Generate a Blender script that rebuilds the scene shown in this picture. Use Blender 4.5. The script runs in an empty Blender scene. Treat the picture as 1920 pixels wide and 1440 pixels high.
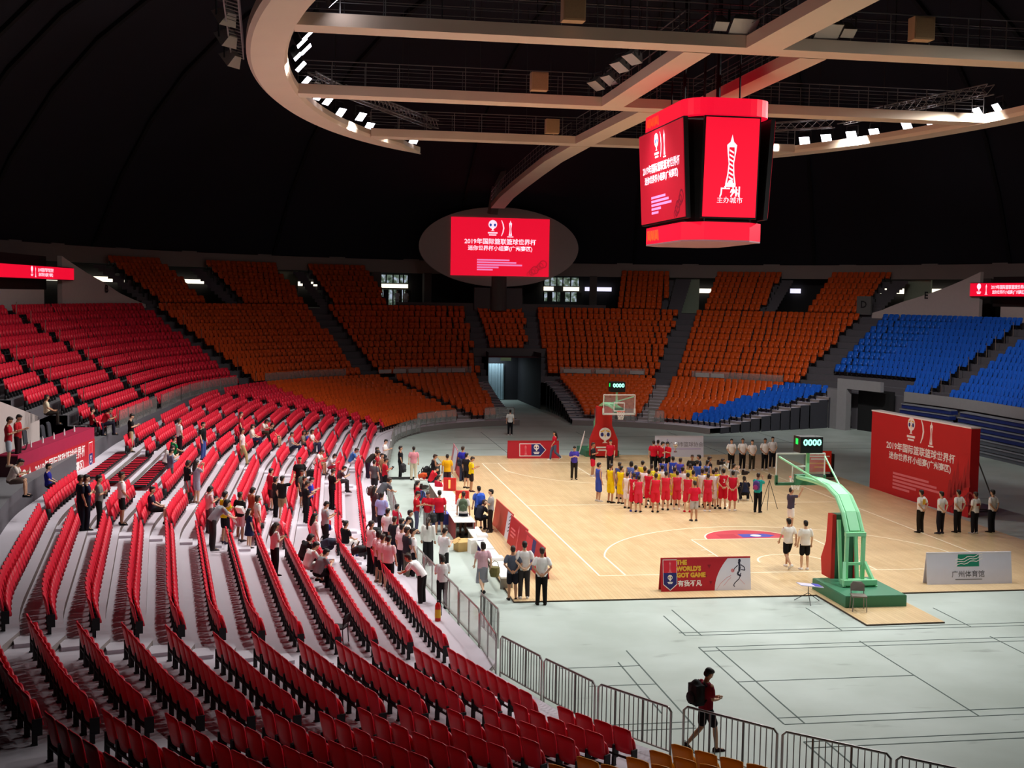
import bpy, math, random
import numpy as np
from mathutils import Vector, Matrix

random.seed(7)
SC = bpy.context.scene
COL = SC.collection
PI = math.pi

# ------------------------------------------------------------------ camera
CAM_POS = (-9.828, -39.919, 9.357)
YAW, PITCH, ROLL = 0.167049, -0.07065, 0.016558
def cam_axes():
    f = np.array([math.sin(YAW)*math.cos(PITCH), math.cos(YAW)*math.cos(PITCH), math.sin(PITCH)])
    r = np.array([math.cos(YAW), -math.sin(YAW), 0.0]); u = np.cross(r, f)
    c, s = math.cos(ROLL), math.sin(ROLL)
    return c*r+s*u, -s*r+c*u, f
_r, _u, _f = cam_axes()
cd = bpy.data.cameras.new('camera'); cam = bpy.data.objects.new('camera', cd); COL.objects.link(cam)
cd.sensor_width = 36; cd.sensor_fit = 'HORIZONTAL'; cd.lens = 2318.9*36/1920
cd.clip_start = .5; cd.clip_end = 400
cam.matrix_world = Matrix(((_r[0], _u[0], -_f[0], CAM_POS[0]), (_r[1], _u[1], -_f[1], CAM_POS[1]),
                           (_r[2], _u[2], -_f[2], CAM_POS[2]), (0, 0, 0, 1)))
SC.camera = cam

# ------------------------------------------------------------------ world, view, floodlight beams and added fill spots
w = bpy.data.worlds.new('world'); SC.world = w; w.use_nodes = True
w.node_tree.nodes['Background'].inputs[0].default_value = (.02, .022, .03, 1)
w.node_tree.nodes['Background'].inputs[1].default_value = .3
SC.view_settings.view_transform = 'Standard'; SC.view_settings.look = 'None'
SC.view_settings.gamma = 1; SC.view_settings.use_curve_mapping = False
SC.view_settings.exposure = 0.0
TRUSS_Z = 18.0
RC = (6.0, 8.8); RA, RB = 18.0, 32.4           # roof ring ellipse
def ring(t, k=0.0):                             # t = angle, k = offset inward
    return (RC[0]+(RA-k)*math.cos(t), RC[1]+(RB-k)*math.sin(t))
def spot(x, y, z, tx, ty, tz, power, deg, blend, rad, col=(1, .985, .955)):
    l = bpy.data.lights.new('flood_or_fill_beam', 'SPOT'); l.energy = power; l.spot_size = math.radians(deg)
    l.spot_blend = blend; l.shadow_soft_size = rad; l.color = col
    o = bpy.data.objects.new('flood_or_fill_beam', l); COL.objects.link(o); o.location = (x, y, z)
    o.rotation_euler = (Vector((tx, ty, tz))-Vector((x, y, z))).to_track_quat('-Z', 'Y').to_euler()
    return o
FLOOD = []
for i, d in enumerate((-38, -20, -4, 12, 28, 43)):            # right arc, aimed left across the court
    t = math.radians(d); x, y = ring(t, 2.6)
    spot(x, y, TRUSS_Z+.4, -3.5+2*(i % 2), -3+3.9*i, 0, 6400, 92, 1.0, .25)
for i, (y, p) in enumerate(((-2, 2600), (4, 4700), (11, 5300), (18, 5000), (25, 4200), (31, 3400))):   # left arc, turned down to the terraces
    x = RC[0]-(RA-2.3)*math.sqrt(1-((y-RC[1])/(RB-2.3))**2)
    spot(x, y, TRUSS_Z+.4, -11.5+.12*max(0, y-18)**1.2, y-1+.3*max(0, y-20), .8, p, 104, 1.0, .2)
for i, d in enumerate((215, 190, 165, 140)):                  # left arc, aimed right across the court
    t = math.radians(d); x, y = ring(t, 2.6)
    spot(x, y, TRUSS_Z+.4, 8.0, -1+8*i, 0, 2600, 100, 1.0, .3)
for x, y, tx, ty, p in ((4.2, -9, 3, -14, 2300), (3.0, 1.2, -4, -1, 3300), (3.2, 9, -4, 9, 3300), (3.4, 15.2, -4, 17, 3300), (4.6, 23, -2, 25, 3000), (10.0, 1.2, 9, -9, 3700), (10, 15.2, 13, 20, 2300), (5, 30.4, 2, 36, 2600)):
    spot(x, y, TRUSS_Z-.1, tx, ty, 0, p, 122, 1.0, .25)         # floods hung on the catwalks
for x, y, tx, ty, tz, p in ((1, 29.6, -3, 53, 2.5, 5600), (11, 29.6, 17, 54, 2.5, 6000), (-7.2, 26.5, -21, 44, 5, 3400), (-9.5, 9, -25, 22, 4, 3000), (19.5, 24, 33, 44, 5, 8000), (20.5, 14, 38, 26, 5, 4500), (-6, 30.5, -10, 48, 2.5, 4200), (16.5, 31, 24, 53, 4, 5200)):
    spot(x, y, TRUSS_Z+.3, tx, ty, tz, p, 84, 1.0, .4)           # added fill spots that brighten the dim stands, not actual fixtures

# ------------------------------------------------------------------ helpers
def lin(h):
    h = h.lstrip('#'); c = [int(h[i:i+2], 16)/255 for i in (0, 2, 4)]
    return tuple(v/12.92 if v <= .04045 else ((v+.055)/1.055)**2.4 for v in c)+(1,)
MATS = {}
def M(name, hexc='808080', rough=.6, metal=0.0, noise=.07, scale=4.0, emit=0.0, alpha=1.0, spec=.4, hexe=None):
    if name in MATS: return MATS[name]
    m = bpy.data.materials.new(name); m.use_nodes = True; nt = m.node_tree; b = nt.nodes['Principled BSDF']
    c = lin(hexc)
    b.inputs['Roughness'].default_value = rough; b.inputs['Metallic'].default_value = metal
    b.inputs['Specular IOR Level'].default_value = spec
    if noise > 0:
        tc = nt.nodes.new('ShaderNodeTexCoord'); n = nt.nodes.new('ShaderNodeTexNoise'); n.inputs['Scale'].default_value = scale
        n.inputs['Detail'].default_value = 3
        mx = nt.nodes.new('ShaderNodeMix'); mx.data_type = 'RGBA'
        mx.inputs[6].default_value = tuple(v*(1-noise) for v in c[:3])+(1,)
        mx.inputs[7].default_value = tuple(min(1, v*(1+noise)) for v in c[:3])+(1,)
        nt.links.new(tc.outputs['Object'], n.inputs['Vector']); nt.links.new(n.outputs['Fac'], mx.inputs[0])
        nt.links.new(mx.outputs[2], b.inputs['Base Color'])
    else: b.inputs['Base Color'].default_value = c
    if emit:
        b.inputs['Emission Color'].default_value = lin(hexe or hexc); b.inputs['Emission Strength'].default_value = emit
    if alpha < 1: b.inputs['Alpha'].default_value = alpha
    MATS[name] = m; return m
def glassM(name, hexc, alpha, rough=.1):
    return M(name, hexc, rough, 0, .0, alpha=alpha, spec=.5)

def tag(o, label=None, cat=None, group=None, kind=None):
    if label: o['label'] = label
    if cat: o['category'] = cat
    if group: o['group'] = group
    if kind: o['kind'] = kind
    return o
def empty(name, loc=(0, 0, 0), rz=0.0, parent=None):
    o = bpy.data.objects.new(name, None); COL.objects.link(o); o.location = loc; o.rotation_euler = (0, 0, rz)
    o.empty_display_size = .2
    if parent: o.parent = parent
    return o
def thing(name, label, cat, loc=(0, 0, 0), rz=0.0, group=None):
    return tag(empty(name, loc, rz), label, cat, group)

class MB:
    def __init__(s): s.v = []; s.f = []; s.m = []
    def add(s, v, f, m=0):
        b = len(s.v); s.v.extend([tuple(float(c) for c in p) for p in v]); s.f.extend([tuple(b+i for i in q) for q in f]); s.m.extend([m]*len(f)); return s
    def box(s, c, d, rz=0.0, m=0, rx=0.0, ry=0.0):
        R = Matrix.Rotation(rz, 3, 'Z') @ Matrix.Rotation(ry, 3, 'Y') @ Matrix.Rotation(rx, 3, 'X')
        v = [R @ Vector((x*d[0]/2, y*d[1]/2, z*d[2]/2))+Vector(c) for x in (-1, 1) for y in (-1, 1) for z in (-1, 1)]
        return s.add(v, [(0, 1, 3, 2), (4, 6, 7, 5), (0, 4, 5, 1), (2, 3, 7, 6), (0, 2, 6, 4), (1, 5, 7, 3)], m)
    def seg(s, a, b, w_, h, m=0):               # box bar from a to b, w wide and h tall
        a = Vector(a); b = Vector(b); d = b-a; L = d.length
        if L < 1e-6: return s
        x = d/L; up = Vector((0, 0, 1))
        if abs(x.z) > .98: up = Vector((0, 1, 0))
        y = up.cross(x).normalized(); z = x.cross(y)
        v = [a+x*(L*i)+y*(w_/2*j)+z*(h/2*k) for i in (0, 1) for j in (-1, 1) for k in (-1, 1)]
        return s.add(v, [(0, 1, 3, 2), (4, 6, 7, 5), (0, 4, 5, 1), (2, 3, 7, 6), (0, 2, 6, 4), (1, 5, 7, 3)], m)
    def tube(s, pts, rad, n=6, m=0, cap=True):
        P = [Vector(p) for p in pts]; R = rad if hasattr(rad, '__len__') else [rad]*len(P)
        rings = []; prev = None
        for i, p in enumerate(P):
            d = (P[min(i+1, len(P)-1)]-P[max(i-1, 0)]).normalized()
            ref = prev if prev is not None else (Vector((0, 0, 1)) if abs(d.z) < .9 else Vector((1, 0, 0)))
            y = (ref-d*ref.dot(d))
            if y.length < 1e-5: y = Vector((1, 0, 0))-d*d.x
            y.normalize(); prev = y; x = y.cross(d)
            rings.append([p+(x*math.cos(2*PI*k/n)+y*math.sin(2*PI*k/n))*R[i] for k in range(n)])
        v = [q for r_ in rings for q in r_]; f = []
        for i in range(len(P)-1):
            for k in range(n):
                f.append((i*n+k, i*n+(k+1) % n, (i+1)*n+(k+1) % n, (i+1)*n+k))
        if cap: f.append(tuple(range(n-1, -1, -1))); f.append(tuple((len(P)-1)*n+k for k in range(n)))
        return s.add(v, f, m)
    def ball(s, c, r, n=10, k=6, m=0, R=None):
        r = r if hasattr(r, '__len__') else (r, r, r); c = Vector(c); v = []; f = []
        for i in range(k+1):
            a = PI*i/k
            for j in range(n):
                b = 2*PI*j/n; p = Vector((r[0]*math.sin(a)*math.cos(b), r[1]*math.sin(a)*math.sin(b), r[2]*math.cos(a)))
                v.append(c+(R @ p if R else p))
        for i in range(k):
            for j in range(n): f.append((i*n+j, (i+1)*n+j, (i+1)*n+(j+1) % n, i*n+(j+1) % n))
        return s.add(v, f, m)
    def prism(s, poly, z0, z1, m=0):            # poly in xy, extruded in z
        n = len(poly); v = [(x, y, z0) for x, y in poly]+[(x, y, z1) for x, y in poly]
        f = [tuple(range(n-1, -1, -1)), tuple(range(n, 2*n))]+[(i, (i+1) % n, n+(i+1) % n, n+i) for i in range(n)]
        return s.add(v, f, m)
    def plate(s, poly, T, t0, t1, m=0):         # poly (a,b) on a frame T(a,b,depth)->xyz, thickness t0..t1
        n = len(poly); v = [T(a, b, t0) for a, b in poly]+[T(a, b, t1) for a, b in poly]
        f = [tuple(range(n-1, -1, -1)), tuple(range(n, 2*n))]+[(i, (i+1) % n, n+(i+1) % n, n+i) for i in range(n)]
        return s.add(v, f, m)
    def mesh(s, name, mats, smooth=False):
        me = bpy.data.meshes.new(name); me.from_pydata(s.v, [], s.f); me.validate()
        for mt in mats: me.materials.append(mt)
        if len(mats) > 1 and len(me.polygons) == len(s.m): me.polygons.foreach_set('material_index', s.m)
        if smooth: me.polygons.foreach_set('use_smooth', [True]*len(me.polygons))
        me.update(); return me
    def build(s, name, mats, parent=None, smooth=False, loc=None, rz=0.0):
        if not isinstance(mats, (list, tuple)): mats = [mats]
        o = bpy.data.objects.new(name, s.mesh(name, mats, smooth)); COL.objects.link(o)
        if parent: o.parent = parent
        if loc: o.location = loc
        o.rotation_euler = (0, 0, rz)
        return o
def copy_tree(o, parent=None):
    c = o.copy(); COL.objects.link(c)
    if parent is not None: c.parent = parent
    for ch in list(o.children): copy_tree(ch, c)
    return c
FONTC = {}
def text(s, size, mat, parent, T, name='lettering', align='CENTER', depth=.004, bold=0.0, sx=1.0):
    """flat lettering as a mesh; T(a,b,d) maps text plane (a right, b up, d out) to xyz in parent space"""
    cu = bpy.data.curves.new('lettering', 'FONT'); cu.body = s; cu.size = size; cu.align_x = align; cu.align_y = 'CENTER'
    cu.offset = bold; cu.resolution_u = 2
    tmp = bpy.data.objects.new('lettering', cu); COL.objects.link(tmp)
    dg = bpy.context.evaluated_depsgraph_get(); me = bpy.data.meshes.new_from_object(tmp.evaluated_get(dg))
    bpy.data.objects.remove(tmp); bpy.data.curves.remove(cu)
    for v in me.vertices: v.co = Vector(T(v.co.x*sx, v.co.y, depth))
    me.materials.clear(); me.materials.append(mat)
    o = bpy.data.objects.new(name, me); COL.objects.link(o); o.parent = parent
    return o

# ------------------------------------------------------------------ bowl geometry: rows are offsets of the arena edge
BV = [(7.2,-23.6),(3.6,-21.6),(0.8,-19.0),(-1.6,-16.75),(-3.35,-14.25),(-5.1,-9.3),(-6.4,2.4),(-5.95,20),(-4.2,38.6),(-2.3,43.3),(0.4,46.2),(3.5,47.9),(7.2,48.6),
 (10.9,48.0),(14.2,46.6),(17.0,44.2),(18.9,40.8),(20.4,34),(20.6,20),(20.4,2.4),(19.6,-9.3),(18,-14.5),(14.5,-19.5),(10.8,-22.2)]
def build_base(step=.25, cut=1.6):
    V = np.array(BV, float); n = len(V); pts = []
    for i in range(n):
        p = V[i-1]; c = V[i]; q = V[(i+1) % n]; cut = 2.4 if 8 <= i <= 16 else 1.2
        a = c+(p-c)*min(cut/np.linalg.norm(p-c), .45); b = c+(q-c)*min(cut/np.linalg.norm(q-c), .45)
        for t in np.linspace(0, 1, 9): pts.append((1-t)**2*a+2*t*(1-t)*c+t*t*b)
    P = np.array(pts); P = np.vstack([P, P[:1]])
    L = np.concatenate([[0], np.cumsum(np.linalg.norm(np.diff(P, axis=0), axis=1))])
    m = int(L[-1]/step); u = np.arange(m)*L[-1]/m
    B = np.stack([np.interp(u, L, P[:, 0]), np.interp(u, L, P[:, 1])], -1)
    T = np.roll(B, -1, 0)-np.roll(B, 1, 0); T /= np.linalg.norm(T, axis=1)[:, None]
    return B, np.stack([-T[:, 1], T[:, 0]], -1), u, L[-1]
BB, BN, BU, BL = build_base()
DU = 32.524-float(BU[int(np.argmin(np.hypot(BB[:, 0]+6.4, BB[:, 1]-2.4)))])     # arc-length origin
UZA = float(BU[int(np.argmin(np.hypot(BB[:, 0]+5.1, BB[:, 1]+9.3)))])-.3+DU
UZY = float(BU[int(np.argmin(np.hypot(BB[:, 0]+3.35, BB[:, 1]+14.25)))])+DU
def pos(u, s):
    s = s+.45*min(1, max(0, (UZA-u)/.5))      # the near blocks sit a little farther back
    u = u-DU
    b = [np.interp(u, BU, BB[:, k], period=BL) for k in (0, 1)]; n = [np.interp(u, BU, BN[:, k], period=BL) for k in (0, 1)]
    h = math.hypot(*n); return (b[0]+n[0]/h*s, b[1]+n[1]/h*s)
def nrm(u):
    n = [np.interp((u-DU) % BL, BU, BN[:, k], period=BL) for k in (0, 1)]; h = math.hypot(*n); return (n[0]/h, n[1]/h)
LT0, LTR, LR = 1.0, .93, .168                    # lower tier: first row, tread, rise
UT0, UTR, UZ0, UR = 12.7, .77, 2.75, .485        # upper tier
CZ = UZ0+11*UR; CS = UT0+11*UTR                  # concourse level and offset
def lz0(u): return .15+.27*min(1, max(0, (u-40)/32))
CUT0, CUTD = (18.9, 42.8), (11.7, 4.4)
def before_cut(p): return CUTD[0]*(p[1]-CUT0[1])-CUTD[1]*(p[0]-CUT0[0]) > 0
UCUT = {}
def ucut(s):
    k = round(s, 2)
    if k not in UCUT:
        u = 89.0
        while u < 101 and before_cut(pos(u, s)): u += .05
        UCUT[k] = u
    return UCUT[k]
def strip(mb, u0, u1, s0, s1, z, m=0, zr=None, mr=1, step=.5):
    """tread from s0 to s1 at height z(u) with a riser down to zr(u) on its front edge"""
    n = max(2, int(abs(u1-u0)/step)+1); us = np.linspace(u0, u1, n); zf = z if callable(z) else (lambda u: z)
    a = [pos(u, s0) for u in us]; b = [pos(u, s1) for u in us]; v = []; f = []
    for i, u in enumerate(us): v += [(a[i][0], a[i][1], zf(u)), (b[i][0], b[i][1], zf(u))]
    for i in range(n-1): f.append((2*i, 2*i+1, 2*i+3, 2*i+2))
    mb.add(v, f, m)
    if zr is not None:
        rf = zr if callable(zr) else (lambda u: zr)
        v = []; f = []
        for i, u in enumerate(us): v += [(a[i][0], a[i][1], rf(u)), (a[i][0], a[i][1], zf(u))]
        for i in range(n-1): f.append((2*i, 2*i+1, 2*i+3, 2*i+2))
        mb.add(v, f, mr)
def vwall(mb, u0, u1, s, z0, z1, m=0, thick=0.0, step=.5):
    n = max(2, int(abs(u1-u0)/step)+1); us = np.linspace(u0, u1, n); g0 = z0 if callable(z0) else (lambda u: z0); g1 = z1 if callable(z1) else (lambda u: z1)
    for k, ss in enumerate((s, s+thick) if thick else (s,)):
        v = []
        for u in us: p = pos(u, ss); v += [(p[0], p[1], g0(u)), (p[0], p[1], g1(u))]
        mb.add(v, [(2*i, 2*i+1, 2*i+3, 2*i+2) for i in range(n-1)], m)
    if thick:
        v = []
        for u in us: p = pos(u, s); q = pos(u, s+thick); v += [(p[0], p[1], g1(u)), (q[0], q[1], g1(u))]
        mb.add(v, [(2*i, 2*i+1, 2*i+3, 2*i+2) for i in range(n-1)], m)
        v = []
        for u in us: p = pos(u, s); q = pos(u, s+thick); v += [(p[0], p[1], g0(u)), (q[0], q[1], g0(u))]
        mb.add(v, [(2*i, 2*i+1, 2*i+3, 2*i+2) for i in range(n-1)], m)
        for u in (us[0], us[-1]):
            p = pos(u, s); q = pos(u, s+thick)
            mb.add([(p[0], p[1], g0(u)), (q[0], q[1], g0(u)), (q[0], q[1], g1(u)), (p[0], p[1], g1(u))], [(0, 1, 2, 3)], m)
# ------------------------------------------------------------------ setting
def structure(o): o['kind'] = 'structure'; return o
def floor_material():
    m = bpy.data.materials.new('painted_concrete'); m.use_nodes = True; nt = m.node_tree; b = nt.nodes['Principled BSDF']
    tc = nt.nodes.new('ShaderNodeTexCoord'); n1 = nt.nodes.new('ShaderNodeTexNoise'); n1.inputs['Scale'].default_value = .35; n1.inputs['Detail'].default_value = 5
    n2 = nt.nodes.new('ShaderNodeTexNoise'); n2.inputs['Scale'].default_value = 1.6; n2.inputs['Detail'].default_value = 4
    mp = nt.nodes.new('ShaderNodeMapping'); mp.inputs['Scale'].default_value = (.35, 1, 1)
    r1 = nt.nodes.new('ShaderNodeValToRGB'); r1.color_ramp.elements[0].color = lin('aab6ae'); r1.color_ramp.elements[1].color = lin('bcc8c2')
    r1.color_ramp.elements[0].position = .35; r1.color_ramp.elements[1].position = .65
    r2 = nt.nodes.new('ShaderNodeValToRGB'); r2.color_ramp.elements[0].color = (.35, .35, .35, 1); r2.color_ramp.elements[1].color = (1, 1, 1, 1)
    r2.color_ramp.elements[0].position = .24; r2.color_ramp.elements[1].position = .36
    mx = nt.nodes.new('ShaderNodeMix'); mx.data_type = 'RGBA'; mx.blend_type = 'MULTIPLY'; mx.inputs[0].default_value = .6
    nt.links.new(tc.outputs['Object'], n1.inputs['Vector']); nt.links.new(tc.outputs['Object'], mp.inputs['Vector']); nt.links.new(mp.outputs['Vector'], n2.inputs['Vector'])
    nt.links.new(n1.outputs['Fac'], r1.inputs['Fac']); nt.links.new(n2.outputs['Fac'], r2.inputs['Fac'])
    nt.links.new(r1.outputs['Color'], mx.inputs[6]); nt.links.new(r2.outputs['Color'], mx.inputs[7]); nt.links.new(mx.outputs[2], b.inputs['Base Color'])
    b.inputs['Roughness'].default_value = .45; b.inputs['Specular IOR Level'].default_value = .3
    return m
def wood_material(name, c1, c2, seam):
    m = bpy.data.materials.new(name); m.use_nodes = True; nt = m.node_tree; b = nt.nodes['Principled BSDF']
    tc = nt.nodes.new('ShaderNodeTexCoord'); br = nt.nodes.new('ShaderNodeTexBrick')
    br.inputs['Scale'].default_value = 1; br.inputs['Brick Width'].default_value = 1.8; br.inputs['Row Height'].default_value = .12
    br.inputs['Mortar Size'].default_value = .004; br.inputs['Color1'].default_value = lin(c1); br.inputs['Color2'].default_value = lin(c2); br.inputs['Mortar'].default_value = lin(seam)
    mp = nt.nodes.new('ShaderNodeMapping'); mp.inputs['Rotation'].default_value = (0, 0, PI/2)
    n = nt.nodes.new('ShaderNodeTexNoise'); n.inputs['Scale'].default_value = .9; n.inputs['Detail'].default_value = 4
    mx = nt.nodes.new('ShaderNodeMix'); mx.data_type = 'RGBA'; mx.blend_type = 'MULTIPLY'; mx.inputs[0].default_value = .35
    rr = nt.nodes.new('ShaderNodeValToRGB'); rr.color_ramp.elements[0].color = (.72, .68, .62, 1); rr.color_ramp.elements[0].position = .35; rr.color_ramp.elements[1].position = .65
    nt.links.new(tc.outputs['Object'], mp.inputs['Vector']); nt.links.new(mp.outputs['Vector'], br.inputs['Vector']); nt.links.new(tc.outputs['Object'], n.inputs['Vector'])
    nt.links.new(n.outputs['Fac'], rr.inputs['Fac']); nt.links.new(br.outputs['Color'], mx.inputs[6]); nt.links.new(rr.outputs['Color'], mx.inputs[7])
    nt.links.new(mx.outputs[2], b.inputs['Base Color']); b.inputs['Roughness'].default_value = .33; b.inputs['Specular IOR Level'].default_value = .35
    return m
mb = MB(); mb.add([(-60, -70, 0), (75, -70, 0), (75, 100, 0), (-60, 100, 0)], [(0, 1, 2, 3)])
floor = structure(mb.build('floor', floor_material()))
mb = MB()
def fl(a, b, w_=.035): mb.seg((a[0], a[1], .004), (b[0], b[1], .004), w_, .006)
for x, y0, y1 in ((.7, -8.46, -14.5), (1.18, -8.46, -14.51), (.7, -5.15, -7.3), (1.15, -4.5, -7.35), (-1.81, -9.55, -13.49), (-1.33, -8.54, -14.4), (5.37, -8.35, -14.5), (5.35, -4.68, -7.24), (9.32, -5.09, -7.25), (9.32, -8.3, -14.4), (.7, -15.6, -17.6), (1.18, -15.6, -17.6), (-1.81, -15.2, -16.9), (13.4, -4.5, -7.2), (13.4, -8.3, -14)):
    fl((x, y0), (x, y1))
for y, x0, x1 in ((-8.46, .7, 11), (-8.83, .7, 11), (-11.47, .7, 5.35), (-14.1, .7, 12), (-14.52, .7, 12), (-7.0, .6, 11.5), (-7.3, .7, 11.5), (-15.6, .7, 9), (-15.95, .7, 9), (-9.9, -3.4, -1.33), (-11.4, -3, -1.33), (-14.1, -3.4, -1.33), (-14.5, -3.3, -1.33), (34.2, -2, 30), (37.5, -1, 30), (41, 0, 20)):
    fl((x0, y), (x1, y))
for x in (2.2, 8.9, 15.5, 22): fl((x, 31.5), (x, 44))
mb.build('floor_marking', M('joint_line', '5c6a66', .8), floor)

# aisles: (u as a function of s, half width in metres)
AISLE_L = [(lambda s: UZY-2.55, .35), (lambda s: UZY+.05, .3), (lambda s: UZA-.15, .55), (lambda s: 32.7-.11*s, .5), (lambda s: 38.1-.1*s, .5), (lambda s: 48.8, .5), (lambda s: 54.3, .5), (lambda s: 62.0, .45), (lambda s: 69.6-.03*s, .6), (lambda s: 79.9, .55), (lambda s: 92.6-.08*s, .6)]
AISLE_U = [(lambda s: 40.3, .5), (lambda s: 50.2, .5), (lambda s: 59.6, .55), (lambda s: 73.25, .8), (lambda s: 79.25, .9), (lambda s: 84.35, .55), (lambda s: 86.05, .55), (lambda s: 91.7, .75), (lambda s: 97.25, .95), (lambda s: 105.7, .8)]
# terraces
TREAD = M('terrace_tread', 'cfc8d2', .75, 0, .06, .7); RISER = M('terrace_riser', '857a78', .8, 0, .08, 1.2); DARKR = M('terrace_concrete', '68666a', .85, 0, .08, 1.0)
LA = [(8.0, 82.3), (87.5, None)]
mb = MB()
for idx in (0, 1):
    strip(mb, 8.0 if idx == 0 else 87.4, 83.5 if idx == 0 else ucut(.8), .05, LT0, lambda u: lz0(u)-.02, 0, 0, 1)
    for k in range(12):
        s0 = LT0+LTR*k; s1 = s0+LTR
        aa = 8.0 if idx == 0 else 87.4-.095*s0; bb = 83.5+.055*s0 if idx == 0 else ucut(s0+.4)
        strip(mb, aa, bb, s0, s1, lambda u, k=k: lz0(u)+LR*k, 0, (lambda u, k=k: lz0(u)+LR*(k-1)-.01 if k else lz0(u)-.02), 1)
        for uu in ((bb,) if idx == 0 else (aa, bb)):
            p = pos(uu, s0); q = pos(uu, s1); z = lz0(uu)+LR*k
            mb.add([(p[0], p[1], 0), (q[0], q[1], 0), (q[0], q[1], z), (p[0], p[1], z)], [(0, 1, 2, 3)], 2)
    strip(mb, 8.0 if idx == 0 else 86.25, 84.1 if idx == 0 else ucut(12.3), LT0+12*LTR, UT0, lambda u: lz0(u)+LR*11, 0)
# step blocks in the aisles of the left stand, and stair flights beside the tunnel
for us_, hw in AISLE_L[2:7]:
    for k in range(1, 12):
        s0 = LT0+LTR*k; u = us_(s0-.2); p = pos(u, s0-.2); z = lz0(u)+LR*(k-1)
        mb.box((p[0], p[1], z+LR/4), (.42, .62, LR/2), math.atan2(nrm(u)[1], nrm(u)[0]), 0)
for f0, f1 in ((lambda s: 82.45+.128*s, lambda s: 83.5+.055*s), (lambda s: 87.4-.095*s, lambda s: 88.4-.13*s)):
    for k in range(24):
        s0 = LT0+LTR/2*k
        if f1(s0)-f0(s0) > .15: strip(mb, f0(s0), f1(s0), s0, s0+LTR/2, lambda u, k=k: lz0(u)+LR/2*k+.012, 0, lambda u, k=k: lz0(u)+LR/2*(k-1), 2, step=.4)
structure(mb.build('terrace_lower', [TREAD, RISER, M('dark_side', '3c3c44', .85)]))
mb = MB()
def utread(k):
    a = 47.5 if k < 3 else (44.0 if k < 5 else 30.0)
    return [(a, 84.25), (86.15, 118.0)] if k < 4 else [(a, 118.0)]
for k in range(11):
    for a, b in utread(k):
        strip(mb, a, b, UT0+UTR*k, UT0+UTR*(k+1), UZ0+UR*k, 0, (UZ0+UR*(k-1) if k else (lambda u: 0.0 if u > 92.5 else lz0(u)+LR*11-.02)), 1)
for uu in (84.25, 86.15):
    for k in range(4):
        p = pos(uu, UT0+UTR*k); q = pos(uu, UT0+UTR*(k+1))
        mb.add([(p[0], p[1], 0), (q[0], q[1], 0), (q[0], q[1], UZ0+UR*k), (p[0], p[1], UZ0+UR*k)], [(0, 1, 2, 3)], 1)
strip(mb, 30, 118, CS, 30.2, CZ, 0, CZ-UR, 1)
structure(mb.build('terrace_upper', [DARKR, M('dark_riser', '565258', .85)]))
# third tier: stepped banks behind the concourse edge
T3 = [(73.9, 75.5), (77.0, 79.0), (80.0, 81.7), (89.2, 91.0), (92.1, 93.9), (95.3, 96.8)]
mb = MB()
for a, b in T3:
    for k in range(7):
        strip(mb, a, b, CS+.2+UTR*k, CS+.2+UTR*(k+1), CZ+.1+UR*k, 0, CZ+.1+UR*(k-1) if k else CZ, 1)
    uu = a-.55 if a < 85 else b+.05             # one stair flight beside each bank
    for k in range(12):
        strip(mb, uu, uu+.42, CS+.3+.42*k, CS+.3+.42*(k+1), CZ+.26*(k+1), 2, CZ+.26*k, 1, step=.2)
structure(mb.build('terrace_top', [DARKR, M('dark_riser'), M('stair_tread', '8a868a', .8)]))
# perimeter walls, fascia ring, dome
mb = MB(); vwall(mb, 0, BL, 30, 0, 13.2, 0); structure(mb.build('wall_back', M('back_wall', '2a2829', .9)))
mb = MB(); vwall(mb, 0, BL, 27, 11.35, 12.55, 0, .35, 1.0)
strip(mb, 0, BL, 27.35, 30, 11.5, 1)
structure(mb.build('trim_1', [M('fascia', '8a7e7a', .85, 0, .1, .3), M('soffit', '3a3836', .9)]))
mb = MB()
for a in np.arange(20, 160, 2.1):
    u = a; p = pos(u, 27.2); mb.box((p[0], p[1], 12.6+.05*math.sin(a*3)), (1.5, .12, .16), math.atan2(nrm(u)[1], nrm(u)[0])+PI/2)
structure(mb.build('trim_2', M('fascia_cap', '8c8480', .8)))
mb = MB()
n = 96; rings = 12; cx, cy = 6.0, 9.0; us = np.linspace(0, BL, n, endpoint=False); v = []
for j in range(rings+1):
    f = 1-j/rings
    for u in us:
        p = pos(u, 27.3); v.append((cx+(p[0]-cx)*f, cy+(p[1]-cy)*f, 12.6+15.5*(1-f**4.5)))
fc = [(j*n+i, j*n+(i+1) % n, (j+1)*n+(i+1) % n, (j+1)*n+i) for j in range(rings) for i in range(n)]
mb.add(v, fc)
ceil = structure(mb.build('ceiling', M('roof_lining', '1c1e28', .9, 0, .5, .12), smooth=True))
mb = MB()
for i in range(0, n, 3):
    for j in range(rings-1):
        a = Vector(v[j*n+i]); b = Vector(v[(j+1)*n+i]); a.z -= .15; b.z -= .15; mb.seg(a, b, .25, .3)
mb.build('roof_rib', M('roof_rib', '101215', .9), ceil)

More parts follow.
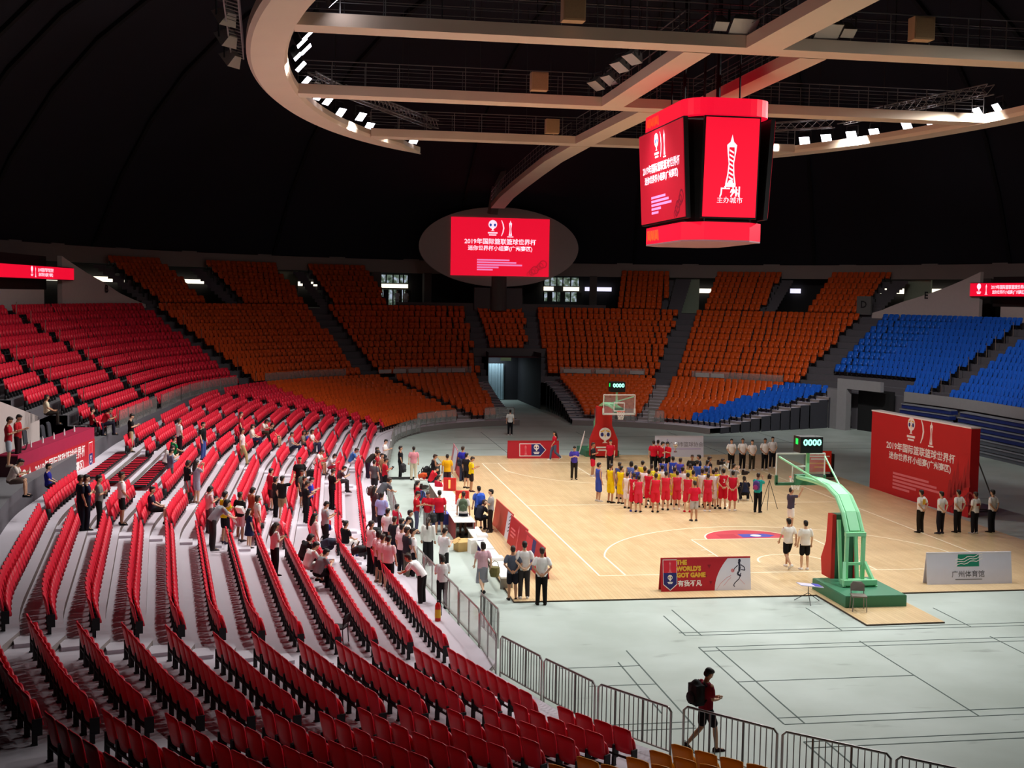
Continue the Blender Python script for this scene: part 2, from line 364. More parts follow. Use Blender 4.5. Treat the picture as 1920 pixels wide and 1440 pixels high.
# lit clerestory openings behind the stands
WN = [0]
def window(u0, u1, z0, z1, mat, s=29.6):
    WN[0] += 1; mb = MB(); vwall(mb, u0, u1, s, z0, z1, 0, .1, .3)
    o = structure(mb.build('window_%d' % WN[0], mat)); return o
STRIPM = M('lit_transom', 'fff6e0', .5, 0, 0, emit=1.6, hexe='fff4dc')
STRIPC = M('lit_transom_cool', 'e8e8ff', .5, 0, 0, emit=1.15, hexe='e6e4ff')
for u0, u1, z0, z1, m_ in ((74.0, 75.2, 9.98, 10.38, STRIPM), (76.0, 77.8, 10.0, 10.36, STRIPM), (79.2, 80.9, 10.0, 10.38, STRIPM), (82.25, 83.15, 9.98, 10.34, STRIPM), (86.55, 86.95, 9.98, 10.36, STRIPM), (87.35, 87.85, 9.98, 10.36, STRIPM),
        (88.05, 88.85, 10.0, 10.38, STRIPC), (90.9, 91.95, 9.98, 10.4, STRIPM), (93.8, 94.2, 10.08, 10.5, STRIPC), (96.0, 98.9, 10.15, 10.6, STRIPM), (71.5, 74.0, 9.98, 10.38, STRIPM)):
    window(u0, u1, z0, z1, m_)
def outdoor_mat():
    m = bpy.data.materials.new('outdoor_view'); m.use_nodes = True; nt = m.node_tree; b = nt.nodes['Principled BSDF']
    tc = nt.nodes.new('ShaderNodeTexCoord'); n = nt.nodes.new('ShaderNodeTexNoise'); n.inputs['Scale'].default_value = 2.2; n.inputs['Detail'].default_value = 6
    r = nt.nodes.new('ShaderNodeValToRGB'); e = r.color_ramp.elements; e[0].position = .36; e[0].color = lin('2c3a30'); e[1].position = .62; e[1].color = lin('b8c4d8')
    e2 = r.color_ramp.elements.new(.5); e2.color = lin('6c7c6c')
    nt.links.new(tc.outputs['Object'], n.inputs['Vector']); nt.links.new(n.outputs['Fac'], r.inputs['Fac'])
    nt.links.new(r.outputs['Color'], b.inputs['Emission Color']); b.inputs['Emission Strength'].default_value = .8; b.inputs['Base Color'].default_value = (.02, .02, .02, 1)
    return m
OUT = outdoor_mat(); BAR = M('window_bar', '20201f', .6)
for u0, u1, zs in ((82.25, 83.15, ((10.45, 11.2), (8.35, 9.8))), (86.55, 87.85, ((10.45, 11.25), (8.95, 9.85)))):
    for z0, z1 in zs:
        o = window(u0, u1, z0, z1, OUT)
        mb = MB(); nb = 5
        for i in range(nb+1):
            u = u0+(u1-u0)*i/nb; p = pos(u, 29.52); wd = .5 if (z1 < 10 and i % 2) else .12
            mb.box((p[0], p[1], (z0+z1)/2), (wd, .06, z1-z0), math.atan2(nrm(u)[1], nrm(u)[0])+PI/2)
        mb.build('window_frame', BAR, o)
# pale lit stair cores on the concourse
for i, (u0, u1) in enumerate(((79.0, 79.95), (91.0, 91.6), (96.9, 97.6))):
    mb = MB(); vwall(mb, u0, u1, 27.8, CZ, 11.3, 0, .2, .3); structure(mb.build('wall_core', M('pale_green_wall', '9aa490', .8)))
# concourse columns
mb_u = (63.0, 70.5, 81.95, 83.6, 85.9, 88.3, 99.5, 103.2)
for u in mb_u:
    p = pos(u, 27.2); mb = MB(); mb.box((p[0], p[1], (CZ+11.4)/2), (.7, .7, 11.4-CZ), math.atan2(nrm(u)[1], nrm(u)[0]))
    structure(mb.build('pillar', M('concourse_pillar', '5c5452', .85)))
mb = MB(); vwall(mb, 81.9, 88.8, CS+.1, CZ, CZ+.62, 0, .2); structure(mb.build('wall_parapet', M('parapet', '5a5254', .85)))
# sloping white stair walls with block letters
WW = M('white_wall', 'b8aaa6', .8, 0, .05)
def wedge(u0, u1, zl, zr, letter, ul, zl_, name):
    mb = MB(); vwall(mb, u0, u1, CS+.05, CZ-.05, lambda u: zl+(zr-zl)*(u-u0)/(u1-u0), 0, .3, .3)
    o = structure(mb.build(name, WW))
    p = pos(ul, CS-.02); nx, ny = nrm(ul); ax = (ny, -nx)
    text(letter, .75, M('black_letter', '18161a', .7), o, lambda a, b, d: (p[0]+ax[0]*a-nx*(d+.01), p[1]+ax[1]*a-ny*(d+.01), zl_+b), 'letter', bold=.02)
wedge(68.25, 73.2, 11.45, 8.35, 'B', 70.9, 9.4, 'wall_stair_left')
wedge(97.2, 101.15, 8.5, 11.75, 'E', 99.1, 9.95, 'wall_stair_right')
mb = MB(); vwall(mb, 58, 67.6, CS+.6, CZ, 9.3, 0, .3); vwall(mb, 58, 68.2, CS+1.0, 9.3, 11.4, 1, .2)
structure(mb.build('wall_left_concourse', [WW, M('dark_glass', '241c1c', .5)]))
mb = MB(); vwall(mb, 101.9, 112, CS+.6, CZ, 9.2, 0, .3); vwall(mb, 101.3, 112, CS+1.0, 9.2, 11.4, 1, .2)
structure(mb.build('wall_right_concourse', [WW, M('dark_glass')]))
mb = MB(); p = pos(97.0, CS-.1); mb.box((p[0], p[1], 9.1), (1.3, .25, 1.5), math.atan2(nrm(97)[1], nrm(97)[0])+PI/2)
o = structure(mb.build('wall_sign', M('grey_panel', '5c5c5c', .8)))
nx, ny = nrm(97.0); ax = (ny, -nx)
text('D', .8, M('black_letter'), o, lambda a, b, d: (p[0]+ax[0]*a-nx*(.14+d), p[1]+ax[1]*a-ny*(.14+d), 9.15+b), 'letter', bold=.02)

# tunnel under the far stand
TW = M('tunnel_wall', '2c2c32', .85)
mb = MB()
a = pos(84.25, UT0); b = pos(84.75, 22); c = pos(86.15, UT0); d = pos(85.75, 22)
for p, q in ((a, b), (c, d)): mb.add([(p[0], p[1], 0), (q[0], q[1], 0), (q[0], q[1], 4.7), (p[0], p[1], 4.7)], [(0, 1, 2, 3)])
mb.add([(b[0], b[1], 0), (d[0], d[1], 0), (d[0], d[1], 4.7), (b[0], b[1], 4.7)], [(0, 1, 2, 3)])
mb.add([(a[0], a[1], 4.3), (c[0], c[1], 4.3), (d[0], d[1], 4.3), (b[0], b[1], 4.3)], [(0, 1, 2, 3)])
structure(mb.build('wall_tunnel', TW))
mb = MB(); vwall(mb, 84.0, 86.4, UT0+UTR*4-.12, 4.25, 4.95, 0, .14, .2); structure(mb.build('trim_3', M('lintel', '5e5658', .8)))
p0 = pos(84.85, 21.8); p1 = pos(85.35, 21.8)
mb = MB()
for i in range(14):
    t0, t1 = i/14, (i+1)/14; x0, y0 = p0[0]+(p1[0]-p0[0])*t0, p0[1]; x1 = p0[0]+(p1[0]-p0[0])*t1; dy = .08*(i % 2)
    mb.add([(x0, y0-dy, .05), (x1, y0-.08+dy, .05), (x1, y0-.08+dy, 3.3), (x0, y0-dy, 3.3)], [(0, 1, 2, 3)])
structure(mb.build('door_1', M('pale_blue_curtain', 'a8c0cc', .8)))
l = bpy.data.lights.new('tunnel_light', 'AREA'); l.energy = 60; l.size = 1.2; l.color = (.8, .95, 1); lo = bpy.data.objects.new('tunnel_light', l); COL.objects.link(lo); lo.location = (p0[0]+.8, p0[1]-1.0, 4.1)
mb = MB(); q = pos(85.2, 15.5); mb.box((q[0]-.3, q[1]+.3, 4.0), (.9, .06, .28)); o = mb.build('exit_sign', M('dim_sign', '3c4238', .5, emit=.12, hexe='9fb48c')); tag(o, 'dim exit sign hanging above the dark tunnel mouth', 'sign')
# right side: vomitory block and parapet in front of the blue upper rows
PW = M('pale_concrete', '8c8a8c', .8)
mb = MB(); vwall(mb, 102.6, 118, UT0-.25, 2.45, 3.15, 0, .2); vwall(mb, 99.3, 101.9, UT0-1.6, 3.05, 3.75, 0, .3); vwall(mb, 99.3, 99.8, UT0-1.6, 0, 3.05, 0, .5)
structure(mb.build('wall_portal', PW))
mb = MB(); vwall(mb, 99.8, 101.9, UT0-.4, 0, 3.05, 0, .1); structure(mb.build('doorway_shade', M('opening_shade', '121214', .9)))  # near-black sheet: the shade inside the open doorway put into colour
mb = MB(); p = pos(98.3, 11.2); mb.prism([pos(97.3, 12.6), pos(99.3, 12.6), pos(99.3, 11.1)], 0, 2.9); structure(mb.build('wall_portal_wing', PW))

# media platform and ramp parapet on the left
mb = MB(); strip(mb, 28, 47.5, UT0, UT0+UTR*5, UZ0, 0, lambda u: 1.6, 1); vwall(mb, 38.0, 45.6, UT0+UTR*3, UZ0, lambda u: 5.3-(u-38)*.19, 2, .2); vwall(mb, 28, 38, UT0+UTR*5, UZ0, 5.2, 2, .2)
structure(mb.build('wall_ramp', [DARKR, M('dark_riser'), M('white_wall')]))
# ------------------------------------------------------------------ stand seats
def seat_shapes(detail):
    """tip-up seat, origin on the tread under the backrest, facing +Y: backrest, folded pan, side brackets"""
    B = MB(); nx = 6 if detail else 3; nz = 4 if detail else 2
    def shell(mb, W, zs, prof, th, bow):
        F = []; K = []
        for j, z in enumerate(zs):
            y, wd = prof(j/(len(zs)-1))
            for i in range(nx+1):
                t = -1+2*i/nx; x = t*W/2*wd; yy = y+bow*(t*t)
                zz = z-(.035*(t**4) if j == len(zs)-1 else 0)
                F.append((x, yy, zz)); K.append((x, yy-th, zz))
        n = len(F); v = F+K; f = []; w_ = nx+1
        for j in range(len(zs)-1):
            for i in range(nx):
                a = j*w_+i; f.append((a, a+1, a+w_+1, a+w_)); f.append((n+a+w_, n+a+w_+1, n+a+1, n+a))
        for i in range(nx):
            f.append((i, n+i, n+i+1, i+1)); a = (len(zs)-1)*w_+i; f.append((a+1, n+a+1, n+a, a))
        for j in range(len(zs)-1):
            a = j*w_; f.append((a, a+w_, n+a+w_, n+a)); a = j*w_+nx; f.append((a+w_, a, n+a, n+a+w_))
        mb.add(v, f)
    shell(B, .45, np.linspace(.33, .86, nz+1), lambda t: (-.02-.11*t, .9+.1*math.sin(min(1, t*1.3)*PI/2)), .03, .035)
    P = MB(); shell(P, .42, np.linspace(.30, .66, nz), lambda t: (.16-.09*t, .92+.08*math.sin(t*PI)), .05, -.02)
    K = MB()
    for sx in (-1, 1):
        K.box((sx*.235, .02, .29), (.03, .16, .28)); K.box((sx*.235, -.02, .09), (.045, .08, .18)); K.box((sx*.235, -.03, .012), (.06, .1, .024))
    if detail: K.box((0, -.03, .24), (.46, .035, .035))
    return B, P, K
SEATM = {'red': M('red_plastic', 'dc1e38', .42, 0, .05, 3), 'orange': M('orange_plastic', 'd8541a', .42, 0, .06, 3),
         'blue': M('blue_plastic', '1c62d2', .42, 0, .05, 3), 'yellow': M('amber_plastic', 'e89a14', .42, 0, .05, 3)}
BRK = M('black_bracket', '17171b', .6)
UVW = []
def scale_u(u, s):
    a = pos(u-.1, s); b = pos(u+.1, s); return math.hypot(a[0]-b[0], a[1]-b[1])/.2
def blocked(u, s, aisles):
    sc = scale_u(u, s)
    for f, hw in aisles:
        if abs(u-f(s))*sc < hw+.2: return True
    return False
SEATS = []           # x, y, z, heading, colour, (tier, block, row, index)
def row_seats(tier, k, u0, u1, s, z, aisles, colour):
    u = u0; blk = 0; idx = 0; gap = False
    while u < u1:
        sc = max(.4, scale_u(u, s))
        if blocked(u, s, aisles):
            if not gap: blk += 1; idx = 0; gap = True
            u += .1/sc; continue
        gap = False; c = colour(u, s)
        if c:
            p = pos(u, s); nx, ny = nrm(u); h = math.atan2(nx, -ny)     # seat +Y points inward
            SEATS.append((p[0], p[1], z(u) if callable(z) else z, math.atan2(-ny, -nx)-PI/2, c, (tier, blk, k, idx))); idx += 1
        u += .5/sc
def lower_colour(u, s):
    if 87 < u and u > ucut(s)-2.4: return 'blue'
    if 33.1 < u < 46.2 and s > 9.5: return None if u > 37.6 or s > 12 else 'red'
    if u < UZY-2.6: return 'yellow' if s < 6.8 else 'red'
    return 'red' if u < 70.4+.27*s else 'orange'
for k in range(12):
    s = LT0+LTR*k+.3
    row_seats('lower', k, 6.5, 82.15+.13*s, s, lambda u, k=k: lz0(u)+LR*k, AISLE_L, lower_colour)
    row_seats('lower', k, 88.6-.13*s, ucut(s)-.3, s, lambda u, k=k: lz0(u)+LR*k, AISLE_L, lower_colour)
def upper_colour(u, s):
    if u < 73: return 'red'
    return 'orange' if u < 97.2 else 'blue'
for k in range(11):
    s = UT0+UTR*k+.28; z = UZ0+UR*k
    a = 48 if k < 3 else (44.6 if k < 5 else 36)
    if k < 4:
        row_seats('upper', k, a, 83.9, s, z, AISLE_U, upper_colour)
        row_seats('upper', k, 86.5, 96.9 if k < 2 else 116, s, z, AISLE_U, upper_colour)
        if k < 2: row_seats('upper', k, 102.4, 116, s, z, AISLE_U, upper_colour)
    else: row_seats('upper', k, a, 116, s, z, AISLE_U, upper_colour)
for bi, (a, b) in enumerate(T3):
    for k in range(7): row_seats('top', k, a+.1, b-.08, CS+.2+UTR*k+.28, CZ+.1+UR*k, [], lambda u, s: 'orange')
# how large each seat shows: inside the frame, by distance
_R = np.stack([_r, _u, _f]); camv = np.array(CAM_POS)
def frame_px(x, y, z):
    d = _R @ (np.array((x, y, z))-camv)
    return (960+2318.9*d[0]/d[2], 720-2318.9*d[1]/d[2], d[2]) if d[2] > 1 else (-1e4, -1e4, -1)
PX = [frame_px(a[0], a[1], a[2]+.6) for a in SEATS]
def inside(p, m=12): return p[2] > 0 and -m < p[0] < 1920+m and -m < p[1] < 1440+m
ORD = ['first', 'second', 'third', 'fourth', 'fifth', 'sixth', 'seventh', 'eighth', 'ninth', 'tenth', 'eleventh', 'twelfth', 'thirteenth', 'fourteenth', 'fifteenth', 'sixteenth', 'seventeenth', 'eighteenth', 'nineteenth', 'twentieth']
def ordn(i):
    if i < 20: return ORD[i]
    t = ['twenty', 'thirty', 'forty', 'fifty', 'sixty', 'seventy', 'eighty', 'ninety'][i//10-1 if (i+1) % 10 else (i+1)//10-2]
    j = (i+1) % 10
    return {2: 'twentieth', 3: 'thirtieth', 4: 'fortieth', 5: 'fiftieth', 6: 'sixtieth', 7: 'seventieth'}[(i+1)//10] if j == 0 else ['', '', 'twenty', 'thirty', 'forty', 'fifty', 'sixty', 'seventy'][(i+1)//10]+'-'+ORD[j-1]
BLK = {'lower': ['bottom edge block', 'corner block', 'near curved block', 'long near block', 'short stepped block', 'middle block', 'narrow middle block', 'far middle block', 'far straight block', 'far curved block', 'block beside the tunnel', 'last block']}
B, P, K = seat_shapes(True); bL, pL, kL = seat_shapes(False)
stuffed = []
ROWN = {}
for colour in ('red', 'orange', 'blue', 'yellow'):
    ids = [i for i, a in enumerate(SEATS) if a[4] == colour and inside(PX[i])]
    ids.sort(key=lambda i: PX[i][2]); pick = set(ids[:300]); mt = SEATM[colour]
    stuffed += [i for i, a in enumerate(SEATS) if a[4] == colour and i not in pick and inside(PX[i], 60)]
    det = colour in ('red', 'yellow')
    if det: mB, mP, mK = B.mesh('backrest', [mt], True), P.mesh('seat_pan', [mt], True), K.mesh('bracket', [BRK])
    else:
        q = MB(); q.add(bL.v, bL.f, 0); q.add(pL.v, pL.f, 0); q.add(kL.v, kL.f, 1); mF = q.mesh('stadium_seat', [mt, BRK])
    proto = None
    for i in sorted(pick):
        x, y, z, h, c, (tier, blk, k, idx) = SEATS[i]
        rown = {'lower': 'row %s from the barrier', 'upper': 'upper tier row %s', 'top': 'top bank row %s'}[tier] % (['one', 'two', 'three', 'four', 'five', 'six', 'seven', 'eight', 'nine', 'ten', 'eleven', 'twelve'][k])
        if det:
            if proto is None:
                o = empty('%s_seat' % colour); 
                for nm, me in (('backrest', mB), ('seat_pan', mP), ('bracket', mK)):
                    c_ = bpy.data.objects.new(nm, me); COL.objects.link(c_); c_.parent = o
                proto = o
            else: o = copy_tree(proto)
        else: o = bpy.data.objects.new('%s_seat' % colour, mF); COL.objects.link(o)
        o.location = (x, y, z); o.rotation_euler = (0, 0, h)
        if tier == 'lower' and colour == 'red': wh = BLK['lower'][min(blk, 11)]
        elif tier == 'lower': wh = {'orange': ['', '', '', '', '', '', '', '', '', 'left of the far aisle', 'far aisle to tunnel', 'right of the tunnel'][min(blk, 11)] or 'far stand', 'blue': 'stepped stand edge', 'yellow': 'bottom edge'}[colour]
        else: wh = 'far stand' if colour == 'orange' else 'right-hand stand'
        lab = '%s tip-up seat, %s in %s, %s' % ('amber' if colour == 'yellow' else colour, ordn(idx), rown, wh)
        tag(o, lab, '%s seat' % ('amber' if colour == 'yellow' else colour), '%s seats in the stands' % ('amber' if colour == 'yellow' else colour))
def bulk(colour):
    base_v = np.array(bL.v+pL.v+kL.v); nb = len(bL.v); npn = len(pL.v)
    base_f = [tuple(f) for f in bL.f]+[tuple(nb+i for i in f) for f in pL.f]+[tuple(nb+npn+i for i in f) for f in kL.f]
    base_m = [0]*(len(bL.f)+len(pL.f))+[1]*len(kL.f); nv = len(base_v)
    sel = [SEATS[i] for i in stuffed if SEATS[i][4] == colour]
    if not sel: return
    V = []; 
    for x, y, z, h, _, _ in sel:
        c, s = math.cos(h), math.sin(h)
        V.append(np.stack([base_v[:, 0]*c-base_v[:, 1]*s+x, base_v[:, 0]*s+base_v[:, 1]*c+y, base_v[:, 2]+z], -1))
    V = np.concatenate(V); nf = len(base_f); loops = np.concatenate([np.array(f) for f in base_f]); lt = np.array([len(f) for f in base_f]); n = len(sel)
    LI = (loops[None, :]+np.arange(n)[:, None]*nv).ravel(); LTt = np.tile(lt, n); LS = np.concatenate([[0], np.cumsum(LTt)[:-1]])
    me = bpy.data.meshes.new('%s_seats' % colour); me.vertices.add(len(V)); me.vertices.foreach_set('co', V.ravel())
    me.loops.add(len(LI)); me.loops.foreach_set('vertex_index', LI.astype(np.int32)); me.polygons.add(nf*n)
    me.polygons.foreach_set('loop_start', LS.astype(np.int32)); me.polygons.foreach_set('loop_total', LTt.astype(np.int32))
    me.materials.append(SEATM[colour]); me.materials.append(BRK); me.polygons.foreach_set('material_index', np.tile(base_m, n).astype(np.int32)); me.update(); me.validate()
    o = bpy.data.objects.new('%s_seats' % colour, me); COL.objects.link(o)
    tag(o, {'red': 'remaining rows of red tip-up seats filling the left stand', 'orange': 'remaining rows of orange tip-up seats filling the far stand', 'blue': 'remaining rows of blue tip-up seats in the right-hand stand', 'yellow': 'remaining amber seats'}[colour], 'seat rows', None, 'stuff')
for c_ in ('red', 'orange', 'blue', 'yellow'): bulk(c_)
print('seats', len(SEATS), 'bulk', len(stuffed))
# ------------------------------------------------------------------ roof truss, floodlights, scoreboard
BEIGE = M('beige_steel', 'eed9c2', .7, 0, .05, .6); STEEL = M('grey_steel', '8c8a88', .45, .6); DSTEEL = M('dark_steel', '3c3b3d', .5, .4)
LAMPW = M('lamp_face', 'ffffff', .4, 0, 0, emit=9.0, hexe='f4f0ff'); LAMPD = M('lamp_glass_unlit', 'c0bcb8', .3, 0, .02)
mb = MB()
def ring_arc(t0, t1, name, label):
    mb = MB(); n = 64; v = []
    for i in range(n+1):
        f = i/n; t = math.radians(t0+(t1-t0)*f); tip = min(1, .04+min(f, 1-f)*14) if True else 1
        ko, ki = .0, 1.5*tip
        for k, z in ((ko, TRUSS_Z+.12), (ko+.16, TRUSS_Z), (ki-.12, TRUSS_Z), (ki, TRUSS_Z+.16), (ki, TRUSS_Z+.42), (ko, TRUSS_Z+.45)):
            p = ring(t, max(0, k)); v.append((p[0], p[1], z))
    f = [(i*6+j, i*6+(j+1) % 6, (i+1)*6+(j+1) % 6, (i+1)*6+j) for i in range(n) for j in range(6)]
    mb.add(v, f); o = mb.build(name, BEIGE); return tag(o, label, 'roof ring')
ring_arc(119.5, 250, 'ring_walkway', 'curved beige ring walkway hanging under the dark roof, at the left')
ring_arc(-62, 60.5, 'ring_walkway', 'curved beige ring walkway hanging under the dark roof, at the right')
BW, BH = 1.15, .42
def railing(parent, a, b, off, n, lower=True):
    a = Vector(a); b = Vector(b); d = (b-a).normalized(); s = Vector((-d.y, d.x, 0))*off; mb = MB()
    for z in (1.02, .68, .36): mb.seg(a+s+Vector((0, 0, z)), b+s+Vector((0, 0, z)), .035 if z > 1 else .02, .035 if z > 1 else .02)
    for i in range(n+1):
        p = a+(b-a)*(i/n)+s; mb.seg(p, p+Vector((0, 0, 1.02)), .03, .03)
    mb.build('railing', STEEL, parent)
def beam(a, b, label, wd=BW, rail=True):
    a = Vector(a); b = Vector(b); o = thing('catwalk', label, 'catwalk', a)
    A = Vector((0, 0, 0)); B_ = b-a; mb = MB(); mb.seg(A+Vector((0, 0, BH/2)), B_+Vector((0, 0, BH/2)), wd, BH); mb.build('girder', BEIGE, o)
    mb = MB(); mb.seg(A+Vector((0, 0, BH+.02)), B_+Vector((0, 0, BH+.02)), wd*.8, .04); mb.build('walkway_grating', DSTEEL, o)
    if rail:
        n = max(3, int(B_.length/1.45))
        for sgn in (-1, 1): railing(o, A+Vector((0, 0, BH)), B_+Vector((0, 0, BH)), sgn*wd*.45, n)
    mb = MB(); n = max(2, int(B_.length/3.2))
    for i in range(n):                                        # suspension rods to the roof
        p = A+B_*((i+.5)/n); mb.seg(p+Vector((0, 0, BH)), p+Vector((0, 0, 7.5)), .03, .03)
    mb.build('hanger_rod', DSTEEL, o)
    return o
def ell_x(y, k=1.4): return (RA-k)*math.sqrt(max(0, 1-((y-RC[1])/(RB-k))**2))
Z = TRUSS_Z
for y, lb in ((2.0, 'cross catwalk nearest the camera, spanning the ring at the top of view'), (16.0, 'middle cross catwalk passing behind the top of the hanging scoreboard'), (29.7, 'farthest and lowest-looking cross catwalk spanning the ring')):
    beam((RC[0]-ell_x(y), y, Z+.02), (RC[0]+ell_x(y), y, Z+.02), lb)
beam((5.7, -22, Z-.0), (5.75, 1.4, Z-.0), 'broad lengthwise catwalk running to the top edge of the view', 1.3)
beam((3.75, 2.6, Z), (3.9, 15.4, Z), 'lengthwise catwalk left of the scoreboard cables', 1.0)
beam((8.05, 2.6, Z), (8.15, 15.4, Z), 'lengthwise catwalk right of the scoreboard cables', 1.0)
o = beam((6.0, 16.6, Z), (5.75, 29.1, Z), 'lengthwise spine catwalk behind the scoreboard', 1.1)
o = thing('catwalk', 'curving spine catwalk dropping toward the oval screen', 'catwalk', (5.75, 30.3, Z))
pts = [(0, 0, .2), (.05, 8, .17), (.2, 15, .0), (.25, 22, -.3), (.3, 28, -.6), (.35, 33, -1.1)]
mb = MB()
for a, b in zip(pts, pts[1:]): mb.seg(a, b, 1.15, .4)
mb.build('girder', BEIGE, o)
mb = MB()
for a, b in zip(pts, pts[1:]):
    for z in (.3, .6, .95):
        for x in (-.55, .55): mb.seg((a[0]+x, a[1], a[2]+.2+z), (b[0]+x, b[1], b[2]+.2+z), .03, .03)
    for i in range(6):
        f = i/6
        for x in (-.55, .55): p = (a[0]+(b[0]-a[0])*f+x, a[1]+(b[1]-a[1])*f, a[2]+(b[2]-a[2])*f+.2); mb.seg(p, (p[0], p[1], p[2]+.95), .03, .03)
mb.build('railing', STEEL, o)
# ragged pale roof rib seen behind the catwalks
mb = MB(); rp = [(11.8, 66, 30), (10.9, 66, 26.6), (9.2, 66.3, 26.2), (8.5, 66.5, 22.8), (7.6, 66.7, 21.0), (6.6, 67, 18.8), (6.3, 67.5, 16.5)]
for i, (a, b) in enumerate(zip(rp, rp[1:])): mb.seg(a, b, 1.0+.18*math.sin(i*2.1), .4)
structure(mb.build('trim_4', M('roof_spine_cloth', '6a645e', .9, 0, .2, .8)))

def floodlight(x, y, z, tx, ty, label, lit=True, s=.62, grp='floodlights inside the roof ring'):
    o = thing('floodlight', label, 'floodlight', (x, y, z), math.atan2(ty-y, tx-x)-PI/2, grp)
    dist = math.hypot(tx-x, ty-y); pit = -math.atan2(z, dist)
    R = Matrix.Rotation(pit, 3, 'X')
    def T(v): return tuple(R @ Vector(v))
    mb = MB(); w2, h2 = s/2, s*.42
    f = [(-w2, .12, -h2), (w2, .12, -h2), (w2, .12, h2), (-w2, .12, h2)]; b = [(-w2*.5, -.3, -h2*.5), (w2*.5, -.3, -h2*.5), (w2*.5, -.3, h2*.5), (-w2*.5, -.3, h2*.5)]
    mb.add([T(p) for p in f+b], [(4, 7, 6, 5), (0, 4, 5, 1), (1, 5, 6, 2), (2, 6, 7, 3), (3, 7, 4, 0)]); mb.build('housing', DSTEEL if lit else M('pale_housing', '9c9690', .5), o)
    mb = MB(); mb.add([T((p[0]*.96, .125, p[2]*.96)) for p in f], [(0, 1, 2, 3)]); mb.build('lamp_lens', LAMPW if lit else LAMPD, o)
    mb = MB()
    for sx in (-1, 1): mb.seg((sx*(w2+.03), 0, 0), (sx*(w2+.03), 0, .5), .04, .05)
    mb.seg((-w2-.03, 0, .5), (w2+.03, 0, .5), .05, .04); mb.build('yoke', DSTEEL, o)
    return o
LL = [(-8.96,.66),(-9.43,3.95),(-9.85,6.32),(-10.04,7.6),(-9.89,8.9),(-10.17,10.2),(-10.1,12.65),(-9.89,16.29),(-9.27,20.1),(-8.82,21.5),(-8.1,25.3),(-7.0,26.6),(-6.37,30.32),(-4.35,34.2),(-3.4,35.6)]
for i, (x, y) in enumerate(LL):
    floodlight(x, y, Z+.75, 9, 4+i*.8, 'lit floodlight on the left ring walkway, %s from the top of the picture' % ORD[i], True)
LR_ = [(17.6,33.4),(19.0,29.4),(19.7,27.9),(20.5,26.3),(21.2,24.9),(21.6,21.9),(22.1,20.3),(22.6,16.6),(22.8,15.2)]
for i, (x, y) in enumerate(LR_):
    floodlight(x, y, Z+.75, -2, 4+i*1.5, 'lit floodlight on the right ring walkway, %s counted outward from the scoreboard' % ORD[i], True)
for i, (x, y) in enumerate(((-12.5,3.6),(-12.6,6.0),(-12.6,8.6))):
    floodlight(x, y, Z+.6-.25*i, -30, 20, 'unlit grey lamp head on the outer left truss, %s from top' % ORD[i], False, .75, 'lamp heads outside the ring')
for i, (x, y, lb) in enumerate(((3.1, 15.1, 'pale lamp head at the left end of the catwalk beside the scoreboard'), (3.35, 13.6, 'pale lamp head next to another where two catwalks meet'), (3.0, 10.5, 'pale lamp head on the left scoreboard catwalk, lower of two'), (3.05, 8.7, 'pale lamp head on the left scoreboard catwalk, upper of two'))):
    floodlight(x, y, Z+.95, -8, y-4, lb, False, .75, 'unlit lamp heads on the catwalks')
for x, lb, s in ((4.13, 'small square lamp on the near catwalk left of the junction', .5), (4.93, 'large twin-panel lamp on the near catwalk left of the junction', .95), (8.0, 'large pale lamp on the near catwalk right of the junction', .9), (8.75, 'small pale lamp on the near catwalk right of the junction', .5)):
    floodlight(x, 1.3, Z+.75, x, -12, lb, False, s, 'unlit lamp heads on the catwalks')
for i, (x, y, lb) in enumerate(((.36, 14.9, 'beige speaker cabinet on the middle catwalk'), (3.74, 28.8, 'beige speaker cabinet on the farthest catwalk'), (-1.11, 1.1, 'beige speaker cabinet on the near catwalk, left part'), (11.25, 1.1, 'beige speaker cabinet on the near catwalk, right part'))):
    o = thing('speaker_cabinet', lb, 'speaker', (x, y, Z+BH)); mb = MB(); mb.box((0, -.25, .42), (.75, .5, .78)); mb.build('cabinet', M('beige_cabinet', 'c8a47c', .7), o)
    mb = MB(); mb.box((0, -.51, .42), (.66, .02, .68)); mb.build('grille', M('beige_grille', 'b8946c', .9, 0, .15, 30), o)
def lattice(a, b, label, hh=.45, parent=None):
    a = Vector(a); b = Vector(b); mb = MB(); n = max(4, int((b-a).length/.5))
    d = (b-a).normalized(); s = Vector((-d.y, d.x, 0))*hh/2; u = Vector((0, 0, hh))
    for o_ in (s, -s, s+u, -s+u): mb.seg(a+o_, b+o_, .05, .05)
    for i in range(n):
        p = a+(b-a)*(i/n); q = a+(b-a)*((i+1)/n); mb.seg(p+s, q-s, .025, .025); mb.seg(p+s, q+s+u, .025, .025); mb.seg(p-s+u, q-s, .025, .025); mb.seg(p+s+u, q-s+u, .025, .025)
    return tag(mb.build('lighting_truss', STEEL), label, 'truss', 'lighting trusses on the ring')
lattice((-8.1, 21.5, Z+1.0), (-2.4, 32.5, Z+1.0), 'lattice truss behind the lit lamps at the left ring end')
lattice((-9.6, 17, Z+.8), (-8.1, 21, Z+.8), 'short lattice truss beside the left ring lamps')
lattice((12.5, 32, Z+1.0), (19.0, 25.5, Z+1.0), 'lattice truss along the right ring end behind scoreboard')
lattice((19.2, 25, Z+1.1), (22.2, 15, Z+1.3), 'lattice truss climbing along the right ring')
lattice((-12.1, -1, Z+.5), (-12.4, 9.5, Z+.3), 'vertical-looking lattice truss outside the left ring')
for i, (x, y) in enumerate(((-9.3, 24.5), (-4.0, 38.2), (16.2, 37))):
    pass

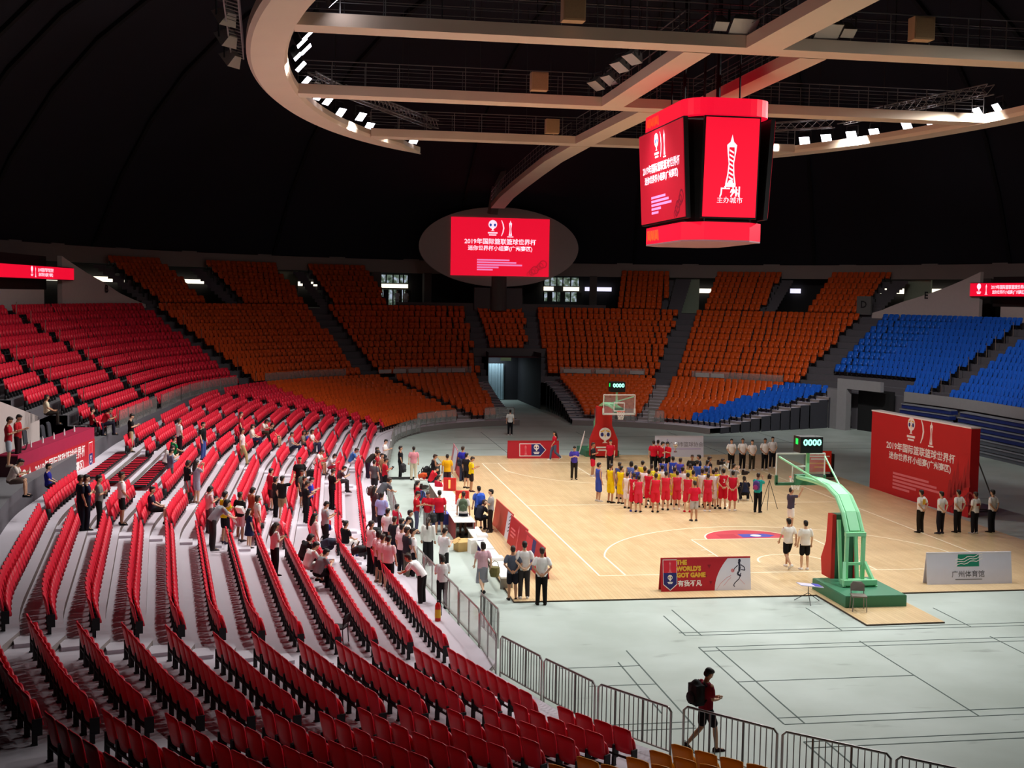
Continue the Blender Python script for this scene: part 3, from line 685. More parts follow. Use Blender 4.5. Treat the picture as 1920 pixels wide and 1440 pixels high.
# event artwork shared by the screens and boards ------------------------------------
SCR = M('screen_red', 'e00f2c', .5, 0, 0, emit=.95, hexe='ea0c30'); SCRD = M('screen_red_dark', 'b8142c', .5, 0, 0, emit=.62, hexe='c8182f')
SW = M('screen_white', 'ffffff', .5, 0, 0, emit=1.0, hexe='ffe0f4'); SPK = M('screen_pink', 'ff9ad8', .5, 0, 0, emit=.8, hexe='ff90d0'); SOR = M('screen_orange', 'ff6020', .5, 0, 0, emit=.7, hexe='ff5a20')
PR = M('print_red', 'b81e2c', .55, 0, .12, .5); PW_ = M('print_white', 'f6f0ee', .55, 0, .02); PN = M('print_navy', '2a2a70', .55, 0, .02); PY = M('print_gold', 'e8b43a', .55, 0, .02); PD = M('print_dark_red', '8c1624', .55, 0, .05); PG = M('print_grey', '7c7c84', .6, 0, .02); PP = M('print_pink', 'e87880', .6, 0, .02)
def arc_pts(cx, cy, rx, ry, a0, a1, n): return [(cx+rx*math.cos(a0+(a1-a0)*i/n), cy+ry*math.sin(a0+(a1-a0)*i/n)) for i in range(n+1)]
def trophy_emblem(parent, T, cx, cy, h, mw, mn, my, words=True):
    r = h*.27; mb = MB()
    mb.plate(arc_pts(cx, cy+h*.2, r, r, 0, 2*PI, 24)[:-1], T, 0, .004, 0)
    mb.plate([(cx-r*.25, cy-h*.04), (cx+r*.25, cy-h*.04), (cx+r*.15, cy-h*.16), (cx+r*.5, cy-h*.2), (cx-r*.5, cy-h*.2), (cx-r*.15, cy-h*.16)], T, 0, .004, 0)
    if words:
        mb.plate([(cx-r*1.1, cy-h*.27), (cx+r*1.1, cy-h*.27), (cx+r*1.1, cy-h*.36), (cx-r*1.1, cy-h*.36)], T, 0, .004, 0)
        mb.plate([(cx-r*.85, cy-h*.41), (cx+r*.85, cy-h*.41), (cx+r*.85, cy-h*.48), (cx-r*.85, cy-h*.48)], T, 0, .004, 0)
    for sx in (-1, 1):
        mb.plate(arc_pts(cx+sx*r*.5, cy+h*.17, r*.26, r*.34, 0, 2*PI, 10)[:-1], T, .004, .006, 1)
        mb.plate([(cx+sx*r*.1, cy+h*.36), (cx+sx*r*.75, cy+h*.32), (cx+sx*r*.7, cy+h*.27), (cx+sx*r*.15, cy+h*.31)], T, .004, .006, 2)
    mb.plate([(cx-r*.12, cy+h*.16), (cx+r*.12, cy+h*.16), (cx, cy+h*.02)], T, .004, .006, 2)
    o = mb.build('trophy_emblem', [mw, mn, my]); o.parent = parent
def tower_emblem(parent, T, cx, cy, h, mw, mr, big=False):
    mb = MB(); prof = [(.0, .5), (.035, .36), (.10, .30), (.085, .16), (.055, -.05), (.07, -.25), (.105, -.44), (.105, -.5)]
    poly = [(cx+x*h, cy+y*h) for x, y in prof]+[(cx-x*h, cy+y*h) for x, y in prof[::-1] if x > 0]
    mb.plate(poly, T, 0, .004, 0)
    if big:
        inn = [(.05, .26), (.06, .15), (.035, -.05), (.048, -.25), (.07, -.42)]
        mb.plate([(cx+x*h, cy+y*h) for x, y in inn]+[(cx-x*h, cy+y*h) for x, y in inn[::-1]], T, .004, .007, 1)
        for i in range(7):
            y = .22-i*.085; mb.plate([(cx-.045*h, cy+y*h), (cx+.045*h, cy+(y-.05)*h), (cx+.045*h, cy+(y-.085)*h), (cx-.045*h, cy+(y-.035)*h)], T, .007, .009, 0)
        mb.plate(arc_pts(cx, cy-.42*h, .05*h, .06*h, 0, PI, 10), T, .007, .009, 0)
    else:
        mb.plate([(cx-.02*h, cy+.2*h), (cx+.02*h, cy+.2*h), (cx+.02*h, cy-.4*h), (cx-.02*h, cy-.4*h)], T, .004, .006, 1)
        mb.plate([(cx-.2*h, cy-.54*h), (cx+.2*h, cy-.54*h), (cx+.2*h, cy-.6*h), (cx-.2*h, cy-.6*h)], T, 0, .004, 0)
    o = mb.build('tower_emblem', [mw, mr]); o.parent = parent
LINE1 = '2019年国际篮联篮球世界杯'; LINE2 = '迷你世界杯小组赛(广州赛区)'
def event_art(parent, T, W_, H_, mw, mp, mr, mn, my, sx=1.0, bars=True, deco=None):
    e = H_*.28
    trophy_emblem(parent, T, -W_*.08, H_*.33, e, mw, mn, my); tower_emblem(parent, T, W_*.10, H_*.33, e*.95, mw, mr)
    mb = MB(); mb.plate([(W_*.005+.02*W_*math.sin(t*PI), H_*(.46-.27*t)) for t in (0, .25, .5, .75, 1)]+[(W_*.012+.026*W_*math.sin(t*PI), H_*(.46-.27*t)) for t in (1, .75, .5, .25, 0)], T, 0, .004)
    mb.build('divider_mark', mw, parent)
    text(LINE1, H_*.105, mw, parent, lambda a, b, d: T(a, b+H_*.085, d), 'title_lettering', bold=H_*.0022, sx=sx)
    text(LINE2, H_*.09, mw, parent, lambda a, b, d: T(a, b-H_*.03, d), 'title_lettering', bold=H_*.002, sx=sx)
    if bars:
        mb = MB(); x0 = -W_*.235
        for i, L in enumerate((.33, .40, .46, .22, .16)):
            y = -H_*(.215+.042*i)
            mb.plate([(x0, y), (x0+W_*L, y), (x0+W_*L, y-H_*.026), (x0, y-H_*.026)], T, 0, .004)
        mb.build('small_print', mp, parent)
    if deco:
        mb = MB()
        for i in range(6):
            cx, cy = W_*(.30+.028*i), -H_*(.46-.035*i); r = H_*(.05+.012*(i % 3))
            ring_ = arc_pts(cx, cy, r, r, 0, 2*PI, 14); inn = arc_pts(cx, cy, r*.7, r*.7, 0, 2*PI, 14)
            ring_ = [(min(x, W_*.495), max(y, -H_*.495)) for x, y in ring_]; inn = [(min(x, W_*.494), max(y, -H_*.494)) for x, y in inn]
            for j in range(14): mb.plate([ring_[j], ring_[j+1], inn[j+1], inn[j]], T, .0005*i, .002+.0005*i)
        mb.build('cloud_ornament', deco, parent)

# hanging scoreboard
sb = thing('hanging_scoreboard', 'four-sided red video scoreboard hanging under the catwalks', 'scoreboard', (6.05, 8.7, 11.6))
BLKM = M('black_cabinet', '121214', .45)
mb = MB(); hx, hy = 1.72, 3.4
oc = [(-hx, -hy+.75), (-hx+.75, -hy), (hx-.75, -hy), (hx, -hy+.75), (hx, hy-.75), (hx-.75, hy), (-hx+.75, hy), (-hx, hy-.75)]
mb.prism([(x*.86, y*.92) for x, y in oc], .1, 5.35); mb.build('cabinet', BLKM, sb)
def vface(cx, cy, nx, ny, zc, tilt=.0):
    ax = (-ny, nx)                              # right-hand direction when looking at the face
    ax = (ny*-1, nx)
    return lambda a, b, d: (cx+ax[0]*a+nx*(d+tilt*b), cy+ax[1]*a+ny*(d+tilt*b), zc+b)
faces = [('end', 0, -hy-.03, 0, -1, 2.1, 3.7), ('side', -hx-.03, 0, -1, 0, 6.15, 3.7), ('end', 0, hy+.03, 0, 1, 2.1, 3.7), ('side', hx+.03, 0, 1, 0, 6.15, 3.7)]
for kind, cx, cy, nx, ny, W_, H_ in faces:
    T = vface(cx, cy, nx, ny, 2.75, .055)
    mb = MB(); mb.plate([(-W_/2, -H_/2), (W_/2, -H_/2), (W_/2, H_/2), (-W_/2, H_/2)], T, -.12, 0); s_ = mb.build('display_panel', SCR if kind == 'end' else SCRD, sb)
    mb = MB(); mb.plate([(-W_/2-.06, -H_/2-.06), (W_/2+.06, -H_/2-.06), (W_/2+.06, H_/2+.06), (-W_/2-.06, H_/2+.06)], T, -.2, -.03); mb.build('display_bezel', BLKM, sb)
    if kind == 'end':
        tower_emblem(s_, T, 0, .25, 1.95, SW, SCR, True)
        text('广州', .42, SW, s_, lambda a, b, d: T(a, b-.93, d), 'city_lettering', bold=.012); text('主办城市', .26, SW, s_, lambda a, b, d: T(a, b-1.23, d), 'city_lettering')
    else:
        event_art(s_, T, W_, H_, SW, SPK, SCRD, M('screen_navy', '4060d0', .5, 0, 0, emit=.5), SW, 1.12, True, M('screen_maroon', '90102a', .5, 0, 0, emit=.4))  # cloud ornament drawn in a darker red
def band(z0, z1, k, name, rnd):
    mb = MB(); pts = []; X, Y = hx*k, hy*k
    if rnd:
        for sx, sy, a0 in ((-1, -1, PI), (1, -1, 1.5*PI), (1, 1, 0), (-1, 1, .5*PI)):
            pts += arc_pts(sx*(X-1.0), sy*(Y-1.0), 1.0, 1.0, a0, a0+PI/2, 6)
    else: pts = [(x*k, y*k) for x, y in oc]
    mb.prism(pts, z0, z1); o = mb.build(name, SCR, sb)
    mb = MB()
    for i in range(9):
        y = -Y*.1+Y*.06*i; mb.plate([(y, z0+.1+.05*(i % 3)), (y+.12, z0+.1+.06*(i % 2)), (y+.2, z1-.12), (y+.1, z1-.16)], lambda a, b, d: (-X-d-.002, a+.9, b), 0, .006)
    mb.build('flame_ornament', SOR, o); return o
band(4.72, 5.35, 1.0, 'ribbon_display', True); band(.05, .72, .93, 'ribbon_display', False)
mb = MB(); mb.prism([(x*.93, y*.93) for x, y in oc], -.02, .04, 0); mb.build('bottom_panel', M('pinkish_panel', 'b08088', .5), sb)
mb = MB()
for y in (-2.2, 2.2):
    for x in (-.7, .7): mb.tube([(x, y, 5.3), (x, y, 14)], .035, 6)
mb.tube([(-.75, .3, 5.3), (-.75, .3, 14)], .07, 6); mb.tube([(.68, .3, 5.3), (.68, .3, 14)], .09, 6)
mb.build('hanging_cable', M('black_cable', '101012', .6), sb)

# oval screen on the far wall
ov = thing('oval_video_screen', 'red video screen in a grey oval surround above the far stand', 'screen', (7.2, 68.9, CZ))
mb = MB(); mb.plate(arc_pts(0, 5.62, 7.15, 3.5, 0, 2*PI, 72)[:-1], lambda a, b, d: (a, -d, b), -.5, 0); mb.build('oval_surround', M('grey_surround', 'a89c98', .8, 0, .04), ov)
T = lambda a, b, d: (a+.06, -.02-d, b+5.62)
mb = MB(); mb.plate([(-4.4, -2.55), (4.4, -2.55), (4.4, 2.55), (-4.4, 2.55)], T, -.1, .05); s_ = mb.build('display_panel', SCR, ov)
T2 = lambda a, b, d: T(a, b, d+.052)
event_art(s_, T2, 8.8, 5.1, SW, SPK, SCR, M('screen_navy'), SW, 1.0, True, SCRD)
mb = MB(); mb.tube([(0, .3, 0), (0, .3, 3)], .75, 20); mb.build('support_column', M('concourse_pillar'), ov)
mb = MB(); mb.box((0, .5, 1.0), (4.3, .5, 2.0)); mb.build('plinth_wall', M('parapet'), ov)
# ribbon screens left and right
def ribbon(name, ua, ub, z0, z1, label, textx):
    pa, pb = pos(ua, CS-.25), pos(ub, CS-.25); L = math.hypot(pb[0]-pa[0], pb[1]-pa[1])
    o = thing(name, label, 'screen', (pa[0], pa[1], z0)); ax = ((pb[0]-pa[0])/L, (pb[1]-pa[1])/L); nn = (ax[1], -ax[0])
    T = lambda a, b, d: (ax[0]*a+nn[0]*d, ax[1]*a+nn[1]*d, b)
    mb = MB(); h = z1-z0; mb.plate([(0, 0), (L, 0), (L, h), (0, h)], T, -.12, 0); s_ = mb.build('display_panel', SCR, o)
    mb = MB(); mb.plate([(-.05, -.05), (L+.05, -.05), (L+.05, h+.05), (-.05, h+.05)], T, -.2, -.06); mb.build('display_bezel', BLKM, o)
    for x0 in textx:
        Tm = lambda a, b, d, x0=x0: T(x0+a, h*.5+b, d)
        trophy_emblem(s_, Tm, 0, h*.08, h*.85, SW, SW, SW); tower_emblem(s_, Tm, h*.85, h*.06, h*.75, SW, SCR)
        text(LINE1, h*.34, SW, s_, lambda a, b, d: Tm(a+h*3.35, b+h*.17, d), 'title_lettering', bold=.006, sx=.95)
        text(LINE2, h*.3, SW, s_, lambda a, b, d: Tm(a+h*3.35, b-h*.2, d), 'title_lettering', bold=.005, sx=.95)
    return o
ribbon('ribbon_screen', 57.5, 68.75, 9.95, 10.68, 'red ribbon screen on the left concourse wall with white event lettering', (6.2,))
ribbon('ribbon_screen', 100.85, 111, 9.95, 10.9, 'red ribbon screen on the right concourse wall with white event lettering', (1.0,))
# ------------------------------------------------------------------ court
WOODM = wood_material('maple_floor', 'e6ca9e', 'dcbe90', 'b8986a')
court = thing('sprung_wooden_court', 'portable pale wooden basketball court laid on the grey hall floor', 'basketball court', (7.5, 14, 0))
court['kind'] = 'structure'
CX, CY = 7.5, 14.0
def cp(x, y): return (x-CX, y-CY)
mb = MB(); mb.prism([cp(-3.45, -3.15), cp(6.3, -3.25), cp(6.3, -6.85), cp(8.75, -6.8), cp(8.75, -3.25), cp(18.4, -3.2), cp(18.4, 31.2), cp(-2.2, 31.2), cp(-2.2, 22.0), cp(-3.45, 22.0)], .0, .04)
mb.build('wooden_floor', WOODM, court)
mb = MB()
for a, b in (((-3.45, -3.16), (6.3, -3.26)), ((6.29, -3.25), (6.29, -6.86)), ((6.3, -6.86), (8.75, -6.81)), ((8.75, -3.26), (18.4, -3.21)), ((-3.46, -3.15), (-3.46, 22))):
    p, q = cp(*a), cp(*b); mb.seg((p[0], p[1], .02), (q[0], q[1], .02), .03, .042)
mb.build('floor_edge', M('dark_edge', '4a3a2c', .7), court)
LZ = .042
def lines(mb):
    def ln(a, b, w_=.06): p, q = cp(*a), cp(*b); mb.seg((p[0], p[1], LZ), (q[0], q[1], LZ), w_, .003)
    def ar(cx, cy, r, a0, a1, n=48, w_=.06):
        P_ = arc_pts(cx, cy, r, r, a0, a1, n)
        for a, b in zip(P_, P_[1:]): ln(a, b, w_)
    ln((0, 0), (0, 28)); ln((15, 0), (15, 28)); ln((0, 0), (15, 0)); ln((0, 28), (15, 28)); ln((0, 14), (15, 14)); ar(7.5, 14, 1.8, 0, 2*PI)
    for s, y0 in ((1, 0), (-1, 28)):
        Y = lambda y: y0+s*y
        ln((5.05, Y(0)), (5.05, Y(5.8))); ln((9.95, Y(0)), (9.95, Y(5.8))); ln((5.05, Y(5.8)), (9.95, Y(5.8)))
        ar(7.5, Y(5.8), 1.8, 0 if s > 0 else PI, PI if s > 0 else 2*PI)
        ln((.9, Y(0)), (.9, Y(2.99))); ln((14.1, Y(0)), (14.1, Y(2.99)))
        t = math.acos(6.6/6.75); ar(7.5, Y(1.575), 6.75, (t if s > 0 else -t), (PI-t if s > 0 else -PI+t))
        ar(7.5, Y(1.575), 1.25, 0 if s > 0 else PI, PI if s > 0 else 2*PI, 20)
        for x in (4.9, 10.1):
            for yy in (1.75, 2.6, 3.0, 3.85): ln((x-.1, Y(yy)), (x+.1, Y(yy)), .06)
lines(mb := MB()); mb.build('court_line', M('court_line_white', 'fff2d8', .5, 0, 0), court)
mb = MB(); P_ = [cp(*p) for p in arc_pts(7.5, 5.8, 1.76, 1.76, 0, PI, 32)]; mb.add([(x, y, .0425) for x, y in P_], [tuple(range(len(P_)))]); mb.build('painted_half_disc', M('paint_red', 'd03848', .45, 0, .06, 2), court)
mb = MB(); x0, y0 = cp(7.6, 6.05)
mb.add([(x0+a, y0+b, .044) for a, b in ((-.35, 0), (.75, 0), (1.1, .33), (.75, .66), (-.35, .66))], [(0, 1, 2, 3, 4)], 0); mb.add([(x0+a, y0+b, .0455) for a, b in arc_pts(.3, .33, .22, .22, 0, 2*PI, 16)[:-1]], [tuple(range(16))], 1)
mb.add([(x0+a-.9, y0+b, .044) for a, b in ((-.35, .0), (.4, 0), (.4, .66), (-.35, .66))], [(0, 1, 2, 3)], 2); mb.build('painted_emblem', [M('paint_blue', '3c44b0', .5), M('paint_white', 'f0ece8', .5), M('paint_crimson', 'c02038', .5)], court)

# hoops: near stand and far stand share one builder
GRN = M('mint_green_steel', '9ce8b4', .4, 0, .03); DGRN = M('dark_green_steel', '3f8060', .5, 0, .06); PADR = M('red_pad', 'cc2424', .6, 0, .05); PADG = M('green_pad', '3a6a50', .7, 0, .15, 2)
GLS = glassM('clear_board', 'e8f0f0', .10); NET = M('white_net', 'f4f2ee', .8, 0, 0); RIM = M('orange_rim', 'e05a34', .5, 0, 0)
def hoop(name, label, loc, rz, near):
    o = thing(name, label, 'basketball hoop', loc, rz)     # origin under the backboard front face, +Y toward the court
    mb = MB(); mb.box((0, -4.9, .17), (2.0, 2.5, .34), m=0); mb.box((0, -4.9, .345), (1.96, 2.46, .02), m=0); mb.build('base', DGRN, o)
    # pad in front of the mast
    if near:
        mb = MB(); prof = [(-3.45, .35), (-3.1, .35), (-3.0, .9), (-3.35, 1.5), (-3.45, 2.45), (-3.8, 2.45), (-3.8, .35)]
        mb.plate([(y, z) for y, z in prof], lambda a, b, d: (d, a, b), -.45, -.32, 0); mb.plate([(y, z) for y, z in prof], lambda a, b, d: (d, a, b), .32, .45, 0)
        mb.plate([(y+.02, z) for y, z in prof], lambda a, b, d: (d, a, b), -.33, .33, 1); mb.build('mast_pad', [PADR, PADG], o)
    else:
        mb = MB(); mb.prism([(-.45, -3.75), (.45, -3.75), (.45, -3.3), (-.45, -3.3)], .1, 3.0, 0); mb.prism([(-.8, -3.7), (.8, -3.7), (.8, -3.2), (-.8, -3.2)], .1, 1.05, 0)
        mb.add([(-.8, -3.2, 1.05), (.8, -3.2, 1.05), (.45, -3.3, 1.9), (-.45, -3.3, 1.9), (-.8, -3.7, 1.05), (.8, -3.7, 1.05), (.45, -3.75, 1.9), (-.45, -3.75, 1.9)], [(0, 1, 2, 3), (1, 5, 6, 2), (4, 0, 3, 7)]); pd = mb.build('mast_pad', PADR, o)
        T = lambda a, b, d: (-a, -3.19+d, b)
        trophy_emblem(pd, lambda a, b, d: (-a, -3.12+d+.08*(b > 1.0) - .12*max(0, b-1.0), b), 0, 1.15, 1.35, PW_, PN, PY, False)
        mb = MB()
        for y, w_ in ((.66, .5), (.5, .4)): mb.plate([(-w_, y), (w_, y), (w_, y-.09), (-w_, y-.09)], T, 0, .006)
        mb.build('pad_lettering', PW_, pd)
    # lifting linkage, arm
    mb = MB()
    for x in (-.28, .28):
        mb.seg((x, -4.55, .35), (x, -4.55, 2.0), .11, .11); mb.seg((x*1.9, -5.0, .35), (x*1.2, -4.55, 1.05), .1, .1); mb.seg((x, -4.2, .35), (x, -3.9, 2.3), .1, .1)
    mb.seg((-.55, -5.0, .5), (.55, -5.0, .5), .12, .16); mb.seg((-.34, -4.55, 1.0), (.34, -4.55, 1.0), .08, .08); mb.seg((-.34, -4.55, 1.95), (.34, -4.55, 1.95), .14, .12)
    mb.box((0, -4.75, .42), (.9, .5, .18)); mb.build('lift_frame', GRN, o)
    mb = MB(); P1 = [(0, -4.5, 2.0), (0, -4.15, 2.55), (0, -3.6, 3.0), (0, -2.8, 3.22), (0, -1.5, 3.22), (0, -.25, 3.15)]
    for x in (-.26, .26): mb.tube([(x*(1-.05*i), y, z) for i, (_, y, z) in enumerate(P1)], .075, 8)
    for i in range(5): mb.seg((-.26, P1[i][1], P1[i][2]), (.26, P1[i][1], P1[i][2]), .06, .06)
    mb.plate([(-.2, -4.3), (.2, -4.3), (.2, -1.9), (-.2, -1.9)], lambda a, b, d: (a, b, np.interp(b, [-4.5, -4.15, -3.6, -2.8, -1.5], [2.0, 2.55, 3.0, 3.22, 3.22])+d+.03), 0, .03) if False else None
    for i in range(4): a, b = P1[i], P1[i+1]; mb.seg((0, a[1], a[2]+.05), (0, b[1], b[2]+.05), .34, .05)
    mb.tube([(-.2, -2.9, 3.2), (-.85, -.12, 3.85)], .035, 6); mb.tube([(.2, -2.9, 3.2), (.85, -.12, 3.85)], .035, 6); mb.build('arm', GRN, o)
    mb = MB(); mb.box((0, -.12, 3.05), (.5, .2, .35)); mb.build('board_bracket', DGRN, o)
    # backboard
    bb = MB(); bb.box((0, -.02, 3.425), (1.78, .02, 1.03)); bd = bb.build('backboard', GLS, o)
    fr = MB()
    for a, b in (((-.9, 2.9), (-.9, 3.95)), ((.9, 2.9), (.9, 3.95)), ((-.9, 3.95), (.9, 3.95)), ((-.9, 2.9), (.9, 2.9)), ((-.295, 3.05), (-.295, 3.5)), ((.295, 3.05), (.295, 3.5)), ((-.295, 3.5), (.295, 3.5)), ((-.295, 3.05), (.295, 3.05))):
        fr.seg((a[0], 0, a[1]), (b[0], 0, b[1]), .03, .055)
    fr.build('board_frame', M('white_paint', 'f6f6f4', .5, 0, 0), bd)
    pdm = MB(); pdm.box((0, -.02, 2.88), (1.86, .09, .1)); 
    for x in (-.9, .9): pdm.box((x, -.02, 3.03), (.09, .09, .32))
    pdm.build('edge_pad', DGRN if near else M('pale_pad', 'd8dcd8', .7), bd)
    rm = MB(); rp_ = arc_pts(0, .375+.02, .23, .23, 0, 2*PI, 20); rm.tube([(x, y, 3.05) for x, y in rp_], .012, 6, cap=False); rm.box((0, .08, 3.04), (.12, .16, .04)); r_ = rm.build('rim', RIM, o)
    nm = MB(); n = 12
    for i in range(n):
        for s in (1, -1):
            pts = []
            for k in range(5):
                a = 2*PI*(i+s*k*.5)/n; r = .22-.02*k-(.02 if k > 2 else 0); pts.append((r*math.cos(a), .395+r*math.sin(a), 3.04-.11*k))
            nm.tube(pts, .008, 4, cap=False)
    nm.build('net', NET, o)
    # shot clock
    sc = MB(); sc.seg((0, -.6, 3.15), (0, -.6, 4.15), .1, .1); sc.build('clock_post', GRN, o)
    ck = MB(); ck.box((0, -.6, 4.36), (.82, .62, .56)); c = ck.build('shot_clock', BLKM, o)
    dm = M('clock_digits', 'b0ffe8', .5, 0, 0, emit=1.3, hexe='98ffe0'); gm = M('clock_green', '10e060', .5, 0, 0, emit=.9, hexe='10e858')
    for s in (-1, 1):
        T = lambda a, b, d, s=s: (a*s*-1, -.6+s*(.315+d), 4.44+b)
        text('0000', .3, dm, c, lambda a, b, d: T(a+.02, b, d), 'clock_digit', bold=.012, sx=1.1)
        mb = MB(); mb.plate([(-.1, -.1), (.1, -.1), (.1, .1), (-.1, .1)], lambda a, b, d, s=s: (s*(.415+d), -.6+a, 4.46+b), 0, .004); mb.build('clock_panel', gm, c)
    return o
hoop('basketball_hoop', 'near basketball hoop on a green wheeled base with red pad and shot clock', (7.5, 1.2, .04), 0, True)
hoop('basketball_hoop', 'far basketball hoop in front of the stand with red emblem pad', (7.5, 26.8, .04), PI, False)
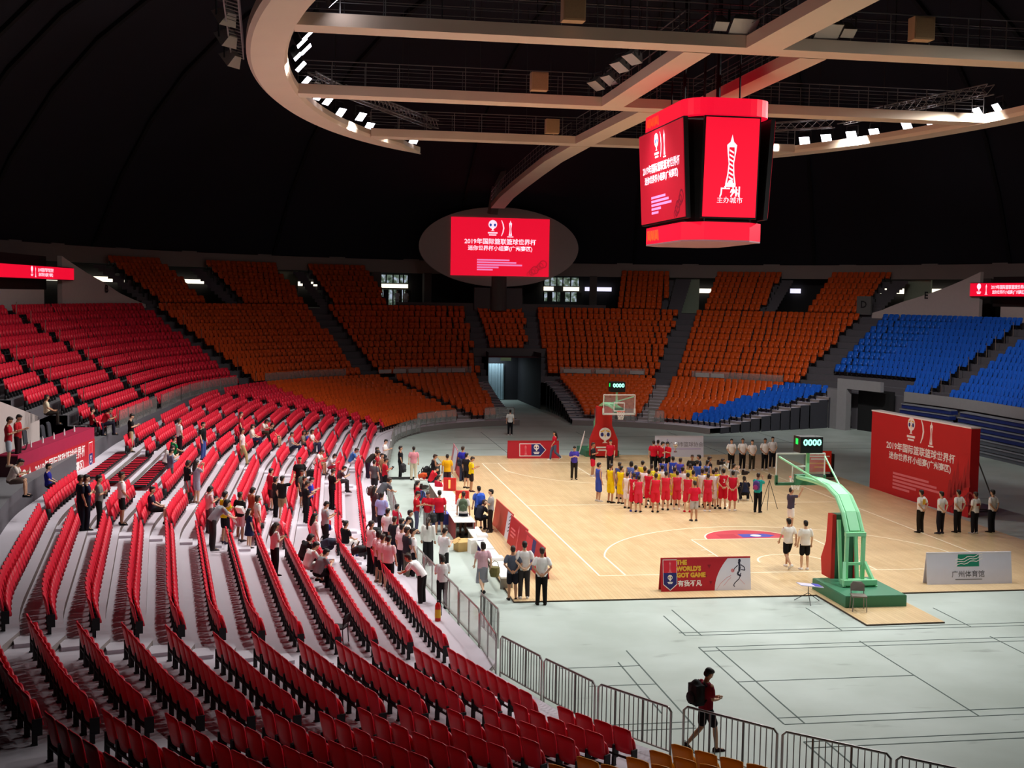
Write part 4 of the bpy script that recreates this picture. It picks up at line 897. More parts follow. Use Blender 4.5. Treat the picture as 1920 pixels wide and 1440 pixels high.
PEOPLE = [
(13.31, 24.56, 0.04, 1.74, 180, 'fr', 'short', 'tee', 'f2efec', 'trousers', '1a1a1e', 'f2efec', 'person in white T-shirt, hands clasped in front, leftmost of five facing the camera'),
(14.0, 24.69, 0.04, 1.75, 180, 'fr', 'short', 'tee', 'f2efec', 'trousers', '1a1a1e', 'f2efec', 'second person from left in the line of five white T-shirts facing the camera'),
(14.49, 24.52, 0.04, 1.68, 180, 'fr', 'short', 'tee', 'f2efec', 'trousers', '3a362e', 'f2efec', 'shortest, middle person in the line of five white T-shirts facing the camera'),
(15.29, 24.68, 0.04, 1.75, 180, 'fr', 'short', 'tee', 'f2efec', 'trousers', '1a1a1e', 'f2efec', 'fourth person in the line of five white T-shirts facing the camera'),
(15.98, 25.33, 0.04, 1.76, 180, 'fr', 'short', 'tee', 'f2efec', 'trousers', '22222c', 'f2efec', 'rightmost person in the line of five white T-shirts facing the camera'),
(14.95, 6.47, 0.04, 1.76, -25, 'bh', 'short', 'tee', 'f2efec', 'trousers', '2c2622', '2a2420', 'person seen from behind, yellow print on white T-shirt, nearest the backdrop middle'),
(15.66, 6.15, 0.04, 1.74, -25, 'bh', 'short', 'tee', 'f2efec', 'baggy', '26222a', '302c34', 'person in white T-shirt and baggy cuffed black trousers, in front of red backdrop'),
(16.53, 6.37, 0.04, 1.76, -20, 'bh', 'short', 'tee', 'f2efec', 'trousers', '262428', '2a2420', 'middle person of five white T-shirts seen from behind by the red backdrop'),
(17.11, 6.07, 0.04, 1.72, -20, 'st', 'short', 'tee', 'f2efec', 'trousers', '222026', 'c8c0bc', 'person seen from behind with red print on white T-shirt, at backdrop end'),
(17.99, 6.29, 0.04, 1.76, -25, 'bh', 'short', 'tee', 'f2efec', 'trousers', '22242a', '2a2420', 'rightmost person in white T-shirt, hands behind back, past the red backdrop'),
(-3.45, -2.79, 0.0, 1.7, 5, 'bh', 'short', 'tee', '5a6070', 'shorts', '1e1e28', '2c2420', 'person in grey T-shirt and black shorts at the near court corner'),
(-3.09, -2.8, 0.04, 1.8, 5, 'bh', 'short', 'tee', 'e4e2e0', 'trousers', '3a3434', 'f2efec', 'person in white T-shirt and charcoal trousers, middle of three at near court corner'),
(-2.67, -3.48, 0.0, 1.78, 8, 'bh', 'short', 'tee', 'f2efec', 'trousers', '1c1816', '1c1816', 'person in white T-shirt and black cargo trousers, right of three at near court corner'),
(-4.26, -1.92, 0.0, 1.66, -12, 'wk', 'bob', 'tee', 'dcb0bc', 'skirt', '8c8e98', '2a2628', 'woman in pink shirt and long grey skirt walking beside white benches'),
(6.88, 0.6, 0.04, 1.76, -10, 'wk', 'short', 'tee', 'f2efec', 'shorts', '1a1a1e', 'f2efec', 'person in white T-shirt and black shorts walking behind the near backboard'),
(7.37, 0.27, 0.04, 1.74, 5, 'st', 'short', 'tee', 'f2efec', 'shorts', '1a1a1e', 'f2efec', 'person in white T-shirt and black shorts standing beside the near hoop stand'),
(9.78, 7.47, 0.04, 1.74, 80, 'up', 'short', 'tee', '4c4658', 'shorts', 'f2efec', '2a2624', 'person in dark T-shirt and white shorts raising one arm under near hoop'),
(9.92, 11.55, 0.04, 1.76, 40, 'cam', 'short', 'tee', '2cb4b4', 'trousers', '1a1a1e', '2a2a2e', 'camera operator in turquoise T-shirt behind a tripod'),
(10.48, 14.71, 0.04, 1.1, 10, 'sq', 'short', 'tee', '1c2034', 'trousers', '1a1a1e', 'f2efec', 'person in navy T-shirt squatting beside the turquoise camera operator'),
(10.1, 16.8, 0.04, 1.7, 80, 'cam', 'short', 'long', 'd8d4cc', 'trousers', '4a4a50', '3a3a3e', 'camera operator in pale shirt filming at the far side of the players'),
(10.04, 15.06, 0.04, 1.68, 60, 'cam', 'short', 'tee', 'a8a6ac', 'trousers', '3a3a42', '3a3a3e', 'person in grey shirt holding a camera rig beside the red number 3 player'),
(6.41, 9.7, 0.04, 1.72, 0, 'st', 'short', 'tee', 'd8203c', 'shorts', 'b4b2b4', '3a3a3e', 'coach in red T-shirt and grey shorts nearest the camera behind the players'),
(8.72, 23.95, 0.04, 1.74, 20, 'st', 'short', 'tee', 'd01c34', 'trousers', '1a1a1e', '1a1a1e', 'leftmost red-shirted official by the far white board'),
(8.97, 23.99, 0.04, 1.76, 30, 'st', 'short', 'tee', 'c8182c', 'trousers', '1a1a1e', '1a1a1e', 'red-shirted official leaning close behind the trophy holder'),
(9.02, 23.46, 0.04, 1.74, 90, 'ph', 'short', 'tee', 'c01830', 'trousers', '18181c', '1a1a1e', 'red-shirted official holding out the silver trophy'),
(9.37, 23.44, 0.04, 1.74, 250, 'ph', 'short', 'tee', 'd81c30', 'trousers', '1a1a1e', '1a1a1e', 'red-shirted official receiving, right of the trophy'),
(8.94, 17.94, 0.04, 1.74, 200, 'st', 'short', 'tee', '2a2624', 'trousers', '22222a', '1a1a1e', 'person in black T-shirt facing the players from the far side'),
(9.28, 17.92, 0.04, 1.74, 300, 'st', 'short', 'tee', '1e2238', 'trousers', '1e2238', '1a1a1e', 'person in navy shirt turned toward the black T-shirted person'),
(9.65, 17.45, 0.04, 1.72, 80, 'st', 'cap', 'tee', '24222a', 'trousers', '24222a', '1a1a1e', 'person in black cap and dark shirt behind the blue players'),
(3.87, 21.72, 0.04, 1.74, 185, 'ph', 'short', 'tee', '4a40a8', 'trousers', '2c2622', '1a1a1e', 'person in blue shirt and dark trousers standing alone left of the far hoop'),
(5.09, 22.74, 0.04, 1.78, 120, 'ac', 'short', 'tee', '26262a', 'shorts', 'd8203a', 'c8c0bc', 'person in black T-shirt and red shorts with folded arms near the far hoop'),
(6.45, 24.42, 0.04, 1.72, 215, 'st', 'short', 'tee', 'c81c34', 'trousers', '262226', '1a1a1e', 'person in red polo and black trousers right of the far hoop pad'),
(4.34, 29.12, 0.04, 1.66, 265, 'wk', 'long', 'tee', 'cc2038', 'trousers', '5a6884', 'f2efec', 'woman in red T-shirt and jeans beside the far red banner'),
(3.92, 42.09, 0.0, 1.74, 10, 'st', 'short', 'tee', 'e8e6e2', 'trousers', '1a1a1e', 'f2efec', 'person in white shirt and black trousers walking at the dark tunnel mouth'),
(3.51, 14.87, 0.04, 1.8, 75, 'st', 'short', 'jersey', '3c50b0', 'pshorts', '3c50b0', 'c8c4c0', 'blue and white jersey player, leftmost, standing apart facing right'),
(3.98, 14.47, 0.04, 1.8, 60, 'st', 'short', 'jersey', 'f0cc10', 'pshorts', 'f0cc10', '201c18', 'yellow jersey player, leftmost of the yellow pair'),
(4.39, 14.19, 0.04, 1.74, 50, 'st', 'short', 'jersey', 'f0cc10', 'pshorts', 'f0cc10', '2a2420', 'yellow jersey player, second from the left end'),
(4.67, 15.57, 0.04, 1.72, 40, 'st', 'short', 'jersey', '4a5488', 'pshorts', '4a5488', '2a2420', 'blue jersey player half hidden behind the second yellow player'),
(4.38, 13.01, 0.04, 1.62, 40, 'st', 'short', 'jersey', 'f0e4e4', 'pshorts', 'f0e8ec', '2a2420', 'short white jersey player beside the red number 5'),
(4.44, 12.15, 0.04, 1.72, 15, 'st', 'short', 'jersey', 'd01c34', 'pshorts', 'd01c34', '3c48a0', 'red jersey player wearing number 5'),
(5.07, 14.2, 0.04, 1.76, 20, 'st', 'short', 'jersey', '3a4490', 'pshorts', '3a4490', '1a1a1e', 'dark-haired blue jersey player behind red number 5'),
(5.28, 15.75, 0.04, 1.74, 20, 'st', 'bob', 'jersey', '6070b4', 'pshorts', '6070b4', '1a1a1e', 'blue jersey player with bushy hair at the back left'),
(5.79, 15.63, 0.04, 1.78, 20, 'st', 'short', 'jersey', 'e8c83c', 'pshorts', 'e8c83c', '1a1a1e', 'tall yellow jersey player in the back row left'),
(4.61, 11.99, 0.04, 1.62, 20, 'st', 'short', 'jersey', 'd8344c', 'pshorts', 'd8344c', '1a1a1e', 'small red jersey player just right of number 5'),
(5.39, 13.82, 0.04, 1.76, 20, 'st', 'short', 'jersey', 'f0e0e4', 'pshorts', 'f0e0e4', '1a1a1e', 'white jersey player, second row, third from the left'),
(5.38, 13.09, 0.04, 1.72, 30, 'st', 'short', 'jersey', 'd01c34', 'pshorts', 'd01c34', '1a1a1e', 'red jersey player turned sideways, third red from the left'),
(5.95, 14.66, 0.04, 1.74, 20, 'st', 'short', 'jersey', 'e4d030', 'pshorts', 'e4d030', '1a1a1e', 'yellow jersey player behind the third red player'),
(5.91, 13.73, 0.04, 1.72, 20, 'st', 'short', 'jersey', 'e0cc38', 'pshorts', 'e0cc38', '1a1a1e', 'yellow jersey player hidden behind the fourth red player'),
(5.36, 11.91, 0.04, 1.72, 15, 'st', 'short', 'jersey', 'dc283c', 'pshorts', 'dc283c', '1a1a1e', 'red jersey player, fourth red from the left'),
(6.26, 14.0, 0.04, 1.8, 20, 'st', 'short', 'jersey', 'e8e4e4', 'pshorts', 'e8e4e4', '1a1a1e', 'white jersey player, tall, left of the blue number 14'),
(5.97, 12.42, 0.04, 1.74, 15, 'st', 'short', 'jersey', 'e03044', 'pshorts', 'e03044', '1a1a1e', 'red jersey player, fifth red from the left'),
(7.25, 17.16, 0.04, 1.72, 20, 'st', 'short', 'jersey', '4450b0', 'pshorts', '4450b0', '1a1a1e', 'blue jersey player in the back row below the trophy'),
(7.7, 17.09, 0.04, 1.78, 5, 'st', 'short', 'jersey', '3448b4', 'pshorts', '3448b4', '1a1a1e', 'blue jersey player wearing number 14'),
(7.99, 16.8, 0.04, 1.74, 40, 'st', 'short', 'jersey', '4a48b8', 'pshorts', '4a48b8', '1a1a1e', 'purple-blue jersey player right of number 14'),
(7.09, 13.58, 0.04, 1.76, 20, 'st', 'short', 'jersey', 'f0e8ec', 'pshorts', 'f0e8ec', '1a1a1e', 'white jersey player in the middle of the group'),
(6.75, 13.71, 0.04, 1.74, 20, 'st', 'short', 'jersey', 'dcc838', 'pshorts', 'dcc838', '1a1a1e', 'yellow jersey player in the middle of the group'),
(6.52, 12.53, 0.04, 1.74, 15, 'st', 'short', 'jersey', 'd83448', 'pshorts', 'd83448', 'f2efec', 'red jersey player, sixth red from the left, white socks'),
(7.85, 14.87, 0.04, 1.72, 20, 'st', 'short', 'jersey', 'e4cc50', 'pshorts', 'e4cc50', '1a1a1e', 'yellow jersey player behind the seventh red player'),
(8.58, 16.01, 0.04, 1.74, 30, 'st', 'short', 'jersey', '4058b8', 'pshorts', '4058b8', '1a1a1e', 'blue jersey player in front of the navy shirt'),
(9.07, 15.97, 0.04, 1.74, 60, 'st', 'short', 'jersey', '6878b8', 'pshorts', '6878b8', '1a1a1e', 'pale blue jersey player in front of the black cap'),
(6.8, 11.87, 0.04, 1.74, 15, 'st', 'short', 'jersey', 'd42c40', 'pshorts', 'd42c40', 'c82030', 'red jersey player with red shoes, beside the coach'),
(7.34, 12.8, 0.04, 1.72, 20, 'st', 'short', 'jersey', 'd8b850', 'pshorts', 'd8b850', '1a1a1e', 'ochre jersey player directly in front of the coach'),
(7.83, 13.0, 0.04, 1.76, 20, 'st', 'short', 'jersey', 'f0eaee', 'pshorts', 'f0eaee', '1a1a1e', 'white jersey player right of the coach'),
(8.18, 13.47, 0.04, 1.74, 20, 'st', 'short', 'jersey', 'f0cc10', 'pshorts', 'f0cc10', '1a1a1e', 'bright yellow jersey player behind the eighth red player'),
(7.74, 11.92, 0.04, 1.7, 15, 'st', 'short', 'jersey', 'd82c44', 'pshorts', 'd82c44', 'f2efec', 'red jersey player with white socks right of the coach'),
(8.23, 12.65, 0.04, 1.76, 20, 'st', 'short', 'jersey', 'e8e2e8', 'pshorts', 'e8e2e8', '1a1a1e', 'white jersey player, rightmost white in the group'),
(8.53, 13.17, 0.04, 1.78, 20, 'st', 'short', 'jersey', 'ecd410', 'pshorts', 'ecd410', '1a1a1e', 'yellow jersey player at the right end of the group'),
(8.66, 12.54, 0.04, 1.82, 5, 'bh', 'short', 'jersey', 'd01c34', 'pshorts', 'd01c34', '1a1a1e', 'red jersey player wearing number 3'),
(8.92, 12.01, 0.04, 1.8, 25, 'bh', 'short', 'jersey', 'd4203c', 'pshorts', 'd4203c', 'f2efec', 'red jersey player at the right end of the group, hands behind back'),
(-4.34, 22.17, 0.0, 1.72, 5, 'st', 'short', 'tee', 'e898a4', 'trousers', 'd8ccb4', '2a2624', 'person in pink T-shirt and beige trousers carrying a dark bag'),
(-4.98, 22.56, 0.0, 1.7, 85, 'st', 'short', 'tee', '1e1e24', 'trousers', '1c1c20', '2a2624', 'slim person all in black standing beside the grey divider'),
(-3.63, 19.04, 0.0, 1.74, 75, 'ph', 'short', 'jersey', '24242a', 'pshorts', '24242a', 'd8d4d0', 'black jersey player behind a heap of bags'),
(-3.02, 18.77, 0.04, 1.72, 5, 'st', 'short', 'tee', 'f0b41c', 'shorts', '40303c', '5a4a44', 'person in amber T-shirt seen from behind at table end'),
(-1.94, 21.36, 0.04, 1.78, 40, 'st', 'short', 'tee', '3838b8', 'trousers', '3c4460', '2a2a30', 'person in bright blue T-shirt with navy bag by the pink banner'),
(-2.04, 19.14, 0.04, 1.72, 50, 'st', 'short', 'tee', '2a2830', 'shorts', '242228', '2a2624', 'person in black T-shirt behind the yellow-vested person'),
(-1.95, 18.06, 0.04, 1.7, 85, 'ph', 'short', 'tee', 'f0d020', 'shorts', '2a2024', '402c34', 'person in yellow vest over black shirt at the court edge'),
(-3.89, 18.2, 0.0, 1.26, 80, 'sp', 'short', 'tee', 'd42434', 'trousers', '2a2a34', '1a1a1e', 'red-shirted person seated at the far end of the scoring table'),
(-3.83, 15.22, 0.0, 1.26, 60, 'si', 'short', 'tee', 'c02038', 'trousers', '2c3050', '1a1a1e', 'red-shirted person bent over the middle of the scoring table'),
(-4.92, 13.53, 0.0, 1.26, 60, 'si', 'ponytail', 'tee', 'c81c30', 'trousers', '2c3050', '1a1a1e', 'red-shirted person with dark ponytail seated behind the blue chair'),
(-5.45, 8.12, 0.0, 1.7, 95, 'ph', 'short', 'tee', 'c8202c', 'trousers', '50506c', '5a4a4c', 'person in red polo and jeans reading a sheet'),
(-5.0, 8.09, 0.0, 1.7, 200, 'ph', 'short', 'tee', 'd02034', 'trousers', '9a9698', '8a8688', 'person in red polo and grey trousers facing the camera'),
(-4.58, 7.82, 0.0, 1.76, 0, 'st', 'short', 'tee', 'cc1c30', 'shorts', '242428', '8a7a6c', 'person in red T-shirt and black shorts seen from behind at table'),
(-3.66, 7.62, 0.0, 1.74, 10, 'st', 'short', 'tee', 'dcd8d4', 'shorts', '20222c', '3c3c40', 'person with green backpack and dark shorts at the table corner'),
(-2.89, 8.79, 0.04, 1.72, -10, 'st', 'short', 'tee', '4a68c0', 'shorts', '303848', '3c3c40', 'person with bright blue backpack right of the scoring table'),
(-2.99, 8.2, 0.04, 1.28, 60, 'sp', 'short', 'tee', '2a2c38', 'trousers', '202028', '3a3438', 'person in dark shirt seated on the far end of the white bench'),
(-2.52, 7.95, 0.04, 1.72, 285, 'ac', 'short', 'tee', '9c9c9c', 'trousers', '2a2422', '3a3438', 'person in grey T-shirt and black trousers facing the seated man'),
(-6.68, 21.5, 0.0, 1.7, 75, 'ln', 'short', 'tee', '302c2a', 'trousers', '382840', '24202a', 'person in dark T-shirt and purple trousers leaning on the glass barrier'),
(-5.58, 25.43, 0.0, 1.72, 110, 'ph', 'short', 'tee', 'f0eeec', 'trousers', '3a3a3e', '4a4440', 'person in white T-shirt with phone, farthest back in barrier crowd'),
(-6.18, 22.31, 0.0, 1.68, 100, 'st', 'short', 'tee', '6a5450', 'trousers', '3a3238', '4a4440', 'person in brown top behind the barrier crowd'),
(-6.24, 20.82, 0.0, 1.68, 90, 'ph', 'short', 'tee', 'b83440', 'trousers', '3a3238', '4a4440', 'person in dull red T-shirt looking down among barrier crowd'),
(-6.08, 19.94, 0.0, 1.66, 120, 'st', 'short', 'tee', '8c6048', 'trousers', '3a3238', '4a4440', 'person in tan top squeezed behind the red polo'),
(-6.07, 17.74, 0.0, 1.74, 75, 'ph', 'short', 'tee', 'cc2434', 'trousers', '201e22', '1a1a1e', 'person in red polo stretching a tablet out to the right'),
(-6.59, 17.3, 0.0, 1.7, 40, 'st', 'short', 'tee', '5a5c60', 'shorts', '2c2a2e', '4a4440', 'person in charcoal T-shirt seen from behind by barrier'),
(-6.67, 11.91, 0.0, 1.72, 60, 'ln', 'short', 'tee', '54565c', 'trousers', '3a4048', '1a1a1e', 'person in slate T-shirt stooping over the barrier'),
(-6.98, 9.96, 0.0, 1.62, 60, 'st', 'long', 'tee', '4a3c40', 'trousers', '3a3238', '1a1a1e', 'woman in dark top with brown handbag behind lavender shirt'),
(-6.85, 7.43, 0.0, 1.76, 30, 'st', 'short', 'tee', 'a4a8dc', 'trousers', '201c20', '1a1a1e', 'person in lavender shirt and black trousers seen from behind'),
(-6.83, 4.29, 0.0, 1.68, 40, 'st', 'short', 'tee', 'ece8ea', 'shorts', '2a2426', '5a4a44', 'person in white T-shirt below the lavender shirt'),
(-6.26, 7.66, 0.0, 1.24, 60, 'si', 'short', 'tee', 'c4203a', 'trousers', '2c2a40', '1a1a1e', 'red-shirted person seated at the small blue table'),
(-7.62, 0.65, 0.15, 1.76, 60, 'ac', 'short', 'tee', 'f0dce0', 'trousers', '1a181c', '1a1a1e', 'person in white T-shirt, arms folded, leftmost of standing spectators at barrier'),
(-7.44, -0.72, 0.15, 1.7, 50, 'st', 'bob', 'tee', 'f0c8d0', 'shorts', '1e1a1e', '8a6a60', 'pale pink T-shirt spectator between two others near the front rows'),
(-7.35, -1.15, 0.15, 1.66, 45, 'st', 'short', 'tee', 'f2d0d6', 'shorts', '1c1c1e', 'f2efec', 'short pale pink T-shirt spectator behind the front seat row'),
(-7.2, -1.74, 0.15, 1.72, 30, 'st', 'short', 'tee', 'f4ccd4', 'shorts', '1c1c1e', 'f2efec', 'spectator in pink-white T-shirt and black shorts at the front seat row'),
(-6.72, 2.44, 0.0, 1.72, 45, 'st', 'short', 'tee', '2a2830', 'trousers', '262436', '1a1a1e', 'person in black T-shirt between white T-shirts at the barrier'),
(-6.5, 2.12, 0.0, 1.7, 60, 'st', 'short', 'tee', 'f0e6ea', 'trousers', '24222c', '1a1a1e', 'white T-shirt spectator half hidden behind the black T-shirt'),
(-6.06, 3.91, 0.0, 1.68, 90, 'st', 'short', 'tee', '2c2a2e', 'trousers', '242228', '1a1a1e', 'dark-dressed person beside the blue table'),
(-6.27, 2.53, 0.0, 1.7, 100, 'ph', 'short', 'tee', 'f2eee8', 'trousers', '2a282c', '1a1a1e', 'white T-shirt person with dark fringe looking at a phone'),
(-6.58, 0.91, 0.0, 1.74, 50, 'st', 'short', 'tee', 'f2dce2', 'trousers', '201e26', '1a1a1e', 'white T-shirt spectator at the head of the barrier'),
(-6.47, 0.25, 0.0, 1.76, 70, 'fr', 'short', 'tee', '34323a', 'trousers', '6a6c60', 'dcd8d0', 'person in dark grey T-shirt and olive trousers at barrier corner'),
(-6.28, 0.25, 0.0, 1.72, 80, 'st', 'short', 'tee', 'f4f0f0', 'trousers', '24222a', '1a1a1e', 'white T-shirt person with a black shoulder bag inside the barrier'),
(-5.56, 2.36, 0.0, 1.68, 20, 'st', 'ponytail', 'long', 'ecebe6', 'wide', '262426', '1a1a1e', 'woman in white blouse and wide black trousers with long ponytail'),
(-5.27, 0.04, 0.0, 1.76, 50, 'ph', 'short', 'tee', 'f0eff2', 'trousers', '262426', '1a1a1e', 'person in loose white T-shirt looking down, right of the ponytailed woman'),
(-6.3, -3.34, 0.0, 1.56, -60, 'ln', 'short', 'tee', 'f2f0f0', 'trousers', '262426', '1a1a1e', 'white T-shirt person resting arms on the outside of the barrier'),
(-5.72, -3.63, 0.0, 1.64, -10, 'ph', 'bob', 'tee', 'eceaea', 'trousers', '201e22', '1a1a1e', 'woman in white blouse seen from behind outside the barrier'),
(-12.99, 2.84, 1.158, 1.62, 60, 'ph', 'bob', 'tee', 'f0ccd0', 'trousers', '6a5a60', '4a4448', 'woman in pale pink shirt above the man with papers'),
(-12.74, 0.75, 0.99, 1.62, 70, 'ln', 'bob', 'tee', '9a9ca4', 'trousers', '3a3438', '4a4448', 'person in grey T-shirt leaning down with white papers'),
(-12.4, 1.8, 0.99, 1.76, 50, 'ac', 'short', 'tee', 'ecc81c', 'shorts', '1c1a20', '40384a', 'person in yellow T-shirt and black shorts standing on the terrace'),
(-11.97, 2.98, 0.822, 1.72, 40, 'st', 'short', 'tee', '1e1c20', 'shorts', 'dca8b0', '4a4448', 'person in black T-shirt and pink shorts with yellow-white bag'),
(-11.64, 4.54, 0.822, 1.64, 60, 'ph', 'bob', 'dress', 'a85840', 'shorts', 'a85840', '4a4448', 'woman in rust-coloured dress among the seats'),
(-11.39, 3.15, 0.822, 1.56, 70, 'st', 'bob', 'tee', 'f0ece8', 'shorts', 'c8a088', '4a4448', 'girl in white top right of the rust dress'),
(-11.62, 1.83, 0.822, 1.34, 60, 'st', 'long', 'dress', '232446', 'skirt', '232446', '4a4448', 'child in navy dress in front of the rust dress'),
(-10.68, -2.37, 0.822, 1.64, 60, 'ph', 'long', 'tee', 'f4f0ee', 'trousers', '221e20', '1a1a1e', 'girl with long hair looking at her phone, white T-shirt, dark trousers'),
(-11.09, 9.13, 0.822, 1.66, 60, 'st', 'short', 'tee', 'b0223a', 'shorts', '4a3c40', '4a4448', 'person in crimson T-shirt among the middle rows'),
(-10.89, 8.23, 0.654, 1.64, 70, 'st', 'bob', 'tee', '2a2a2c', 'trousers', '1c1a1e', 'b8b4b0', 'woman all in black beside the man raising his hand'),
(-10.63, 7.7, 0.654, 1.74, 40, 'up', 'short', 'tee', '1c1a1c', 'shorts', 'a08464', '6a3838', 'person in black T-shirt and khaki shorts raising a hand'),
(-9.99, 12.64, 0.677, 1.78, 170, 'st', 'short', 'tee', '1a181a', 'shorts', '201e24', 'd8d4d0', 'tall person in black turned toward the camera in the rows'),
(-9.9, 11.58, 0.501, 1.56, 120, 'st', 'short', 'tee', '5a6058', 'shorts', '2a2a30', 'd8d4d0', 'youth with bright green lanyard below the tall black-dressed person'),
(-9.79, 10.38, 0.49, 1.48, 90, 'st', 'short', 'tee', '242226', 'trousers', '201e22', '1a1a1e', 'shorter dark-dressed youth behind the phone user in black'),
(-9.73, 7.66, 0.486, 1.72, 70, 'ph', 'short', 'tee', '201e22', 'trousers', '1c1a1e', '1a1a1e', 'person all in black reading a phone beside the blue T-shirt'),
(-9.56, 9.05, 0.486, 1.66, 80, 'ph', 'short', 'tee', '3c48b8', 'shorts', '24222a', 'd8a0a0', 'person in royal blue T-shirt in the middle rows'),
(-8.65, 11.9, 0.335, 1.74, 60, 'ph', 'short', 'tee', '1e1a1e', 'trousers', '1c181e', '1a1a1e', 'person in black T-shirt holding a phone out, near front rows'),
(-8.31, 16.16, 0.371, 1.2, 80, 'sp', 'short', 'tee', '4a3c40', 'trousers', '3a3438', '1a1a1e', 'person in dark clothes seated behind the phone holder'),
(-9.07, 3.8, 0.318, 1.74, 70, 'ph', 'short', 'tee', 'a4a4aa', 'trousers', '242226', '1a1a1e', 'person in grey T-shirt using a phone on the second row'),
(-9.46, 0.98, 0.486, 1.64, 70, 'st', 'long', 'tee', 'f0d4d8', 'shorts', 'f4eeee', '8a6a60', 'woman in pink and white shirt and white shorts with long hair'),
(-8.4, 2.43, 0.318, 1.26, 55, 'si', 'bun', 'tee', '201e22', 'shorts', 'e8e4e0', '3c4878', 'woman in black T-shirt with hair bun seated on the second row'),
(-9.25, 20.48, 0.575, 1.24, 110, 'sp', 'short', 'tee', 'eceae6', 'shorts', '8a7c64', '3a3438', 'seated person in white T-shirt hunched over, middle block'),
(-8.58, 20.76, 0.409, 1.16, 120, 'sp', 'bob', 'tee', 'cfd0d8', 'shorts', 'c03048', '3a3438', 'seated child in pale top with a red pack'),
(-7.48, 23.33, 0.264, 1.24, 90, 'sp', 'short', 'tee', '3c74c0', 'shorts', 'd8d4d8', '3a3438', 'seated person in blue and white T-shirt near front rows'),
(-13.05, 25.53, 1.453, 1.7, 90, 'st', 'short', 'tee', 'bc2438', 'trousers', '4a2c34', '1a1a1e', 'person in red T-shirt standing high in the left rows'),
(-12.69, 19.36, 1.236, 1.72, 80, 'wk', 'short', 'tee', 'f0e0de', 'trousers', 'b49c6c', '2a2420', 'person in white shirt and khaki trousers walking up the aisle'),
(-12.46, 25.14, 1.283, 1.24, 100, 'si', 'bob', 'tee', 'e4d8cc', 'trousers', '2c2a48', '4a4448', 'woman in cream patterned top seated behind the khaki walker'),
(-12.09, 27.77, 1.304, 1.26, 110, 'sp', 'bob', 'tee', 'ece4dc', 'trousers', '4a4034', '4a4448', 'woman in cream shirt seated one row higher'),
(-11.5, 26.96, 1.13, 1.26, 110, 'si', 'short', 'tee', '262626', 'shorts', '5c5c48', '4a4448', 'person in black T-shirt and olive shorts seated facing right'),
(-10.44, 24.61, 0.945, 1.22, 100, 'si', 'short', 'tee', '9a9aa0', 'trousers', '24263c', '4a4448', 'person in grey T-shirt seated, middle rows'),
(-9.84, 26.7, 0.794, 1.22, 110, 'si', 'bob', 'tee', '8a7c70', 'trousers', '3a3c48', '4a4448', 'woman with long hair in beige top seated with companions'),
(-9.65, 26.87, 0.796, 1.2, 100, 'si', 'short', 'tee', '3c4490', 'trousers', '3a3c48', '4a4448', 'child in blue shirt seated between companions'),
(-9.39, 27.03, 0.798, 1.24, 110, 'si', 'bob', 'tee', 'e8e0dc', 'trousers', '3a3c58', '4a4448', 'woman in white patterned top seated at the group end'),
(-17.53, 17.67, 2.062, 1.76, 75, 'ph', 'short', 'tee', '1e1c1e', 'trousers', 'b8a884', '2a2420', 'person in black T-shirt and khaki trousers beside the folded seats'),
(-15.54, 19.1, 1.738, 1.72, 60, 'st', 'short', 'tee', 'f0eaea', 'trousers', '2a1c24', '1a1a1e', 'person in white T-shirt and dark trousers among the upper rows'),
(-14.43, 18.69, 1.568, 1.76, 110, 'st', 'short', 'tee', '1a1a1c', 'trousers', '48589a', '2a2830', 'person in black T-shirt and blue jeans standing in aisle'),
(-15.47, 15.92, 1.713, 1.24, 60, 'si', 'short', 'tee', '107c44', 'trousers', '24201e', '1a1a1e', 'seated person in green T-shirt'),
(-15.51, 12.91, 1.688, 1.24, 60, 'sp', 'short', 'tee', 'e0dcd8', 'trousers', '4a4448', '1a1a1e', 'seated person in white T-shirt below the green one'),
(-15.07, 10.58, 1.498, 1.6, 60, 'ph', 'short', 'long', '6c7088', 'shorts', '5a5450', '1a1a1e', 'person in grey-blue shirt leaning at seat row end'),
(-14.19, 8.14, 1.326, 1.64, 60, 'ph', 'bob', 'tee', '201c20', 'shorts', '9a9698', '8a6a60', 'youth in black T-shirt holding white papers'),
(-13.84, 8.0, 1.326, 1.64, 50, 'cam', 'long', 'tee', '9a90a0', 'shorts', 'a8a4b4', '8a6a60', 'woman with long black hair and plaid top leaning forward'),
(-15.71, 1.83, 1.662, 1.76, 75, 'fr', 'short', 'tee', 'f0e4e6', 'shorts', '1e1c1e', '1a1a1e', 'person in white T-shirt and black shorts at row end, upper left'),
(-14.87, 2.87, 1.494, 1.26, 90, 'si', 'short', 'tee', '2a2838', 'shorts', '201e20', '1a1a1e', 'person in dark striped T-shirt seated at row end'),
(-16.69, 0.07, 1.83, 1.76, 60, 'st', 'short', 'tee', '1c1c2c', 'trousers', '1c1c28', '1a1a1e', 'person in navy shirt, left of the pair beside grey polo'),
(-16.53, 0.12, 1.83, 1.76, 70, 'ac', 'short', 'tee', '20223c', 'trousers', '1c1c28', '1a1a1e', 'person in navy shirt, right of the pair beside grey polo'),
(-16.31, 1.09, 1.662, 1.76, 85, 'ac', 'short', 'tee', '7c7876', 'trousers', '1a1818', '1a1a1e', 'person in grey polo and black trousers with folded arms'),
(-18.58, 4.8, 2.05, 1.24, 85, 'si', 'short', 'tee', '2a2a90', 'trousers', '24222a', '1a1a1e', 'person in blue T-shirt slumped on a seat at upper left'),
(-19.0, 1.06, 2.75, 1.22, 85, 'sp', 'short', 'tee', 'd8ccc4', 'shorts', '5a4a44', '1a1a1e', 'person in pale shirt seated at the left edge behind railing'),
